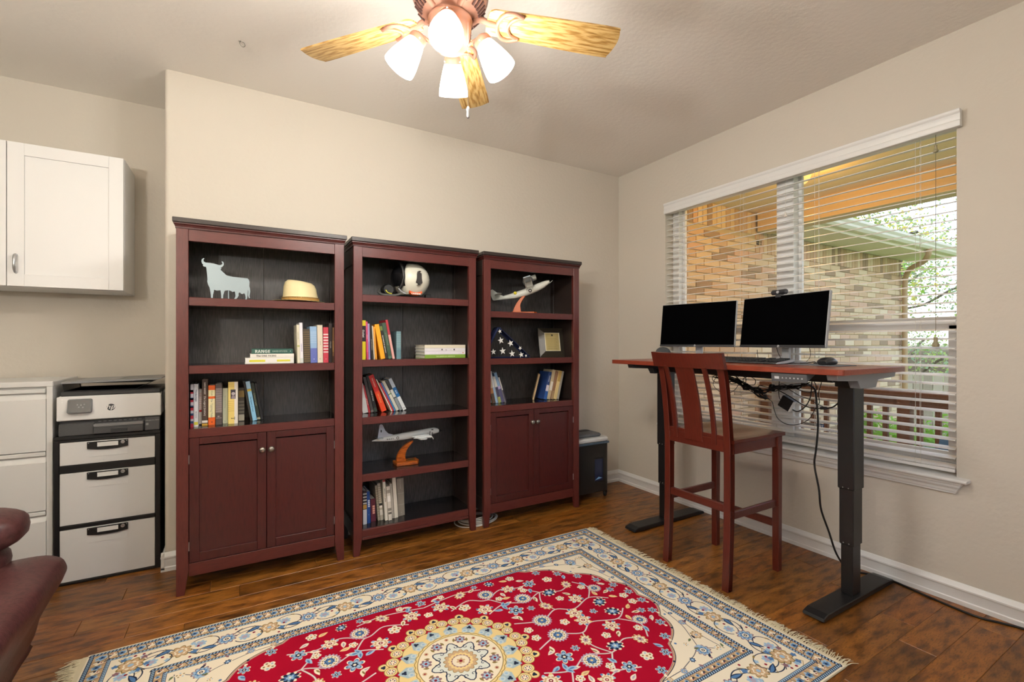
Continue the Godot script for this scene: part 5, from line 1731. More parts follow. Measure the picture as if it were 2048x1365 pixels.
func ornaments() -> void:
	# Steel bull cut from plate.
	var bull := thing("bull_silhouette", "steel plate silhouette of a bull on the top shelf", "ornament", Vector3(-3.02, 1.4703, 0.262))
	var raw := [470, 592, 445, 610, 437, 640, 447, 670, 465, 688, 455, 700, 470, 712, 500, 715, 505, 740, 510, 790, 515, 850, 518, 890, 514, 925, 525, 965, 545, 1010, 555, 1060, 562, 1110, 565, 1178, 587, 1178, 591, 1110, 603, 1060, 605, 1037, 640, 1048, 690, 1040, 697, 1080, 702, 1120, 703, 1178, 724, 1178, 728, 1110, 745, 1050, 760, 1042, 800, 1035, 840, 1045, 850, 1058, 885, 1048, 893, 1085, 895, 1120, 868, 1178, 892, 1178, 920, 1140, 940, 1110, 938, 1070, 955, 1058, 975, 1080, 1000, 1080, 1015, 1065, 1030, 1090, 1036, 1130, 1028, 1178, 1050, 1178, 1060, 1130, 1065, 1070, 1068, 1010, 1075, 1040, 1070, 1100, 1085, 1140, 1100, 1130, 1092, 1110, 1103, 1040, 1098, 990, 1088, 960, 1092, 900, 1085, 870, 1065, 845, 950, 840, 860, 835, 775, 820, 735, 785, 690, 742, 705, 720, 690, 712, 715, 700, 735, 670, 737, 645, 722, 622, 703, 620, 715, 640, 715, 660, 695, 675, 670, 678, 600, 660, 540, 655, 490, 655, 470, 640, 465, 615, 478, 598]
	var pts := PackedVector2Array()
	for i in range(0, raw.size(), 2):
		pts.append(Vector2((raw[i] - 770) * 0.000332, (1178 - raw[i + 1]) * 0.000362))
	put(MB.new().prism(pts, -0.002, 0.002), "plate", mat("bull_steel", Color8(150, 164, 170), 0.38, 0.6), bull)
	put(bx(-0.01, 0.0, -0.045, 0.03, 0.003, -0.002), "foot", mat("bull_steel", Color8(150, 164, 170), 0.38, 0.6), bull)
	put(bx(0.008, 0.0, -0.0045, 0.012, 0.07, -0.002), "brace", mat("bull_steel", Color8(150, 164, 170), 0.38, 0.6), bull)
	# Straw hat.
	var hat := thing("straw_hat", "pale straw fedora with a braided tan band", "hat", Vector3(-2.655, 1.4703, 0.215))
	var straw := mat("straw", Color8(232, 216, 168), 0.8)
	bump(tri_map(straw, Vector3(9, 9, 9), Vector3.ZERO, false), T["pores"], 0.04)
	var cr := []
	for q in [[0.010, 0.098, 0.090, 0.0], [0.03, 0.094, 0.086, 0.0], [0.06, 0.089, 0.080, -0.002], [0.09, 0.086, 0.074, -0.003], [0.112, 0.078, 0.064, -0.004], [0.124, 0.064, 0.050, -0.005], [0.126, 0.046, 0.032, -0.005], [0.118, 0.020, 0.012, -0.005]]:
		var rg := []
		for i in 36:
			var a := TAU * i / 36
			var x: float = q[1] * cos(a)
			var zz: float = q[2] * sin(a)
			var pinch := 1.0 - 0.28 * maxf(0.0, q[0] - 0.05) / 0.06 * maxf(0.0, cos(a)) * absf(sin(a))
			rg.append(Vector3(x + q[3], q[0] - 0.012 * (q[0] / 0.125) * (q[0] / 0.125) * x / 0.1, zz * pinch))
		cr.append(rg)
	put(MB.new().loft(cr), "crown", straw, hat)
	var br := []
	for q in [[0.099, 0.091, 0.012], [0.115, 0.104, 0.009], [0.135, 0.118, 0.006], [0.152, 0.128, 0.004], [0.153, 0.129, 0.0025], [0.135, 0.118, 0.003], [0.099, 0.091, 0.008]]:
		var rg := []
		for i in 40:
			var a := TAU * i / 40
			rg.append(Vector3(q[0] * cos(a), maxf(0.0004, q[2] + 0.006 * absf(sin(a)) * (q[0] - 0.099) / 0.05 - 0.004 * (cos(a) + 0.0) * (q[0] - 0.099) / 0.05), q[1] * sin(a)))
		br.append(rg)
	put(MB.new().loft(br, false), "brim", straw, hat)
	var bd := []
	for q in [[0.0135, 0.1000, 0.0920], [0.022, 0.0990, 0.0910], [0.032, 0.0965, 0.0885]]:
		bd.append(ring(Vector3(0, q[0], 0), Vector3(q[1], 0, 0), Vector3(0, 0, q[2]), 2.0, 36))
	put(MB.new().loft(bd, false), "hat_band", hexm("a8803f", 0.7), hat)
	var braid := MB.new()
	for i in 72:
		var a := TAU * i / 72
		braid.box(Vector3(0.0985 * cos(a), 0.0285, 0.0905 * sin(a)) - Vector3(0.0015, 0.003, 0.0015), Vector3(0.0985 * cos(a), 0.0285, 0.0905 * sin(a)) + Vector3(0.0015, 0.003, 0.0015))
	put(braid, "braid", hexm("6d5228", 0.8), hat).set_meta("kind", "stuff")
	# Flight helmet.
	var he := thing("flight_helmet", "white flight helmet with black visor and orange name strip", "helmet", Vector3(-2.005, 1.5273, 0.205))
	var shellm := mat("helmet_white", Color8(218, 216, 200), 0.32)
	var rings := []
	for i in 15:
		var q := i / 14.0
		var a := -1.05 + q * 2.55
		var yy := 0.122 + 0.112 * sin(a)
		var rr := 0.116 * cos(a)
		if q < 0.18:
			rr += 0.010 * (0.18 - q) / 0.18
		rings.append(ring(Vector3(0.008, yy, 0), Vector3(maxf(rr, 0.004), 0, 0), Vector3(0, 0, maxf(rr * 0.98, 0.004)), 2.3, 32))
	put(MB.new().loft(rings), "shell", shellm, he)
	var vis := []
	for i in 11:
		var a := -0.55 + 1.75 * i / 10.0
		var yy := 0.130 + 0.108 * sin(a)
		var rr := 0.124 * cos(a * 0.92)
		var rg := []
		for k in 17:
			var b := PI - 0.98 + 1.55 * k / 16.0
			rg.append(Vector3(0.002 + rr * cos(b), yy, rr * sin(b)))
		vis.append(rg)
	var vm := MB.new()
	vm.loft(vis, false, true)
	put(vm, "visor", mat("visor_black", Color8(18, 18, 20), 0.22), he)
	put(MB.new().at(xf(Vector3(0.008, 0.0, 0))).tube(curve(v3([-0.10, 0.24, 0.045, -0.085, 0.19, 0.085, -0.080, 0.13, 0.098, -0.088, 0.08, 0.090, -0.105, 0.045, 0.075]), 5), 0.010, 8), "edge_roll", M.black_plastic, he)
	put(bx(-0.012, 0.218, -0.03, 0.030, 0.2375, 0.045, 0.004), "visor_knob", M.black_plastic, he)
	put(MB.new().at(Transform3D(Basis(Vector3(1, 0, 0), Vector3(0, 0, 1), Vector3(0, -1, 0)), Vector3(-0.158, 0.045, 0.045))).lathe(v2([0.0, -0.03, 0.034, -0.03, 0.038, -0.02, 0.038, 0.02, 0.03, 0.03, 0.0, 0.03]), 20), "oxygen_mask", M.black_plastic, he)
	put(MB.new().tube(curve(v3([-0.178, 0.042, 0.078, -0.165, 0.026, 0.080, -0.140, 0.020, 0.080]), 4), 0.003, 6), "yellow_tab", hexm("d8cf3a", 0.5), he)
	put(MB.new().tube(curve(v3([-0.20, 0.05, 0.02, -0.215, 0.03, 0.05, -0.195, 0.012, 0.08, -0.13, 0.010, 0.09, -0.09, 0.02, 0.095]), 5), 0.008, 8), "mask_hose", hexm("4a4a48", 0.6), he)
	put(MB.new().tube(curve(v3([-0.10, 0.055, 0.085, -0.085, 0.035, 0.098, -0.06, 0.022, 0.104]), 4), 0.005, 6), "strap", M.grey_metal, he)
	put(bx(0.085, 0.004, 0.030, 0.118, 0.030, 0.075, 0.004), "rear_clip", M.black_plastic, he)
	# Emblem: a hunched dark bird on the side of the shell.
	var bird := v2([-0.004, 0.030, 0.002, 0.034, 0.010, 0.032, 0.006, 0.029, 0.004, 0.026, 0.012, 0.022, 0.013, 0.0, 0.016, -0.018, 0.012, -0.022, 0.004, -0.022, 0.003, -0.026, 0.009, -0.029, -0.008, -0.029, -0.002, -0.025, -0.004, -0.022, -0.013, -0.018, -0.010, 0.0, -0.008, 0.020])
	put(MB.new().at(xf(Vector3(0.022, 0.122, 0.1135), Vector3(0.0, 0.16, 0)) * Transform3D(Basis.from_scale(Vector3(1.45, 1.45, 1)), Vector3.ZERO)).prism(bird, -0.016, 0.0045), "emblem", hexm("3a3634", 0.5), he)
	var arcp := PackedVector2Array()
	for i in 11:
		var a := -0.075 + 0.15 * i / 10.0
		arcp.append(Vector2(a * 0.56, 0.034 + 2.2 * a * a))
	for i in range(10, -1, -1):
		var a := -0.075 + 0.15 * i / 10.0
		arcp.append(Vector2(a * 0.56 * 0.98, 0.018 + 2.2 * a * a))
	put(MB.new().at(xf(Vector3(0.012, 0.002, 0.0935), Vector3(-0.36, 0.05, 0))).prism(arcp, -0.012, 0.006), "name_strip", hexm("d4551f", 0.5), he)
	words("CARNAC", 0.0165, M.white_ink, he, xf(Vector3(0.0125, 0.027, 0.0925), Vector3(-0.36, 0.05, 0)), "lettering", bold)
	# Model patrol aeroplane on a curved wooden stand.
	var pm := mat("model_grey", Color8(196, 202, 204), 0.35)
	var ap := thing("model_aeroplane", "grey four-engined model aeroplane on a curved wooden stand", "model", Vector3(-2.03, 0.4673, 0.225))
	var fu := []
	for q in [[-0.222, 0.168, 0.002, 0.002], [-0.205, 0.170, 0.005, 0.006], [-0.15, 0.172, 0.010, 0.014], [-0.09, 0.174, 0.016, 0.020], [-0.02, 0.178, 0.019, 0.023], [0.08, 0.186, 0.019, 0.023], [0.15, 0.192, 0.019, 0.023], [0.185, 0.194, 0.017, 0.021], [0.205, 0.193, 0.013, 0.016], [0.216, 0.191, 0.008, 0.010]]:
		fu.append(ring(Vector3(q[0], q[1], 0), Vector3(0, q[3], 0), Vector3(0, 0, q[2]), 2.2, 18))
	put(MB.new().loft(fu), "fuselage", pm, ap)
	put(MB.new().at(xf(Vector3(0.216, 0.191, 0), Vector3(0, 0, -PI / 2))).lathe(v2([0.010, 0.0, 0.008, 0.010, 0.004, 0.022, 0.0, 0.026]), 14, 60.0), "nose_cone", M.black_plastic, ap)
	put(MB.new().prism(v2([-0.188, 0.18, -0.176, 0.262, -0.166, 0.268, -0.156, 0.262, -0.140, 0.226, -0.120, 0.205, -0.085, 0.194, -0.085, 0.186]), -0.0025, 0.0025), "fin", hexm("aab2c2", 0.4), ap)
	put(MB.new().at(xf(Vector3(-0.166, 0.225, 0.0026))).prism(v2([-0.003, -0.008, 0.003, -0.008, 0.004, 0.004, 0.0, 0.009, -0.004, 0.004]), 0, 0.0004), "fin_mark", M.ink, ap)
	for s in [-1, 1]:
		var wing := v2([0.0, 0.055, 0.0, -0.035, s * 0.125, -0.012, s * 0.130, 0.020, s * 0.125, 0.030])
		put(MB.new().at(Transform3D(Basis(Vector3(0, 0, 1), Vector3(1, 0, 0), Vector3(0, 1, 0)), Vector3(0.06, 0.172, 0))).prism(wing, -0.003, 0.004), "wing", pm, ap)
		put(MB.new().at(Transform3D(Basis(Vector3(0, 0, 1), Vector3(1, 0, 0), Vector3(0, 1, 0)), Vector3(-0.18, 0.182, 0))).prism(v2([0.0, 0.03, 0.0, -0.012, s * 0.075, -0.010, s * 0.075, 0.008]), -0.0015, 0.0015), "tailplane", pm, ap)
		for e in [0.045, 0.088]:
			var na := []
			for q in [[-0.055, 0.002], [-0.02, 0.007], [0.03, 0.0095], [0.062, 0.008]]:
				na.append(ring(Vector3(0.07 + q[0], 0.176, s * e), Vector3(0, q[1], 0), Vector3(0, 0, q[1]), 2.0, 12))
			var nc := put(MB.new().loft(na), "engine", pm, ap)
			for b in 4:
				put(MB.new().at(xf(Vector3(0.135, 0.176, s * e), Vector3(b * PI / 2 + 0.4, 0, 0))).box(Vector3(-0.001, 0.002, -0.0035), Vector3(0.001, 0.030, 0.0035)), "propeller_blade", hexm("d6d8d6" if b % 2 else "2a2a2c", 0.5), nc)
	words("N A V Y", 0.013, M.ink, ap, xf(Vector3(-0.112, 0.172, 0.0142), Vector3(0, -0.06, 0.03)), "lettering", bold)
	put(MB.new().at(xf(Vector3(-0.066, 0.175, 0.0175))).prism(circ(0, 0, 0.0085, 18), 0, 0.0012), "roundel", M.ink, ap)
	put(MB.new().at(xf(Vector3(-0.066, 0.175, 0.0186))).prism(star(Vector2.ZERO, 0.007, 0.0), 0, 0.0004), "roundel_star", M.white_ink, ap)
	put(bx(0.158, 0.202, -0.0165, 0.172, 0.208, 0.0165), "cockpit_window", M.ink, ap)
	var warm := mat("stand_wood", Color8(186, 112, 46), 0.28)
	warm.albedo_texture = T["oak"]
	tri_map(warm, Vector3(2, 9, 9), Vector3.ZERO, false)
	var arm := curve2(v2([-0.072, 0.022, -0.062, 0.065, -0.035, 0.105, 0.005, 0.132, 0.035, 0.146]), 6)
	var arm2 := curve2(v2([0.040, 0.138, 0.018, 0.118, -0.004, 0.090, -0.014, 0.055, -0.010, 0.022]), 6)
	arm.append_array(arm2)
	put(MB.new().prism(arm, -0.012, 0.012, 30.0, 0.002), "stand_arm", warm, ap)
	put(MB.new().at(Transform3D(Basis(Vector3(1, 0, 0), Vector3(0, 0, -1), Vector3(0, 1, 0)), Vector3.ZERO)).prism(v2([-0.080, -0.045, 0.055, -0.050, 0.075, -0.015, 0.075, 0.045, -0.080, 0.045]), 0.0, 0.022, 0.0, 0.003), "stand_base", warm, ap)
	put(MB.new().at(xf(Vector3(0.028, 0.022, 0.0))).lathe(v2([0.0, 0.0018, 0.022, 0.0016, 0.024, 0.0]), 18), "medal", M.brass, ap)
	# Model flying boat, climbing on its stand.
	var fb := thing("model_flying_boat", "pale grey model flying boat climbing on an orange wooden stand", "model", Vector3(-1.140, 1.4583, 0.200), -0.60)
	var up := deg_to_rad(19)
	var fbx := Transform3D(Basis.from_euler(Vector3(0, 0, up)), Vector3(0.02, 0.165, 0))
	var hull := []
	for q in [[-0.245, 0.022, 0.004, 0.006], [-0.17, 0.012, 0.010, 0.014], [-0.09, 0.0, 0.018, 0.022], [0.0, -0.004, 0.024, 0.027], [0.08, 0.0, 0.026, 0.028], [0.14, 0.006, 0.024, 0.024], [0.175, 0.012, 0.016, 0.016], [0.192, 0.015, 0.006, 0.007]]:
		hull.append(ring(fbx * Vector3(q[0], q[1], 0), fbx.basis * Vector3(0, q[3], 0), Vector3(0, 0, q[2]), 2.3, 16))
	var fg := mat("model_pale", Color8(206, 208, 198), 0.35)
	put(MB.new().loft(hull), "hull", fg, fb)
	put(MB.new().at(fbx).box(Vector3(0.02, 0.02, -0.010), Vector3(0.07, 0.062, 0.010), 0.003), "pylon", fg, fb)
	var wg := v2([-0.255, -0.028, -0.245, 0.022, -0.05, 0.038, 0.05, 0.038, 0.245, 0.022, 0.255, -0.028, 0.05, -0.042, -0.05, -0.042])
	put(MB.new().at(fbx * Transform3D(Basis(Vector3(0, 0, 1), Vector3(1, 0, 0), Vector3(0, 1, 0)), Vector3(0.045, 0.066, 0))).prism(wg, -0.004, 0.004, 0.0, 0.002), "wing", hexm("a9b6bf", 0.35), fb)
	for s in [-1, 1]:
		var na := []
		for q in [[-0.035, 0.006], [-0.01, 0.012], [0.045, 0.016], [0.058, 0.015]]:
			na.append(ring(fbx * Vector3(0.05 + q[0], 0.078, s * 0.036), fbx.basis * Vector3(0, q[1], 0), Vector3(0, 0, q[1]), 2.0, 14))
		var en := put(MB.new().loft(na), "engine", fg, fb)
		put(MB.new().at(fbx * xf(Vector3(0.109, 0.078, s * 0.036), Vector3(0, 0, -PI / 2))).lathe(v2([0.0, 0.0, 0.011, 0.0, 0.011, 0.002, 0.0, 0.003]), 12), "engine_face", M.ink, en)
		put(MB.new().tube(PackedVector3Array([fbx * Vector3(0.06, 0.0, s * 0.022), fbx * Vector3(0.065, 0.063, s * 0.125)]), 0.0022, 6), "strut", M.white_ink, fb)
		put(MB.new().tube(PackedVector3Array([fbx * Vector3(0.01, 0.0, s * 0.022), fbx * Vector3(0.02, 0.063, s * 0.125)]), 0.0022, 6), "strut", M.white_ink, fb)
		put(MB.new().at(fbx * Transform3D(Basis(Vector3(0, 0, 1), Vector3(1, 0, 0), Vector3(0, 1, 0)), Vector3(-0.20, 0.048, 0))).prism(v2([0.0, 0.028, 0.0, -0.024, s * 0.085, -0.020, s * 0.085, 0.008]), -0.0018, 0.0018), "tailplane", fg, fb)
		put(MB.new().at(fbx * xf(Vector3(-0.075, 0.014, s * 0.016))).lathe(v2([0.0, -0.013, 0.009, -0.010, 0.013, 0.0, 0.009, 0.010, 0.0, 0.013]), 14, 70.0), "blister", mat("yellow_plastic", Color8(220, 208, 60), 0.3), fb)
		put(MB.new().at(fbx * Transform3D(Basis(Vector3(1, 0, 0), Vector3(0, 0, s), Vector3(0, -s, 0)), Vector3(0.035, -0.006, s * 0.024))).lathe(v2([0.0, 0.004, 0.012, 0.004, 0.013, 0.0]), 16), "wheel", M.ink, fb)
		put(MB.new().at(fbx * Transform3D(Basis(Vector3(1, 0, 0), Vector3(0, 0, s), Vector3(0, -s, 0)), Vector3(0.035, -0.006, s * 0.0282))).lathe(v2([0.0, 0.001, 0.006, 0.001, 0.0065, 0.0]), 12), "hub", M.white_ink, fb)
	put(MB.new().at(fbx).prism(v2([-0.250, 0.02, -0.258, 0.095, -0.228, 0.100, -0.190, 0.045, -0.16, 0.02]), -0.002, 0.002), "fin", fg, fb)
	put(MB.new().at(fbx).tube(v3([0.185, 0.0, 0.0, 0.215, 0.012, 0.0]), 0.0018, 6), "nose_probe", fg, fb)
	words("N A V Y", 0.011, M.white_ink, fb, fbx * xf(Vector3(0.10, 0.016, 0.0262)), "lettering", bold)
	var arm3 := curve2(v2([-0.075, 0.014, -0.055, 0.065, -0.020, 0.115, 0.012, 0.146]), 6)
	arm3.append_array(curve2(v2([0.026, 0.142, 0.000, 0.105, -0.018, 0.065, -0.012, 0.014]), 6))
	var ow := mat("orange_wood", Color8(186, 88, 36), 0.2)
	put(MB.new().prism(arm3, -0.010, 0.010, 30.0, 0.002), "stand_arm", ow, fb)
	put(MB.new().at(Transform3D(Basis(Vector3(1, 0, 0), Vector3(0, 0, -1), Vector3(0, 1, 0)), Vector3.ZERO)).prism(v2([-0.085, -0.04, 0.085, -0.045, 0.105, 0.0, 0.085, 0.045, -0.085, 0.04]), 0.0, 0.014, 0.0, 0.003), "stand_base", ow, fb)
	put(MB.new().at(xf(Vector3(0.045, 0.014, 0.0))).lathe(v2([0.0, 0.0018, 0.022, 0.0016, 0.024, 0.0]), 18), "medal", M.steel, fb)
	# Folded flag.
	var fl := thing("folded_flag", "navy flag with white stars folded into a triangle", "flag", Vector3(-1.302, 1.1353, 0.225))
	var navy := mat("flag_navy", Color8(26, 40, 82), 0.85)
	var tr := curve2(v2([-0.185, 0.006, -0.17, 0.0, 0.165, 0.0, 0.178, 0.010, 0.172, 0.026, -0.045, 0.204, -0.068, 0.213, -0.090, 0.204, -0.18, 0.03]), 3, true)
	put(MB.new().prism(tr, -0.038, 0.038, 40.0, 0.008), "folded_cloth", navy, fl)
	for q in [[-0.060, 0.125, 0.026, 0.25], [0.020, 0.105, 0.026, 0.35], [-0.045, 0.050, 0.027, 0.12], [0.032, 0.030, 0.026, 0.10], [0.110, 0.022, 0.022, 0.2], [-0.068, 0.190, 0.016, 0.3], [0.100, 0.070, 0.016, 0.5], [0.150, 0.014, 0.011, 0.3], [-0.12, 0.045, 0.022, 0.1]]:
		put(MB.new().prism(star(Vector2(q[0], q[1]), q[2], q[3]), 0.0375, 0.0392), "star", M.white_ink, fl)
	# Framed plaque, leaning back.
	var pf := thing("framed_plaque", "small dark frame with sloping sides holding a gold engraved plate", "frame", Vector3(-0.872, 1.1353, 0.205))
	pf.rotation = Vector3(deg_to_rad(-13), deg_to_rad(-12), 0)
	var dark := mat("frame_dark", Color8(58, 52, 42), 0.38)
	var ow2 := 0.104
	var ht := 0.228
	for q in [[Vector3(-ow2, 0, 0), Vector3(ow2, 0, 0), Vector3(ow2 - 0.042, 0.042, 0.022), Vector3(-ow2 + 0.042, 0.042, 0.022)], [Vector3(-ow2, ht, 0), Vector3(ow2, ht, 0), Vector3(ow2 - 0.042, ht - 0.042, 0.022), Vector3(-ow2 + 0.042, ht - 0.042, 0.022)], [Vector3(-ow2, 0, 0), Vector3(-ow2, ht, 0), Vector3(-ow2 + 0.042, ht - 0.042, 0.022), Vector3(-ow2 + 0.042, 0.042, 0.022)], [Vector3(ow2, 0, 0), Vector3(ow2, ht, 0), Vector3(ow2 - 0.042, ht - 0.042, 0.022), Vector3(ow2 - 0.042, 0.042, 0.022)]]:
		var m := MB.new()
		var nn: Vector3 = (q[1] - q[0]).cross(q[3] - q[0]).normalized()
		if nn.z < 0:
			nn = -nn
		m.quad(q[0], q[1], q[2], q[3], nn)
		m.quad(q[0], q[1], q[1] - Vector3(0, 0, 0.012), q[0] - Vector3(0, 0, 0.012))
		put(m, "frame_side", dark, pf)
	put(bx(-ow2, 0.0, -0.013, ow2, ht, -0.002), "backing", dark, pf)
	put(bx(-0.064, 0.040, 0.014, 0.064, ht - 0.040, 0.021), "mat_board", hexm("e4ddc0", 0.6), pf)
	put(bx(-0.056, 0.046, 0.0205, 0.056, ht - 0.046, 0.0225), "plate", mat("plate_gold", Color8(196, 180, 124), 0.35, 0.5), pf)
	for i in 11:
		put(bx(-0.042, 0.055 + i * 0.0085, 0.0222, 0.042 - 0.006 * (i % 3), 0.0572 + i * 0.0085, 0.0229), "engraved_line", hexm("9a8b58", 0.6), pf)
	put(MB.new().at(xf(Vector3(0.0, 0.166, 0.0222))).prism(circ(0, 0, 0.008, 14), 0, 0.0007), "engraved_seal", hexm("5a5238", 0.6), pf)


func fan() -> void:
	var f := thing("ceiling_fan", "copper ceiling fan with oak blades and four glowing glass shades", "ceiling fan", Vector3(-2.308, 0, 1.592))
	var cb: Material = M.copper_bronze
	put(MB.new().lathe(v2([0.0, 2.665, 0.03, 2.665, 0.055, 2.685, 0.07, 2.715, 0.072, 2.739, 0.0, 2.739]), 28), "canopy", cb, f)
	put(MB.new().tube(v3([0, 2.59, 0, 0, 2.68, 0]), 0.013, 12), "downrod", cb, f)
	put(MB.new().lathe(v2([0.0, 2.408, 0.074, 2.408, 0.079, 2.416, 0.088, 2.420, 0.108, 2.433, 0.126, 2.455, 0.136, 2.48, 0.140, 2.51, 0.141, 2.55, 0.132, 2.575, 0.10, 2.592, 0.04, 2.602, 0.0, 2.602]), 44), "motor_housing", cb, f)
	var vents := MB.new()
	for i in 40:
		if i % 8 == 0:
			continue
		var a := TAU * i / 40
		vents.t = xf(Vector3(0, 0, 0), Vector3(0, -a, 0)) * xf(Vector3(0.113, 2.4365, 0), Vector3(0, 0, 0.86))
		vents.box(Vector3(-0.019, -0.003, -0.0028), Vector3(0.019, 0.003, 0.0028))
	put(vents, "vent_slots", hexm("3a2018", 0.7), f).set_meta("kind", "stuff")
	put(MB.new().lathe(v2([0.0, 2.296, 0.030, 2.297, 0.052, 2.304, 0.066, 2.320, 0.074, 2.345, 0.076, 2.375, 0.076, 2.392, 0.080, 2.396, 0.080, 2.404, 0.074, 2.408]), 36, 50.0), "switch_housing", cb, f)
	for i in 3:
		var a := 0.6 + TAU * i / 3
		put(MB.new().at(xf(Vector3(0.0765 * cos(a), 2.35, 0.0765 * sin(a)))).lathe(v2([0.0, -0.003, 0.003, -0.002, 0.003, 0.002, 0.0, 0.003]), 8), "screw", M.steel, f)
	# Blades.
	var out := v2([0.150, -0.052, 0.20, -0.056, 0.45, -0.066, 0.62, -0.070, 0.640, -0.060, 0.652, -0.02, 0.650, 0.02, 0.640, 0.058, 0.622, 0.068, 0.45, 0.066, 0.20, 0.056, 0.150, 0.052, 0.135, 0.03, 0.135, -0.03])
	var blade_mesh := MB.new().at(Transform3D(Basis(Vector3(1, 0, 0), Vector3(0, 0, -1), Vector3(0, 1, 0)), Vector3.ZERO)).prism(curve2(out, 3, true), -0.003, 0.003, 40.0).mesh()
	var iron := MB.new()
	var tipa := Vector3(0.262, -0.008, 0.047)
	var tipb := Vector3(0.262, -0.008, -0.047)
	iron.tube(curve(v3([tipa.x, tipa.y, tipa.z, 0.225, -0.009, 0.058, 0.190, -0.009, 0.045, 0.172, -0.009, 0.0, 0.190, -0.009, -0.045, 0.225, -0.009, -0.058, tipb.x, tipb.y, tipb.z]), 6), 0.0075, 8)
	var iron2 := MB.new().tube(curve(v3([tipa.x, tipa.y, tipa.z, 0.228, -0.009, 0.032, 0.213, -0.009, 0.0, 0.228, -0.009, -0.032, tipb.x, tipb.y, tipb.z]), 6), 0.006, 8)
	var iron3 := MB.new().tube(curve(v3([0.078, -0.004, 0, 0.11, 0.004, 0, 0.145, -0.006, 0, 0.172, -0.009, 0]), 5), [0.013, 0.013, 0.012, 0.012, 0.012, 0.011, 0.011, 0.011, 0.010, 0.010, 0.010, 0.010, 0.009, 0.009, 0.009, 0.009], 10)
	for i in 5:
		var a := deg_to_rad(-128.0 + 72.0 * i)
		var b := putm(blade_mesh, "blade", M.blade_oak, f)
		b.transform = Transform3D(Basis.from_euler(Vector3(0, -a, 0)), Vector3(0, 2.424, 0)) * xf(Vector3.ZERO, Vector3(deg_to_rad(-12), 0, 0))
		put(iron, "blade_iron", cb, b)
		put(iron2, "crescent", cb, b)
		put(iron3, "arm", cb, b)
	# Light kit.
	var prof := v2([0.024, 0.0, 0.029, -0.006, 0.036, -0.024, 0.045, -0.055, 0.0525, -0.085, 0.0565, -0.108, 0.0575, -0.124, 0.0560, -0.1245, 0.0545, -0.106, 0.0505, -0.085, 0.043, -0.055, 0.034, -0.024, 0.027, -0.007, 0.0, -0.004])
	for i in 4:
		var a := deg_to_rad(-63.0 + 90.0 * i)
		var turn := xf(Vector3.ZERO, Vector3(0, -a, 0))
		put(MB.new().at(turn).tube(curve(v3([0.060, 2.318, 0, 0.080, 2.330, 0, 0.100, 2.343, 0, 0.112, 2.338, 0]), 5), 0.0065, 8), "lamp_arm", cb, f)
		var ax := turn * xf(Vector3(0.110, 2.343, 0), Vector3(0, 0, deg_to_rad(33)))
		put(MB.new().at(ax).lathe(v2([0.0, 0.008, 0.020, 0.006, 0.030, -0.002, 0.0325, -0.012, 0.0325, -0.024, 0.030, -0.026]), 24), "socket_cup", cb, f)
		for k in 3:
			put(MB.new().at(ax * xf(Vector3(0.033 * cos(k * TAU / 3), -0.017, 0.033 * sin(k * TAU / 3)))).lathe(v2([0.0, -0.0035, 0.0035, -0.002, 0.0035, 0.002, 0.0, 0.0035]), 8), "thumb_screw", M.steel, f)
		var sh := MB.new()
		sh.t = ax * xf(Vector3(0, -0.012, 0))
		put(sh.lathe(prof, 30, 55.0), "lamp_shade", M.lamp_glass, f)
		var li := OmniLight3D.new()
		li.name = "bulb"
		li.light_color = Color(1.0, 0.985, 0.96)
		li.light_energy = 0.33
		li.light_size = 0.045
		li.omni_range = 12.0
		li.omni_attenuation = 2.0
		li.shadow_enabled = true
		li.position = ax * Vector3(0, -0.085, 0)
		f.add_child(li, true)
	var ch := MB.new()
	for i in 84:
		ch.t = xf(Vector3(0.040, 2.375 - i * 0.0036, 0.064))
		ch.lathe(v2([0.0, -0.0015, 0.0015, 0.0, 0.0, 0.0015]), 5, 90.0)
	put(ch, "pull_chain", M.steel, f).set_meta("kind", "stuff")
	put(MB.new().at(xf(Vector3(0.040, 2.068, 0.064))).lathe(v2([0.0, -0.034, 0.005, -0.030, 0.0065, -0.020, 0.005, -0.010, 0.0065, 0.0, 0.004, 0.008, 0.0, 0.010]), 10, 30.0), "chain_pendant", M.steel, f)


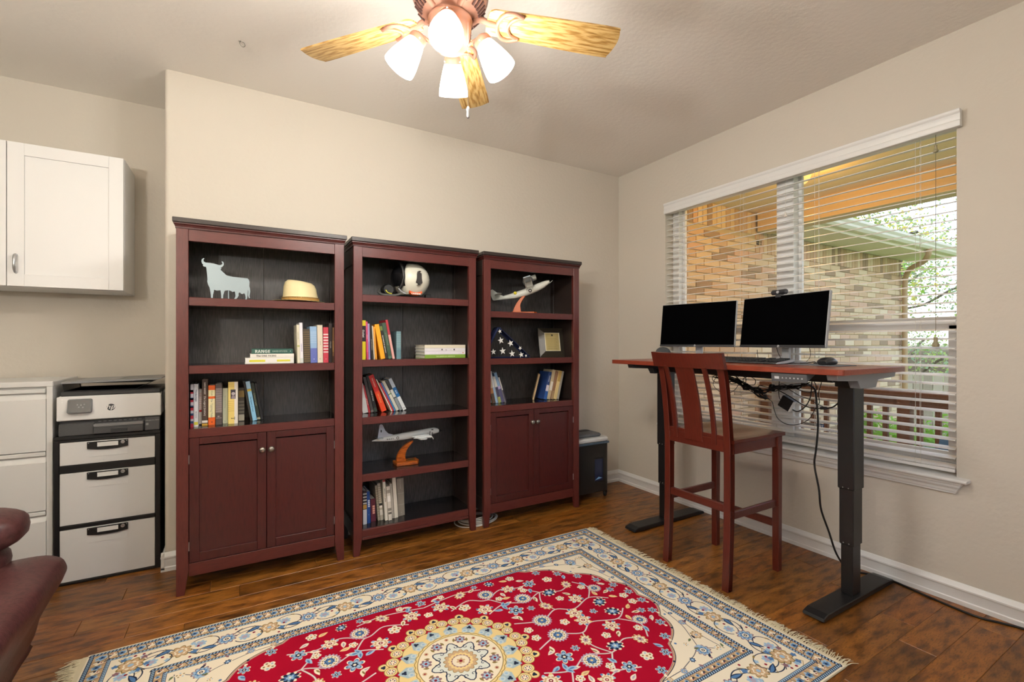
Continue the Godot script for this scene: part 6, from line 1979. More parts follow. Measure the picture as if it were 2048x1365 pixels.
func desk() -> void:
	var d := thing("standing_desk", "height-adjustable standing desk with cherry top and black steel legs", "desk", Vector3(0, 0, 0))
	var top := rrect(-0.730, 0.700, -0.100, 2.145, 0.022, 4)
	# plan x stays x, plan y becomes z
	var m := MB.new().at(Transform3D(Basis(Vector3(1, 0, 0), Vector3(0, 0, 1), Vector3(0, -1, 0)), Vector3.ZERO))
	m.prism(top, -1.1265, -1.1005, 30.0, 0.002)
	put(m, "desk_top", M.desk_top, d)
	var bk: Material = M.black_metal
	for z in [0.893, 2.030]:
		var s := [[0.030, 0.270, 0.080, 0.052], [0.268, 0.540, 0.090, 0.062], [0.538, 1.045, 0.100, 0.072]]
		for q in s:
			put(bx(-0.398 - q[2] / 2, q[0], z - q[3] / 2, -0.398 + q[2] / 2, q[1], z + q[3] / 2, 0.004), "column_stage", bk, d)
		for q in [0.262, 0.53]:
			for e in [-0.012, 0.012]:
				put(MB.new().at(xf(Vector3(-0.398 - (0.040 if q < 0.3 else 0.045) - 0.0048, q + 0.016, z + e))).lathe(v2([0.0, -0.003, 0.0028, -0.002, 0.0028, 0.002, 0.0, 0.003]), 8), "screw", M.steel, d)
		var foot := MB.new().at(xf(Vector3(0, 0, z)))
		foot.prism(v2([-0.742, 0.010, -0.736, 0.022, -0.700, 0.032, -0.100, 0.032, -0.055, 0.022, -0.047, 0.010, -0.052, 0.006, -0.735, 0.006]), -0.046, 0.046, 0.0, 0.003)
		put(foot, "foot", bk, d)
		for x in [-0.70, -0.09]:
			put(MB.new().at(xf(Vector3(x, 0.0, z))).lathe(v2([0.0, 0.0, 0.018, 0.0, 0.018, 0.006, 0.0, 0.007]), 14), "foot_pad", M.black_plastic, d)
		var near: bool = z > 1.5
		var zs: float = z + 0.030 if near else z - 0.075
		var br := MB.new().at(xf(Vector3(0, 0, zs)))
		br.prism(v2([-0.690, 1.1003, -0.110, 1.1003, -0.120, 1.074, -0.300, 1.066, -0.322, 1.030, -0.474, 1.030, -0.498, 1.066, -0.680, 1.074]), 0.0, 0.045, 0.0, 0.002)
		put(br, "side_bracket", hexm("85888b", 0.4) if near else hexm("2f343a", 0.4), d)  # near bracket is black metal too; its lighter grey is painted glare
		put(bx(-0.455, 1.030, z - 0.045, -0.340, 1.062, z + 0.045, 0.003), "column_head", bk, d)
	put(bx(-0.470, 1.048, 0.94, -0.330, 1.1000, 1.985, 0.003), "crossbar", bk, d)
	put(bx(-0.60, 1.062, 1.25, -0.48, 1.0995, 1.78, 0.004), "control_box", M.black_plastic, d)
	# Keypad under the front edge.
	var kp := MB.new().at(xf(Vector3(-0.700, 1.100, 1.828), Vector3(0, 0, 0.32)))
	kp.prism(v2([-0.032, -0.034, 0.05, -0.024, 0.05, -0.002, -0.024, 0.004]), 0.0, 0.166, 0.0, 0.003)
	var kpo := put(kp, "keypad", hexm("55575a", 0.45), d)
	var kf := Transform3D(Basis.from_euler(Vector3(0, 0, 0.32)), Vector3(-0.700, 1.100, 1.828)) * Transform3D(Basis(Vector3(0, 0, 1), Vector3(0.206, 0.978, 0).normalized(), Vector3(-0.978, 0.206, 0).normalized()), Vector3(-0.0290, -0.015, 0.0))
	put(MB.new().at(kf).box(Vector3(0.018, -0.006, 0.0), Vector3(0.040, 0.006, 0.0012)), "display", hexm("c9ccd0", 0.3), kpo)
	for i in 6:
		put(MB.new().at(kf * xf(Vector3(0.056 + i * 0.018, 0, 0))).lathe(v2([0.0, 0.0, 0.0, 0.0]), 3) if false else MB.new().at(kf * xf(Vector3(0.056 + i * 0.018, 0, 0.0))).prism(v2([-0.004, -0.003, 0.004, -0.003, 0.0, 0.005]) if i < 2 else circ(0, 0, 0.0038, 10), 0.0, 0.001), "button", hexm("b9bcc0", 0.5), kpo)


func monitor(label: String, a: Vector2, b: Vector2, web: bool) -> void:
	# a, b: plan (x, z) of the lower left and right screen corners as seen from the stool
	var mid := (a + b) * 0.5
	var w := a.distance_to(b)
	var mo := thing("computer_monitor", label, "monitor", Vector3(mid.x, 1.1268, mid.y), 0.0, "monitors on the standing desk")
	var right := Vector3(b.x - a.x, 0, b.y - a.y).normalized()
	var fwd := right.cross(Vector3.UP)
	# screen faces -x, away from the window
	var frame := Transform3D(Basis(right, Vector3.UP, fwd), Vector3.ZERO)
	if fwd.x > 0.0:
		frame = Transform3D(Basis(-right, Vector3.UP, -fwd), Vector3.ZERO)
	mo.transform = Transform3D(frame.basis, mo.position)
	var tl := xf(Vector3(0, 0.090, 0), Vector3(deg_to_rad(-7), 0, 0))
	put(MB.new().at(tl).box(Vector3(-w / 2, 0.0, -0.022), Vector3(w / 2, 0.312, -0.002), 0.003), "housing", hexm("a7a9ab", 0.35), mo)
	put(MB.new().at(tl).box(Vector3(-w / 2 + 0.0035, 0.014, -0.002), Vector3(w / 2 - 0.0035, 0.3085, 0.0005), 0.0), "screen", M.screen_black, mo)
	put(MB.new().at(tl).box(Vector3(-w / 2 + 0.001, 0.0005, -0.002), Vector3(w / 2 - 0.001, 0.0145, 0.0012), 0.0004), "chin", hexm("3b3c3f", 0.4), mo)
	put(MB.new().at(tl * xf(Vector3(0.0, 0.0075, 0.0012))).prism(circ(0, 0, 0.0072, 18), 0, 0.0005), "logo_disc", hexm("d9dadb", 0.4), mo)
	words("hp", 0.011, hexm("5a5c5f", 0.5), mo, tl * xf(Vector3(0.0, 0.0080, 0.0019)), "lettering", bold)
	put(MB.new().at(xf(Vector3(0, 0, -0.055))).prism(v2([-0.024, 0.008, 0.024, 0.008, 0.024, 0.20, -0.024, 0.20]), -0.02, 0.0, 0.0, 0.003), "stand_neck", hexm("9b9da0", 0.35), mo)
	put(bx(-0.03, 0.15, -0.062, 0.03, 0.21, -0.015, 0.003), "mount", M.dark_plastic, mo)
	put(MB.new().at(Transform3D(Basis(Vector3(1, 0, 0), Vector3(0, 0, -1), Vector3(0, 1, 0)), Vector3(0, 0, -0.02))).prism(rrect(-0.11, -0.06, 0.11, 0.08, 0.02), 0.0, 0.008, 30.0, 0.002), "stand_base", hexm("8f9194", 0.35), mo)
	if web:
		var at := mo.transform * (tl * Vector3(-0.03, 0.3125, -0.006))
		var wc := thing("webcam", "small black bar webcam clipped on the monitor", "webcam", at)
		wc.basis = frame.basis
		put(bx(-0.054, 0.004, -0.016, 0.054, 0.034, 0.012, 0.009), "body", hexm("333438", 0.4), wc)
		put(MB.new().at(Transform3D(Basis(Vector3(1, 0, 0), Vector3(0, 0, 1), Vector3(0, -1, 0)), Vector3(0, 0.019, 0.012))).lathe(v2([0.009, 0.0, 0.008, 0.003, 0.0, 0.0035]), 16), "lens", hexm("b9bcc2", 0.2), wc)
		put(bx(-0.018, -0.012, 0.0065, 0.018, 0.006, 0.0115, 0.002), "clip", hexm("3b3c40", 0.5), wc)
		put(bx(-0.018, 0.0006, -0.016, 0.018, 0.006, 0.0115, 0.001), "clip_top", hexm("3b3c40", 0.5), wc)


func desk_things() -> void:
	var y := 1.1268
	monitor("thin black-screened monitor nearest the bookcases, left on the desk", Vector2(-0.250, 0.705), Vector2(-0.155, 1.247), false)
	monitor("thin black-screened monitor with the webcam clipped on top", Vector2(-0.185, 1.305), Vector2(-0.290, 1.862), true)
	# Keyboard: wedge body, silver ends, rows of keys.
	var kb := thing("keyboard", "black wedge keyboard with silver-edged end", "keyboard", Vector3(-0.385, y, 1.485))
	var wedge := v2([-0.085, 0.003, -0.080, 0.010, 0.075, 0.024, 0.088, 0.022, 0.086, 0.006, 0.0, 0.003])
	put(MB.new().at(xf(Vector3(0, 0, -0.225))).prism(wedge, 0.0, 0.45, 0.0, 0.001), "body", M.dark_plastic, kb)
	for s in [-1, 1]:
		put(MB.new().at(xf(Vector3(0, 0, s * 0.2275 - 0.002))).prism(v2([-0.092, 0.002, -0.082, 0.011, 0.075, 0.026, 0.094, 0.023, 0.080, 0.014, 0.0, 0.004]), 0.0, 0.004), "end_trim", hexm("a9abae", 0.35), kb)
	for s in [-0.15, 0.15]:
		put(bx(0.05, 0.0, s - 0.012, 0.075, 0.006, s + 0.012, 0.001), "rubber_foot", M.black_plastic, kb)
		put(bx(-0.07, 0.0, s - 0.012, -0.05, 0.004, s + 0.012, 0.001), "rubber_foot", M.black_plastic, kb)
	var key := bx(-0.0082, 0.0, -0.0082, 0.0082, 0.007, 0.0082, 0.002).mesh()
	for r in 6:
		for c in 22:
			if c == 15 or c == 18:
				continue
			if r == 0 and c >= 4 and c <= 9:
				continue
			var k := putm(key, "key", hexm("2a2b2d", 0.5), kb)
			var x := -0.066 + r * 0.0250
			k.position = Vector3(x, 0.0112 + (x + 0.08) * 0.0903, -0.205 + c * 0.0195)
			k.rotation.z = 0.09
			k.scale = Vector3(1.2, 1, 1)
	put(bx(-0.075, 0.0085, -0.127, -0.057, 0.0185, -0.013, 0.002), "space_bar", hexm("2a2b2d", 0.5), kb)
	var pad := thing("mouse_pad", "thin grey mouse pad near the desk's corner", "mouse pad", Vector3(-0.345, y, 1.872))
	put(MB.new().at(Transform3D(Basis(Vector3(1, 0, 0), Vector3(0, 0, -1), Vector3(0, 1, 0)), Vector3.ZERO)).prism(rrect(-0.10, -0.125, 0.10, 0.125, 0.02), 0.0, 0.003, 30.0, 0.0008), "sheet", hexm("6d6f73", 0.7), pad)
	var ms := thing("computer_mouse", "black rounded mouse on the grey mouse pad", "mouse", Vector3(-0.345, y + 0.0031, 1.902))
	var rr := []
	for q in [[-0.058, 0.020, 0.006, 0.010], [-0.050, 0.028, 0.014, 0.014], [-0.025, 0.033, 0.019, 0.018], [0.005, 0.034, 0.020, 0.020], [0.035, 0.031, 0.016, 0.016], [0.052, 0.024, 0.010, 0.011], [0.058, 0.015, 0.005, 0.008]]:
		rr.append(ring(Vector3(q[0], q[3] + 0.0005, 0), Vector3(0, q[3], 0), Vector3(0, 0, q[1]), 2.4, 20))
	put(MB.new().loft(rr), "body", hexm("2b2c2e", 0.3), ms)
	put(MB.new().at(xf(Vector3(0.030, 0.030, 0), Vector3(PI / 2, 0, 0))).lathe(v2([0.0, -0.004, 0.008, -0.004, 0.008, 0.004, 0.0, 0.004]), 14), "scroll_wheel", hexm("707276", 0.4), ms)
	# Fabric speaker puck behind the stool's back.
	var sp := thing("desk_speaker", "round charcoal fabric speaker behind the stool's back", "speaker", Vector3(-0.44, y, 0.905))
	var cloth := mat("speaker_cloth", Color8(66, 68, 70), 0.9)
	put(MB.new().lathe(v2([0.0, 0.0, 0.044, 0.0, 0.050, 0.008, 0.053, 0.030, 0.050, 0.055, 0.040, 0.074, 0.022, 0.085, 0.0, 0.088]), 28, 60.0), "fabric_body", cloth, sp)
	put(MB.new().lathe(v2([0.0, 0.0, 0.046, 0.0, 0.048, 0.006, 0.044, 0.008]), 28), "base_ring", M.black_plastic, sp)
	var hd := thing("desk_clip", "small white and black round clip at the desk's far end", "clip", Vector3(-0.55, y, 0.985))
	put(MB.new().at(Transform3D(Basis(Vector3(0, 0, 1), Vector3(-1, 0, 0), Vector3(0, -1, 0)), Vector3(0, 0.018, 0))).lathe(v2([0.0, -0.006, 0.014, -0.006, 0.016, 0.0, 0.014, 0.006, 0.0, 0.006]), 18), "disc", hexm("e2e2de", 0.4), hd)
	put(bx(-0.006, 0.030, -0.010, 0.006, 0.050, 0.002, 0.002), "stem", M.black_plastic, hd)
	put(bx(-0.012, 0.0, -0.014, 0.012, 0.006, 0.014, 0.002), "foot", M.black_plastic, hd)


func cable(label: String, pts: Array, r: float, called := "cable", m: Material = null, group := "cables hanging under the desk") -> Node:
	var o := put(MB.new().tube(curve(v3(pts), 7), r, 7), called, m if m else M.cable_black)
	tag(o, label, "cable", group)
	return o


func yz(x: float, a: Array) -> Array:
	var o := []
	for i in range(0, a.size(), 2):
		o.append_array([x, a[i], a[i + 1]])
	return o


func cables() -> void:
	# Bundle strapped under the desk.
	var bn := thing("cable_bundle", "tangled bundle of thin black cables under the desk top", "cables", Vector3(-0.42, 1.0, 1.5))
	var r := RandomNumberGenerator.new()
	r.seed = 12
	var path := [[1.045, 1.30], [1.020, 1.42], [0.990, 1.50], [0.974, 1.56], [0.978, 1.61], [0.992, 1.66], [1.000, 1.72], [1.008, 1.78], [1.030, 1.84]]
	for i in 11:
		var p := PackedVector3Array()
		for q in path:
			p.append(Vector3(r.randfn(0, 0.010), q[0] - 1.0 + r.randfn(0, 0.010), q[1] - 1.5 + r.randfn(0, 0.008)))
		put(MB.new().tube(curve(p, 5), r.randf_range(0.0018, 0.0030), 6), "strand", M.cable_black, bn)
	for i in 6:
		var a := r.randf_range(0, 1)
		var p := PackedVector3Array()
		for q in [[1.03, 1.44], [0.985, 1.53], [0.955, 1.57], [0.928 + 0.01 * a, 1.600 + 0.02 * a], [0.934, 1.620], [0.958, 1.596], [0.985, 1.56]]:
			p.append(Vector3(r.randfn(0, 0.008), q[0] - 1.0 + r.randfn(0, 0.006), q[1] - 1.5 + r.randfn(0, 0.006)))
		put(MB.new().tube(curve(p, 5), 0.0022, 6), "strand", M.cable_black, bn)
	for i in 5:
		var z := 1.32 + 0.05 * i
		var p := PackedVector3Array()
		for k in 9:
			var a := TAU * k / 8.0 + i
			p.append(Vector3(r.randfn(0, 0.006), 0.022 + 0.026 * sin(a) + r.randfn(0, 0.003), z - 1.5 + 0.036 * cos(a)))
		put(MB.new().tube(curve(p, 4), 0.0020, 6), "strand", M.cable_black, bn)
	for z in [1.655, 1.50]:
		put(MB.new().at(xf(Vector3(0, -0.006 if z > 1.6 else -0.012, z - 1.5), Vector3(PI / 2, 0, 0.0))).lathe(v2([0.019, -0.008, 0.021, -0.008, 0.021, 0.008, 0.019, 0.008, 0.019, -0.008]), 16), "tie", M.black_plastic, bn)
	cable("thin black cable hanging in a wide loop below the desk", yz(-0.42, [0.958, 1.620, 0.933, 1.633, 0.916, 1.656, 0.879, 1.666, 0.833, 1.685, 0.808, 1.724, 0.806, 1.767, 0.821, 1.812, 0.850, 1.850, 0.885, 1.870, 0.911, 1.881]), 0.0021)
	cable("thin black cable running straight down to the power adapter", yz(-0.43, [1.045, 1.702, 1.023, 1.700, 0.978, 1.698, 0.944, 1.702, 0.932, 1.711]), 0.0020)
	cable("black cable curling up from the power adapter's foot", yz(-0.41, [0.892, 1.748, 0.879, 1.782, 0.896, 1.812, 0.930, 1.838, 0.974, 1.853, 1.045, 1.858]), 0.0028)
	cable("black cable sagging from the bundle to the grey splice", yz(-0.44, [0.985, 1.705, 0.956, 1.767, 0.923, 1.827, 0.910, 1.870, 0.912, 1.917]), 0.0026)
	cable("thinner black cable above the one sagging to the splice", yz(-0.40, [0.997, 1.730, 0.967, 1.782, 0.951, 1.832, 0.930, 1.878, 0.915, 1.915]), 0.0018)
	cable("brown-black cable from the splice up to the desk's leg", yz(-0.42, [0.912, 1.917, 0.921, 1.955, 0.940, 1.979, 0.955, 1.991]), 0.0036)
	cable("small loop of cable beside the keypad", yz(-0.43, [1.045, 1.880, 1.014, 1.892, 0.998, 1.884, 0.989, 1.856, 0.992, 1.821, 1.004, 1.785]), 0.0022)
	cable("thin cable dropping right of the keypad", yz(-0.41, [1.045, 1.905, 1.029, 1.901, 0.996, 1.892, 0.966, 1.892, 0.942, 1.895, 0.927, 1.890]), 0.0020)
	cable("thin cable drooping behind the stool's back slats", yz(-0.40, [1.045, 1.30, 0.985, 1.27, 0.945, 1.31, 0.935, 1.36, 0.955, 1.41, 0.992, 1.44]), 0.0018)
	var sp := thing("cable_splice", "grey cable splice hanging beside the desk's leg", "splice", Vector3(-0.42, 0.912, 1.917))
	put(MB.new().tube(v3([0, 0, -0.012, 0, 0.003, 0.016]), 0.008, 10), "sleeve", M.dark_plastic, sp)
	# Power adapter hanging askew.
	var pa := thing("power_adapter", "square black power adapter hanging askew under the desk", "adapter", Vector3(-0.42, 0.918, 1.737))
	pa.rotation.x = deg_to_rad(27)
	put(bx(-0.016, -0.033, -0.034, 0.016, 0.033, 0.034, 0.004), "brick", hexm("0f0f10", 0.35), pa)
	put(bx(-0.017, -0.032, 0.030, 0.012, 0.030, 0.0352, 0.002), "end_label", hexm("c9cac8", 0.5), pa)
	# Thick power cord to the floor and along the baseboard.
	cable("thick black power cord falling from the keypad to the floor", [-0.40, 1.045, 1.772, -0.36, 1.031, 1.782, -0.30, 1.000, 1.812, -0.30, 0.939, 1.825, -0.30, 0.807, 1.833, -0.30, 0.671, 1.823, -0.30, 0.590, 1.815, -0.30, 0.461, 1.838, -0.29, 0.357, 1.843, -0.26, 0.237, 1.868, -0.22, 0.120, 1.885, -0.15, 0.030, 1.905, -0.09, 0.0062, 1.925, -0.045, 0.0052, 1.98, -0.033, 0.0052, 2.07, -0.062, 0.0052, 2.204, -0.088, 0.0052, 2.392, -0.060, 0.0052, 2.47, -0.032, 0.0052, 2.56, -0.028, 0.0052, 2.8, -0.03, 0.0052, 3.1], 0.0050, "floor_cable", null, "")
	cable("short black cable with ferrite bead under the webcam monitor", [-0.26, 1.1285, 1.50, -0.24, 1.135, 1.47, -0.20, 1.165, 1.435, -0.18, 1.20, 1.42], 0.0016, "cable", null, "cables on the desk")
	cable("thin black cable drooping left of the webcam monitor's neck", [-0.20, 1.23, 1.55, -0.20, 1.19, 1.56, -0.21, 1.15, 1.585, -0.22, 1.1285, 1.60], 0.0018, "cable", null, "cables on the desk")
	cable("thin black cable right of the webcam monitor's neck", [-0.15, 1.235, 1.70, -0.145, 1.20, 1.715, -0.15, 1.16, 1.715, -0.17, 1.1285, 1.70], 0.0014, "cable", null, "cables on the desk")
	cable("tangled black cable between the keyboard and the mouse", [-0.22, 1.1290, 1.70, -0.25, 1.130, 1.74, -0.21, 1.137, 1.77, -0.24, 1.131, 1.80, -0.20, 1.137, 1.83, -0.17, 1.130, 1.80, -0.18, 1.1290, 1.75], 0.0025, "cable", null, "cables on the desk")
	# White cable coil on the floor between two bookcases.
	var co := thing("cable_coil", "loose coil of white cable on the floor between two bookcases", "cable", Vector3(-1.535, 0.0, 0.215))
	for i in 6:
		var p := PackedVector3Array()
		var a0 := i * 1.1
		for k in 15:
			var a := a0 + TAU * k / 14.0
			p.append(Vector3((0.155 - 0.011 * i) * cos(a) + 0.02 * sin(i), 0.006 + 0.006 * i + 0.004 * sin(a * 2 + i), (0.105 - 0.009 * i) * sin(a)))
		put(MB.new().tube(curve(p, 3), 0.0042, 7), "loop", hexm("dcdad2", 0.5), co)
	put(MB.new().tube(curve(v3([-0.035, 0.02, 0.06, -0.040, 0.06, 0.02, -0.045, 0.12, -0.05, -0.04, 0.17, -0.10]), 6), 0.0042, 7), "tail", hexm("dcdad2", 0.5), co)


func stool() -> void:
	var s := thing("bar_stool", "dark cherry wooden bar stool with slatted back at the desk", "stool", Vector3(0, 0, 0))
	var wd: Material = M.stool_wood
	# Rear posts, curved: side profile (x, y) pulled across the width.
	var back := curve2(v2([-0.872, 0.0, -0.862, 0.18, -0.856, 0.42, -0.856, 0.68, -0.862, 0.80, -0.880, 0.96, -0.902, 1.08, -0.922, 1.125]), 6)
	var front := curve2(v2([-0.886, 1.125, -0.866, 1.08, -0.846, 0.96, -0.828, 0.80, -0.816, 0.68, -0.816, 0.42, -0.824, 0.18, -0.836, 0.0]), 6)
	back.append_array(front)
	for z in [1.285, 1.662]:
		put(MB.new().at(xf(Vector3(0, 0, z))).prism(back, 0.0, 0.038, 25.0, 0.003), "rear_leg", wd, s)
	for z in [1.288, 1.668]:
		var l := v2([-0.443, 0.0, -0.410, 0.0, -0.404, 0.735, -0.445, 0.735])
		put(MB.new().at(xf(Vector3(0, 0, z))).prism(l, 0.0, 0.036, 0.0, 0.003), "front_leg", wd, s)
	# Crest rail: bowed plank.
	var cr := []
	for i in 13:
		var q := i / 12.0
		var z := 1.268 + 0.448 * q
		var bow := 0.024 * (1.0 - pow(2.0 * q - 1.0, 2))
		var dip := 0.006 * (1.0 - pow(2.0 * q - 1.0, 2))
		var x := -0.922 - bow
		cr.append([Vector3(x, 1.112, z), Vector3(x - 0.024, 1.193 - dip, z), Vector3(x - 0.004, 1.195 - dip, z), Vector3(x + 0.022, 1.112, z)])
	var cm := MB.new()
	for i in 12:
		for k in 4:
			var e := (k + 1) % 4
			cm.quad(cr[i][k], cr[i][e], cr[i + 1][e], cr[i + 1][k], ((cr[i][e] - cr[i][k]).cross(cr[i + 1][k] - cr[i][k]) * -1.0).normalized())
	cm.quad(cr[0][0], cr[0][1], cr[0][2], cr[0][3], Vector3(0, 0, -1))
	cm.quad(cr[12][0], cr[12][1], cr[12][2], cr[12][3], Vector3(0, 0, 1))
	# outward faces: fix the winding normals by hand for the four long sides
	var cm2 := MB.new()
	var cen := Vector3()
	for i in 12:
		cen = (cr[i][0] + cr[i][2] + cr[i + 1][1] + cr[i + 1][3]) * 0.25
		for k in 4:
			var e := (k + 1) % 4
			var nn: Vector3 = (cr[i][e] - cr[i][k]).cross(cr[i + 1][k] - cr[i][k]).normalized()
			if nn.dot((cr[i][k] + cr[i + 1][e]) * 0.5 - cen) < 0.0:
				nn = -nn
			cm2.quad(cr[i][k], cr[i][e], cr[i + 1][e], cr[i + 1][k], nn)
	cm2.quad(cr[0][0], cr[0][1], cr[0][2], cr[0][3], Vector3(0, 0, -1))
	cm2.quad(cr[12][0], cr[12][1], cr[12][2], cr[12][3], Vector3(0, 0, 1))
	put(cm2, "crest_rail", wd, s)
	# Back slats follow the posts' curve.
	for q in [[1.352, 0.026, 0], [1.398, 0.112, 1], [1.596, 0.026, 0], [1.545, 0.026, 2]]:
		if q[2] == 2:
			continue
		var z0: float = q[0]
		var wid: float = q[1]
		var bowk := 0.020
		var bs := curve2(v2([-0.858, 0.720, -0.866, 0.82, -0.884 - bowk * 0.4, 0.96, -0.908 - bowk, 1.08, -0.925 - bowk, 1.118]), 5)
		var fs := curve2(v2([-0.911 - bowk, 1.118, -0.894 - bowk, 1.08, -0.870 - bowk * 0.4, 0.96, -0.852, 0.82, -0.844, 0.720]), 5)
		bs.append_array(fs)
		var ww := wid
		put(MB.new().at(xf(Vector3(0, 0, z0 + (0.03 if q[2] == 1 else 0.0)))).prism(bs, 0.0, ww, 25.0, 0.002), "back_splat" if q[2] == 1 else "back_slat", wd, s)
	# Seat frame.
	put(bx(-0.853, 0.690, 1.322, -0.833, 0.752, 1.663, 0.002), "seat_rail", wd, s)
	put(bx(-0.440, 0.680, 1.322, -0.418, 0.735, 1.670, 0.002), "seat_rail", wd, s)
	put(bx(-0.818, 0.680, 1.670, -0.442, 0.737, 1.694, 0.002), "seat_rail", wd, s)
	put(bx(-0.818, 0.680, 1.294, -0.442, 0.737, 1.318, 0.002), "seat_rail", wd, s)
	put(bx(-0.853, 0.752, 1.322, -0.838, 0.772, 1.663, 0.002), "slat_rail", wd, s)
	# Scooped seat.
	var seat := MB.new()
	var nx := 18
	var nz := 18
	var grid := []
	for i in nx + 1:
		var row := []
		for j in nz + 1:
			var a := -1.0 + 2.0 * i / nx
			var b := -1.0 + 2.0 * j / nz
			var x := lerpf(-0.834, -0.386, (a + 1) / 2) + 0.010 * (1.0 - b * b) * maxf(a, 0.0)
			var z := lerpf(1.281, 1.709, (b + 1) / 2)
			var two := maxf(exp(-pow((b - 0.42) / 0.30, 2)), exp(-pow((b + 0.42) / 0.30, 2)))
			var y := 0.760 - 0.011 * two * exp(-pow((a + 0.15) / 0.65, 2)) - 0.004 * pow(maxf(absf(a), absf(b)), 14)
			row.append(Vector3(x, y, z))
		grid.append(row)
	seat.loft(grid, false, true)
	# the loft of an open sheet may face down; rebuild with upward normals
	seat = MB.new()
	for i in nx:
		for j in nz:
			var p: Array = [grid[i][j], grid[i + 1][j], grid[i + 1][j + 1], grid[i][j + 1]]
			var ns := []
			for q in [[i, j], [i + 1, j], [i + 1, j + 1], [i, j + 1]]:
				var dx: Vector3 = grid[mini(q[0] + 1, nx)][q[1]] - grid[maxi(q[0] - 1, 0)][q[1]]
				var dz: Vector3 = grid[q[0]][mini(q[1] + 1, nz)] - grid[q[0]][maxi(q[1] - 1, 0)]
				var nn := dz.cross(dx).normalized()
				ns.append(nn if nn.y > 0 else -nn)
			seat.tri(p[0], p[1], p[2], ns[0], ns[1], ns[2])
			seat.tri(p[0], p[2], p[3], ns[0], ns[2], ns[3])
	var edge := []
	for j in nz + 1:
		edge.append(grid[0][j])
	for i in range(1, nx + 1):
		edge.append(grid[i][nz])
	for j in range(nz - 1, -1, -1):
		edge.append(grid[nx][j])
	for i in range(nx - 1, 0, -1):
		edge.append(grid[i][0])
	var cc := Vector3(-0.61, 0.74, 1.495)
	for i in edge.size():
		var a: Vector3 = edge[i]
		var b: Vector3 = edge[(i + 1) % edge.size()]
		var a2 := Vector3(a.x, 0.7375, a.z)
		var b2 := Vector3(b.x, 0.7375, b.z)
		var nn := (b - a).cross(Vector3.UP).normalized()
		if nn.dot(a - cc) < 0.0:
			nn = -nn
		seat.quad(a, b, b2, a2, nn)
	seat.quad(Vector3(-0.834, 0.7375, 1.281), Vector3(-0.386, 0.7375, 1.281), Vector3(-0.386, 0.7375, 1.709), Vector3(-0.834, 0.7375, 1.709), Vector3.DOWN)
	put(seat, "seat", M.stool_seat, s)
	# Stretchers.
	put(bx(-0.850, 0.385, 1.322, -0.828, 0.425, 1.664, 0.003), "stretcher", wd, s)
	put(bx(-0.435, 0.235, 1.322, -0.415, 0.275, 1.670, 0.003), "footrest", wd, s)
	put(bx(-0.820, 0.352, 1.676, -0.440, 0.390, 1.694, 0.003), "stretcher", wd, s)
	put(bx(-0.820, 0.352, 1.296, -0.440, 0.390, 1.314, 0.003), "stretcher", wd, s)


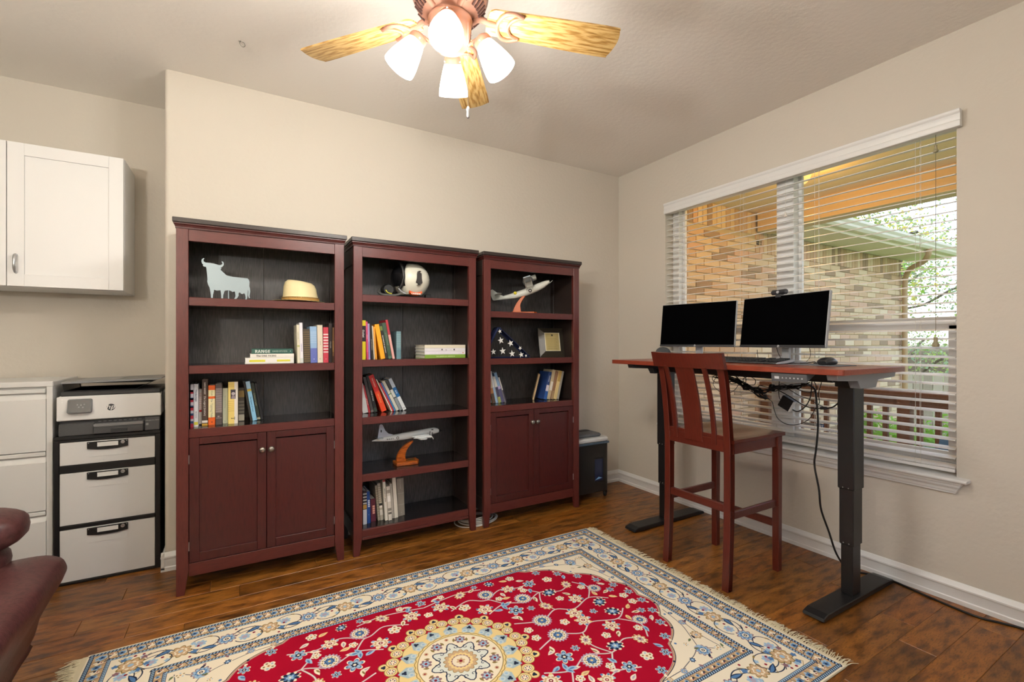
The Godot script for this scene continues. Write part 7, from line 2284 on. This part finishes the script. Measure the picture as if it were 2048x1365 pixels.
func office_corner() -> void:
	# Wall cabinet with two shaker doors.
	var c := thing("wall_cabinet", "white two-door wall cabinet with shaker doors in the alcove", "cabinet", Vector3(0, 0, 0))
	var wl: Material = M.white_laminate
	put(bx(-4.460, 1.535, -0.549, -3.522, 2.287, -0.249, 0.002), "body", wl, c)
	for q in [[-4.457, -3.994], [-3.991, -3.524]]:
		var a: float = q[0]
		var b: float = q[1]
		var d := put(bx(a + 0.06, 1.60, -0.247, b - 0.06, 2.22, -0.237), "door", wl, c)
		put(bx(a, 1.538, -0.247, a + 0.064, 2.284, -0.228, 0.0012), "door_stile", wl, d)
		put(bx(b - 0.064, 1.538, -0.247, b, 2.284, -0.228, 0.0012), "door_stile", wl, d)
		put(bx(a + 0.064, 1.538, -0.247, b - 0.064, 1.602, -0.228, 0.0012), "door_rail", wl, d)
		put(bx(a + 0.064, 2.220, -0.247, b - 0.064, 2.284, -0.228, 0.0012), "door_rail", wl, d)
		var hx := a + 0.034 if a > -4.2 else b - 0.034
		put(MB.new().tube(curve(v3([hx, 1.606, -0.228, hx, 1.612, -0.212, hx, 1.632, -0.203, hx, 1.654, -0.200, hx, 1.676, -0.203, hx, 1.696, -0.212, hx, 1.702, -0.228]), 4), [0.005, 0.005, 0.005, 0.006, 0.006, 0.006, 0.007, 0.007, 0.007, 0.007, 0.007, 0.006, 0.006, 0.006, 0.006, 0.006, 0.007, 0.007, 0.007, 0.007, 0.007, 0.006, 0.006, 0.005, 0.005], 10), "handle", M.steel, d)
	# White lateral filing cabinet.
	var f := thing("filing_cabinet", "wide white steel filing cabinet with full-width drawer grips", "filing cabinet", Vector3(0, 0, 0))
	var ws: Material = M.white_steel
	put(bx(-4.560, 0.0, -0.520, -3.784, 1.020, -0.115), "carcass", ws, f)
	put(bx(-4.562, 1.020, -0.522, -3.782, 1.047, -0.092, 0.003), "top", ws, f)
	put(bx(-3.808, 0.0, -0.115, -3.784, 1.020, -0.093, 0.002), "front_post", ws, f)
	put(bx(-4.560, 0.0, -0.115, -4.536, 1.020, -0.093, 0.002), "front_post", ws, f)
	for q in [[0.692, 1.008], [0.390, 0.688], [0.078, 0.386]]:
		var d := put(bx(-4.534, q[0], -0.114, -3.810, q[1] - 0.052, -0.095, 0.0015), "drawer", ws, f)
		# grip: a lip over a sloping finger channel
		put(bx(-4.534, q[1] - 0.020, -0.114, -3.812, q[1], -0.094, 0.003), "grip_lip", ws, d)
		var ch := MB.new()
		ch.quad(Vector3(-4.534, q[1] - 0.052, -0.095), Vector3(-3.810, q[1] - 0.052, -0.095), Vector3(-3.810, q[1] - 0.020, -0.113), Vector3(-4.534, q[1] - 0.020, -0.113), Vector3(0, 0.49, 0.87))
		put(ch, "grip_channel", ws, d)
	put(bx(-4.534, 0.0, -0.114, -3.810, 0.074, -0.100), "plinth", ws, f)
	# Black-framed file unit with white drawers.
	var b := thing("drawer_unit", "black framed drawer unit with three white lockable drawers", "drawer unit", Vector3(0, 0, 0))
	var bp: Material = M.black_plastic
	put(bx(-3.770, 0.0, -0.500, -3.340, 0.750, -0.075), "carcass", bp, b)
	put(bx(-3.775, 0.744, -0.505, -3.336, 0.762, -0.058, 0.003), "top", bp, b)
	for q in [[-3.772, -3.752], [-3.360, -3.338]]:
		put(bx(q[0], 0.0, -0.076, q[1], 0.744, -0.060, 0.002), "front_post", bp, b)
	for q in [[0.732, 0.744], [0.574, 0.612], [0.284, 0.304], [0.0, 0.014]]:
		put(bx(-3.752, q[0], -0.076, -3.360, q[1], -0.060, 0.002), "front_rail", bp, b)
	for q in [[0.614, 0.730], [0.306, 0.572], [0.016, 0.282]]:
		var top: float = q[1]
		var d := put(bx(-3.750, q[0], -0.074, -3.362, top, -0.062, 0.0012), "drawer", M.drawer_white, b)
		var hp := put(MB.new().at(xf(Vector3(-3.560, top - 0.004, -0.062))).prism(curve2(v2([-0.083, 0.0, 0.083, 0.0, 0.083, -0.034, 0.04, -0.041, 0.0, -0.0425, -0.04, -0.041, -0.083, -0.034]), 1, true), 0.0, 0.010, 0.0, 0.001), "handle", bp, d)
		put(bx(-3.602, top - 0.030, -0.053, -3.517, top - 0.008, -0.0512), "label_card", hexm("e4e4e0", 0.6), d)
		put(MB.new().at(Transform3D(Basis(Vector3(1, 0, 0), Vector3(0, 0, 1), Vector3(0, -1, 0)), Vector3(-3.498, top - 0.015, -0.052))).lathe(v2([0.009, 0.0, 0.009, 0.003, 0.0065, 0.0035, 0.006, 0.002, 0.0, 0.002]), 18), "lock", M.steel, d)
		for sx in [-3.637, -3.482]:
			put(MB.new().at(Transform3D(Basis(Vector3(1, 0, 0), Vector3(0, 0, 1), Vector3(0, -1, 0)), Vector3(sx, top - 0.009, -0.052))).lathe(v2([0.0028, 0.0, 0.002, 0.001, 0.0, 0.0012]), 10), "screw", M.steel, d)
		var rc := MB.new()
		rc.t = xf(Vector3(-3.560, top - 0.040, -0.0615))
		rc.quad(Vector3(-0.081, 0.0, -0.0004), Vector3(0.081, 0.0, -0.0004), Vector3(0.081, -0.042, 0.0012), Vector3(-0.081, -0.042, 0.0012))
		rc.quad(Vector3(-0.081, -0.042, 0.0012), Vector3(0.081, -0.042, 0.0012), Vector3(0.081, -0.0425, -0.0004), Vector3(-0.081, -0.0425, -0.0004), Vector3(0, -1, 0.2))
		rc.tri(Vector3(-0.081, 0, -0.0004), Vector3(-0.081, -0.042, 0.0012), Vector3(-0.081, -0.042, -0.0004), Vector3.LEFT, Vector3.LEFT, Vector3.LEFT)
		rc.tri(Vector3(0.081, 0, -0.0004), Vector3(0.081, -0.042, 0.0012), Vector3(0.081, -0.042, -0.0004), Vector3.RIGHT, Vector3.RIGHT, Vector3.RIGHT)
		put(rc, "finger_scoop", M.drawer_white, d)
	printer()


func printer() -> void:
	var p := thing("printer", "white and charcoal office printer on the drawer unit", "printer", Vector3(-3.548, 0.7624, -0.06))
	var dk: Material = M.dark_plastic
	var md: Material = M.mid_plastic
	put(bx(-0.208, 0.0, -0.40, 0.208, 0.080, -0.020, 0.006), "lower_body", dk, p)
	put(bx(-0.208, 0.0, -0.022, -0.068, 0.064, -0.004, 0.004), "tray_side", hexm("4a4b4c", 0.45), p)
	put(bx(0.140, 0.0, -0.022, 0.208, 0.076, -0.004, 0.004), "tray_side", hexm("4f5052", 0.45), p)
	var tray := put(bx(-0.070, 0.004, -0.020, 0.138, 0.040, 0.012, 0.003), "paper_tray", hexm("48494a", 0.45), p)
	put(bx(-0.070, 0.040, -0.20, 0.138, 0.056, 0.012, 0.003), "output_tray", hexm("7b7c7d", 0.4), p)
	put(bx(0.000, 0.010, 0.011, 0.070, 0.026, 0.0135, 0.001), "tray_grip", hexm("313233", 0.5), tray)
	for i in 9:
		put(bx(-0.055 + i * 0.021, 0.064, -0.030, -0.043 + i * 0.021, 0.068, -0.0185), "exit_roller", hexm("6d6e6f", 0.4), p)
	put(bx(-0.214, 0.080, -0.40, 0.213, 0.205, -0.010, 0.008), "fascia_body", hexm("dcdcda", 0.4), p)
	put(bx(-0.2145, 0.080, -0.012, 0.2135, 0.203, 0.0005, 0.004), "fascia", hexm("e6e6e4", 0.38), p)
	put(bx(-0.204, 0.205, -0.39, 0.210, 0.228, -0.012, 0.005), "scanner_body", hexm("2c2d2e", 0.45), p)
	# Document feeder: wedge with a raised paper tray.
	var feed := MB.new()
	feed.prism(v2([-0.200, 0.228, 0.10, 0.228, 0.165, 0.262, 0.165, 0.266, -0.208, 0.272, -0.205, 0.262]), -0.36, -0.05, 0.0, 0.003)
	put(feed, "document_feeder", hexm("3a3b3c", 0.45), p)
	var lid := MB.new()
	lid.prism(v2([-0.210, 0.266, 0.185, 0.274, 0.212, 0.281, 0.212, 0.286, -0.210, 0.277]), -0.37, -0.045, 0.0, 0.002)
	put(lid, "feeder_lid", hexm("868788", 0.4), p)
	var cut := MB.new()
	cut.prism(v2([-0.16, 0.2785, 0.02, 0.2825, 0.02, 0.2835, -0.16, 0.2795]), -0.33, -0.08)
	put(cut, "lid_panel", hexm("a4a5a6", 0.4), p)
	# Touch screen panel tipped up on the left.
	var scx := xf(Vector3(-0.122, 0.146, 0.006), Vector3(-0.30, 0, 0))
	put(MB.new().at(scx).prism(rrect(-0.048, -0.030, 0.048, 0.044, 0.008), -0.006, 0.014, 30.0, 0.003), "control_panel", hexm("77787a", 0.4), p)
	put(MB.new().at(scx).prism(rrect(-0.044, -0.026, 0.044, 0.040, 0.006), 0.0135, 0.0148, 30.0), "control_screen", hexm("1f2021", 0.25), p)
	for q in [[-0.008, 0.012], [0.006, 0.010], [0.018, 0.013], [-0.002, 0.0], [0.014, -0.002]]:
		put(MB.new().at(scx * xf(Vector3(q[0], q[1], 0.0148))).prism(circ(0, 0, 0.0032, 8), 0, 0.0004), "icon", hexm("8a8b8c", 0.5), p)
	put(MB.new().at(xf(Vector3(0.000, 0.140, 0.0005))).prism(circ(0, 0, 0.0175, 28), 0.0, 0.0008), "logo_disc", hexm("3d3e40", 0.5), p)
	var hp := words("hp", 0.030, M.white_ink, p, xf(Vector3(0.0, 0.1425, 0.0016)), "lettering", bold)
	hp.transform = xf(Vector3(0.0, 0.1425, 0.0016)) * Transform3D(Basis(Vector3(1, 0, 0), Vector3(0.25, 1, 0), Vector3(0, 0, 1)), Vector3.ZERO)
	words("OfficeJet Pro 9015", 0.0075, hexm("c4c5c6", 0.5), p, xf(Vector3(0.174, 0.056, -0.0034)))
	put(MB.new().at(xf(Vector3(0.152, 0.036, -0.004))).prism(rrect(-0.006, -0.006, 0.006, 0.006, 0.002), 0.0, 0.0006), "power_mark", hexm("9a9b9c", 0.5), p)
	for y in [0.190, 0.176]:
		put(MB.new().at(xf(Vector3(-0.192, y, 0.0005))).prism(circ(0, 0, 0.003, 10), 0.0, 0.0006), "status_light", hexm("f4f4f2", 0.4), p)
	cable("thin black power cable down the printer's side", [-3.328, 0.985, -0.10, -3.330, 0.955, -0.075, -3.327, 0.925, -0.068, -3.322, 0.89, -0.068, -3.320, 0.80, -0.075, -3.320, 0.55, -0.09, -3.320, 0.10, -0.12], 0.0028, "printer_cable", null, "")


func puff(c: Vector3, h: Vector3, p: float, lean := 0.0) -> Array:
	# Rings of a stuffed cushion along z.
	var o := []
	var k := 17
	for i in k:
		var q := -1.0 + 2.0 * i / (k - 1)
		var e := pow(maxf(0.0, 1.0 - pow(absf(q), p)), 1.0 / p)
		e = maxf(e, 0.05)
		o.append(ring(c + Vector3(0, lean * q, q * h.z), Vector3(h.x * (0.86 + 0.14 * e) * pow(e, 0.35), 0, 0), Vector3(0, h.y * e, 0), p, 36))
	return o


func recliner() -> void:
	var r := thing("recliner", "burgundy leather recliner at the edge of the rug", "armchair", Vector3(-4.0, 0, 1.25))
	var le: Material = M.leather
	# Seat and rolled front: a profile (x, y) swept across the width, swelling at the middle.
	var prof := curve2(v2([-0.42, 0.14, 0.30, 0.11, 0.375, 0.13, 0.405, 0.22, 0.440, 0.30, 0.470, 0.365, 0.478, 0.415, 0.450, 0.452, 0.36, 0.468, 0.10, 0.462, -0.20, 0.44, -0.42, 0.40]), 4, true)
	var rows := []
	var k := 19
	for i in k:
		var q := -1.0 + 2.0 * i / (k - 1)
		var e := pow(maxf(0.0, 1.0 - pow(absf(q), 5.0)), 0.2)
		e = 0.80 + 0.20 * e
		var rg := []
		for p in prof:
			var y := 0.29 + (p.y - 0.29) * (e if p.y > 0.29 else 1.0)
			var wob := 0.006 * sin(p.x * 19.0 + q * 4.0) * sin(q * 7.0 + p.y * 9.0)
			rg.append(Vector3(p.x * (0.90 + 0.10 * e) + wob, y + wob * 0.7, q * 0.50))
		rows.append(rg)
	put(MB.new().loft(rows), "seat_and_footrest", le, r)
	# Piping along the front roll.
	var pipe := PackedVector3Array()
	for i in 25:
		var q := -1.0 + 2.0 * i / 24
		pipe.append(Vector3(0.468 - 0.05 * pow(absf(q), 5), 0.386 - 0.02 * pow(absf(q), 4), q * 0.485))
	put(MB.new().tube(pipe, 0.005, 7), "piping", le, r)
	put(bx(-0.40, 0.03, -0.44, 0.30, 0.15, 0.44, 0.02), "base_frame", hexm("2a1a1a", 0.7), r)
	for q in [[-0.36, -0.40], [0.26, -0.40], [-0.36, 0.40], [0.26, 0.40]]:
		put(bx(q[0] - 0.025, 0.0, q[1] - 0.025, q[0] + 0.025, 0.035, q[1] + 0.025, 0.004), "foot", M.black_plastic, r)
	# Armrests: pillow top over a gathered front.
	for s in [-1.0, 1.0]:
		put(MB.new().loft(puff(Vector3(-0.02, 0.585, s * 0.42), Vector3(0.40, 0.085, 0.125), 3.0)), "armrest", le, r)
		put(MB.new().loft(puff(Vector3(-0.04, 0.475, s * 0.42), Vector3(0.375, 0.075, 0.105), 3.0)), "arm_panel", le, r)
	var bk := []
	for i in 13:
		var q := i / 12.0
		var e := pow(maxf(0.0, 1.0 - pow(absf(2 * q - 1), 4.0)), 0.25)
		bk.append(ring(Vector3(-0.42 - 0.14 * q, 0.42 + 0.60 * q, 0), Vector3(0.10 * maxf(e, 0.1), 0.02, 0), Vector3(0, 0, 0.38 * (0.7 + 0.3 * e)), 3.0, 30))
	put(MB.new().loft(bk), "backrest", le, r)


func small_things() -> void:
	# Paper shredder behind the window bookcase.
	var s := thing("paper_shredder", "black paper shredder with silver rim beside the last bookcase", "shredder", Vector3(-0.545, 0, 0.170))
	var bp := hexm("1d1d1c", 0.4)
	var plan := rrect(-0.165, -0.145, 0.165, 0.125, 0.03, 4)
	var up := Transform3D(Basis(Vector3(1, 0, 0), Vector3(0, 0, 1), Vector3(0, -1, 0)), Vector3.ZERO)
	put(MB.new().at(up).prism(plan, -0.455, -0.055, 30.0, 0.004), "bin", bp, s)
	put(MB.new().at(up).prism(rrect(-0.168, -0.148, 0.168, 0.130, 0.034, 4), -0.487, -0.452, 30.0, 0.010), "rim", hexm("cfcfcd", 0.35), s)
	put(MB.new().at(up).prism(rrect(-0.145, -0.120, 0.130, 0.085, 0.03, 4), -0.512, -0.485, 30.0, 0.010), "lid", hexm("565a5e", 0.4), s)
	put(bx(-0.12, 0.505, -0.075, 0.11, 0.514, -0.045, 0.001), "feed_slot", hexm("0c0c0d", 0.5), s)
	put(bx(-0.150, 0.436, 0.1235, 0.166, 0.4535, 0.1295, 0.003), "front_band", hexm("46586a", 0.35), s)
	put(bx(0.010, 0.140, 0.1230, 0.105, 0.330, 0.1262, 0.002), "window_frame", hexm("141414", 0.35), s)
	var pane := bx(0.016, 0.146, 0.1255, 0.099, 0.318, 0.1268)
	put(pane, "window_pane", hexm("1c2440", 0.1), s)
	put(MB.new().at(xf(Vector3(0.055, 0.155, 0.1268))).prism(v2([-0.036, 0.0, 0.036, 0.010, 0.0, 0.022]), 0.0, 0.0006), "paper_scrap", hexm("6d9ccc", 0.6), s)
	for q in [[-0.135, -0.11], [0.150, -0.11], [-0.135, 0.095], [0.150, 0.095]]:
		put(MB.new().at(xf(Vector3(q[0], 0.0245, q[1]), Vector3(0, 0.5, 0)) * Transform3D(Basis(Vector3(1, 0, 0), Vector3(0, 0, 1), Vector3(0, -1, 0)), Vector3.ZERO)).lathe(v2([0.0, -0.010, 0.020, -0.010, 0.0245, -0.006, 0.0245, 0.006, 0.020, 0.010, 0.0, 0.010]), 18), "caster", M.black_plastic, s)
		put(bx(q[0] - 0.012, 0.030, q[1] - 0.014, q[0] + 0.012, 0.057, q[1] + 0.014, 0.002), "caster_fork", M.black_plastic, s)
	# Ceiling hook.
	var h := thing("ceiling_hook", "small bent wire hook screwed into the ceiling", "hook", Vector3(-2.959, 2.74, 0.477))
	put(MB.new().tube(curve(v3([0, 0, 0, 0, -0.014, 0, 0.012, -0.026, 0, 0.022, -0.018, 0, 0.018, -0.006, 0.002, 0.010, -0.004, 0.004]), 5), 0.0016, 7), "hook_wire", M.pewter, h)
	put(MB.new().lathe(v2([0.0, -0.004, 0.005, -0.003, 0.006, 0.0]), 12), "plate", M.pewter, h)


# Added floor uplighter, unseen behind the camera: fill light that brightens the ceiling.
func added_uplight() -> void:
	var l := thing("added_floor_lamp", "added bronze floor uplighter out of view that brightens the ceiling", "added lamp", Vector3(-4.15, 0, 2.95))
	put(MB.new().lathe(v2([0.0, 0.0, 0.14, 0.0, 0.14, 0.015, 0.03, 0.03, 0.0, 0.03]), 28), "base", M.copper_bronze, l)
	put(MB.new().tube(v3([0, 0.028, 0, 0, 1.66, 0]), 0.013, 12), "pole", M.copper_bronze, l)
	put(MB.new().lathe(v2([0.0, 1.65, 0.04, 1.655, 0.10, 1.69, 0.15, 1.75, 0.165, 1.79, 0.160, 1.79, 0.145, 1.752, 0.095, 1.697, 0.0, 1.665]), 32, 60.0), "bowl", M.copper_bronze, l)
	var g := mat("added_uplight_glow", Color8(255, 250, 240), 0.4)
	g.emission_enabled = true
	g.emission = Color(1.0, 0.985, 0.955)
	g.emission_energy_multiplier = 2.0
	put(MB.new().lathe(v2([0.0, 1.765, 0.12, 1.768, 0.12, 1.772, 0.0, 1.775]), 28), "added_lamp_disc", g, l)
	var s := OmniLight3D.new()
	s.name = "added_fill_bulb"
	s.position = Vector3(0, 1.770, 0)
	s.light_color = Color(1.0, 0.985, 0.96)
	s.light_energy = 5.6
	s.light_size = 0.10
	s.omni_range = 12.0
	s.omni_attenuation = 2.0
	s.shadow_enabled = true
	l.add_child(s)
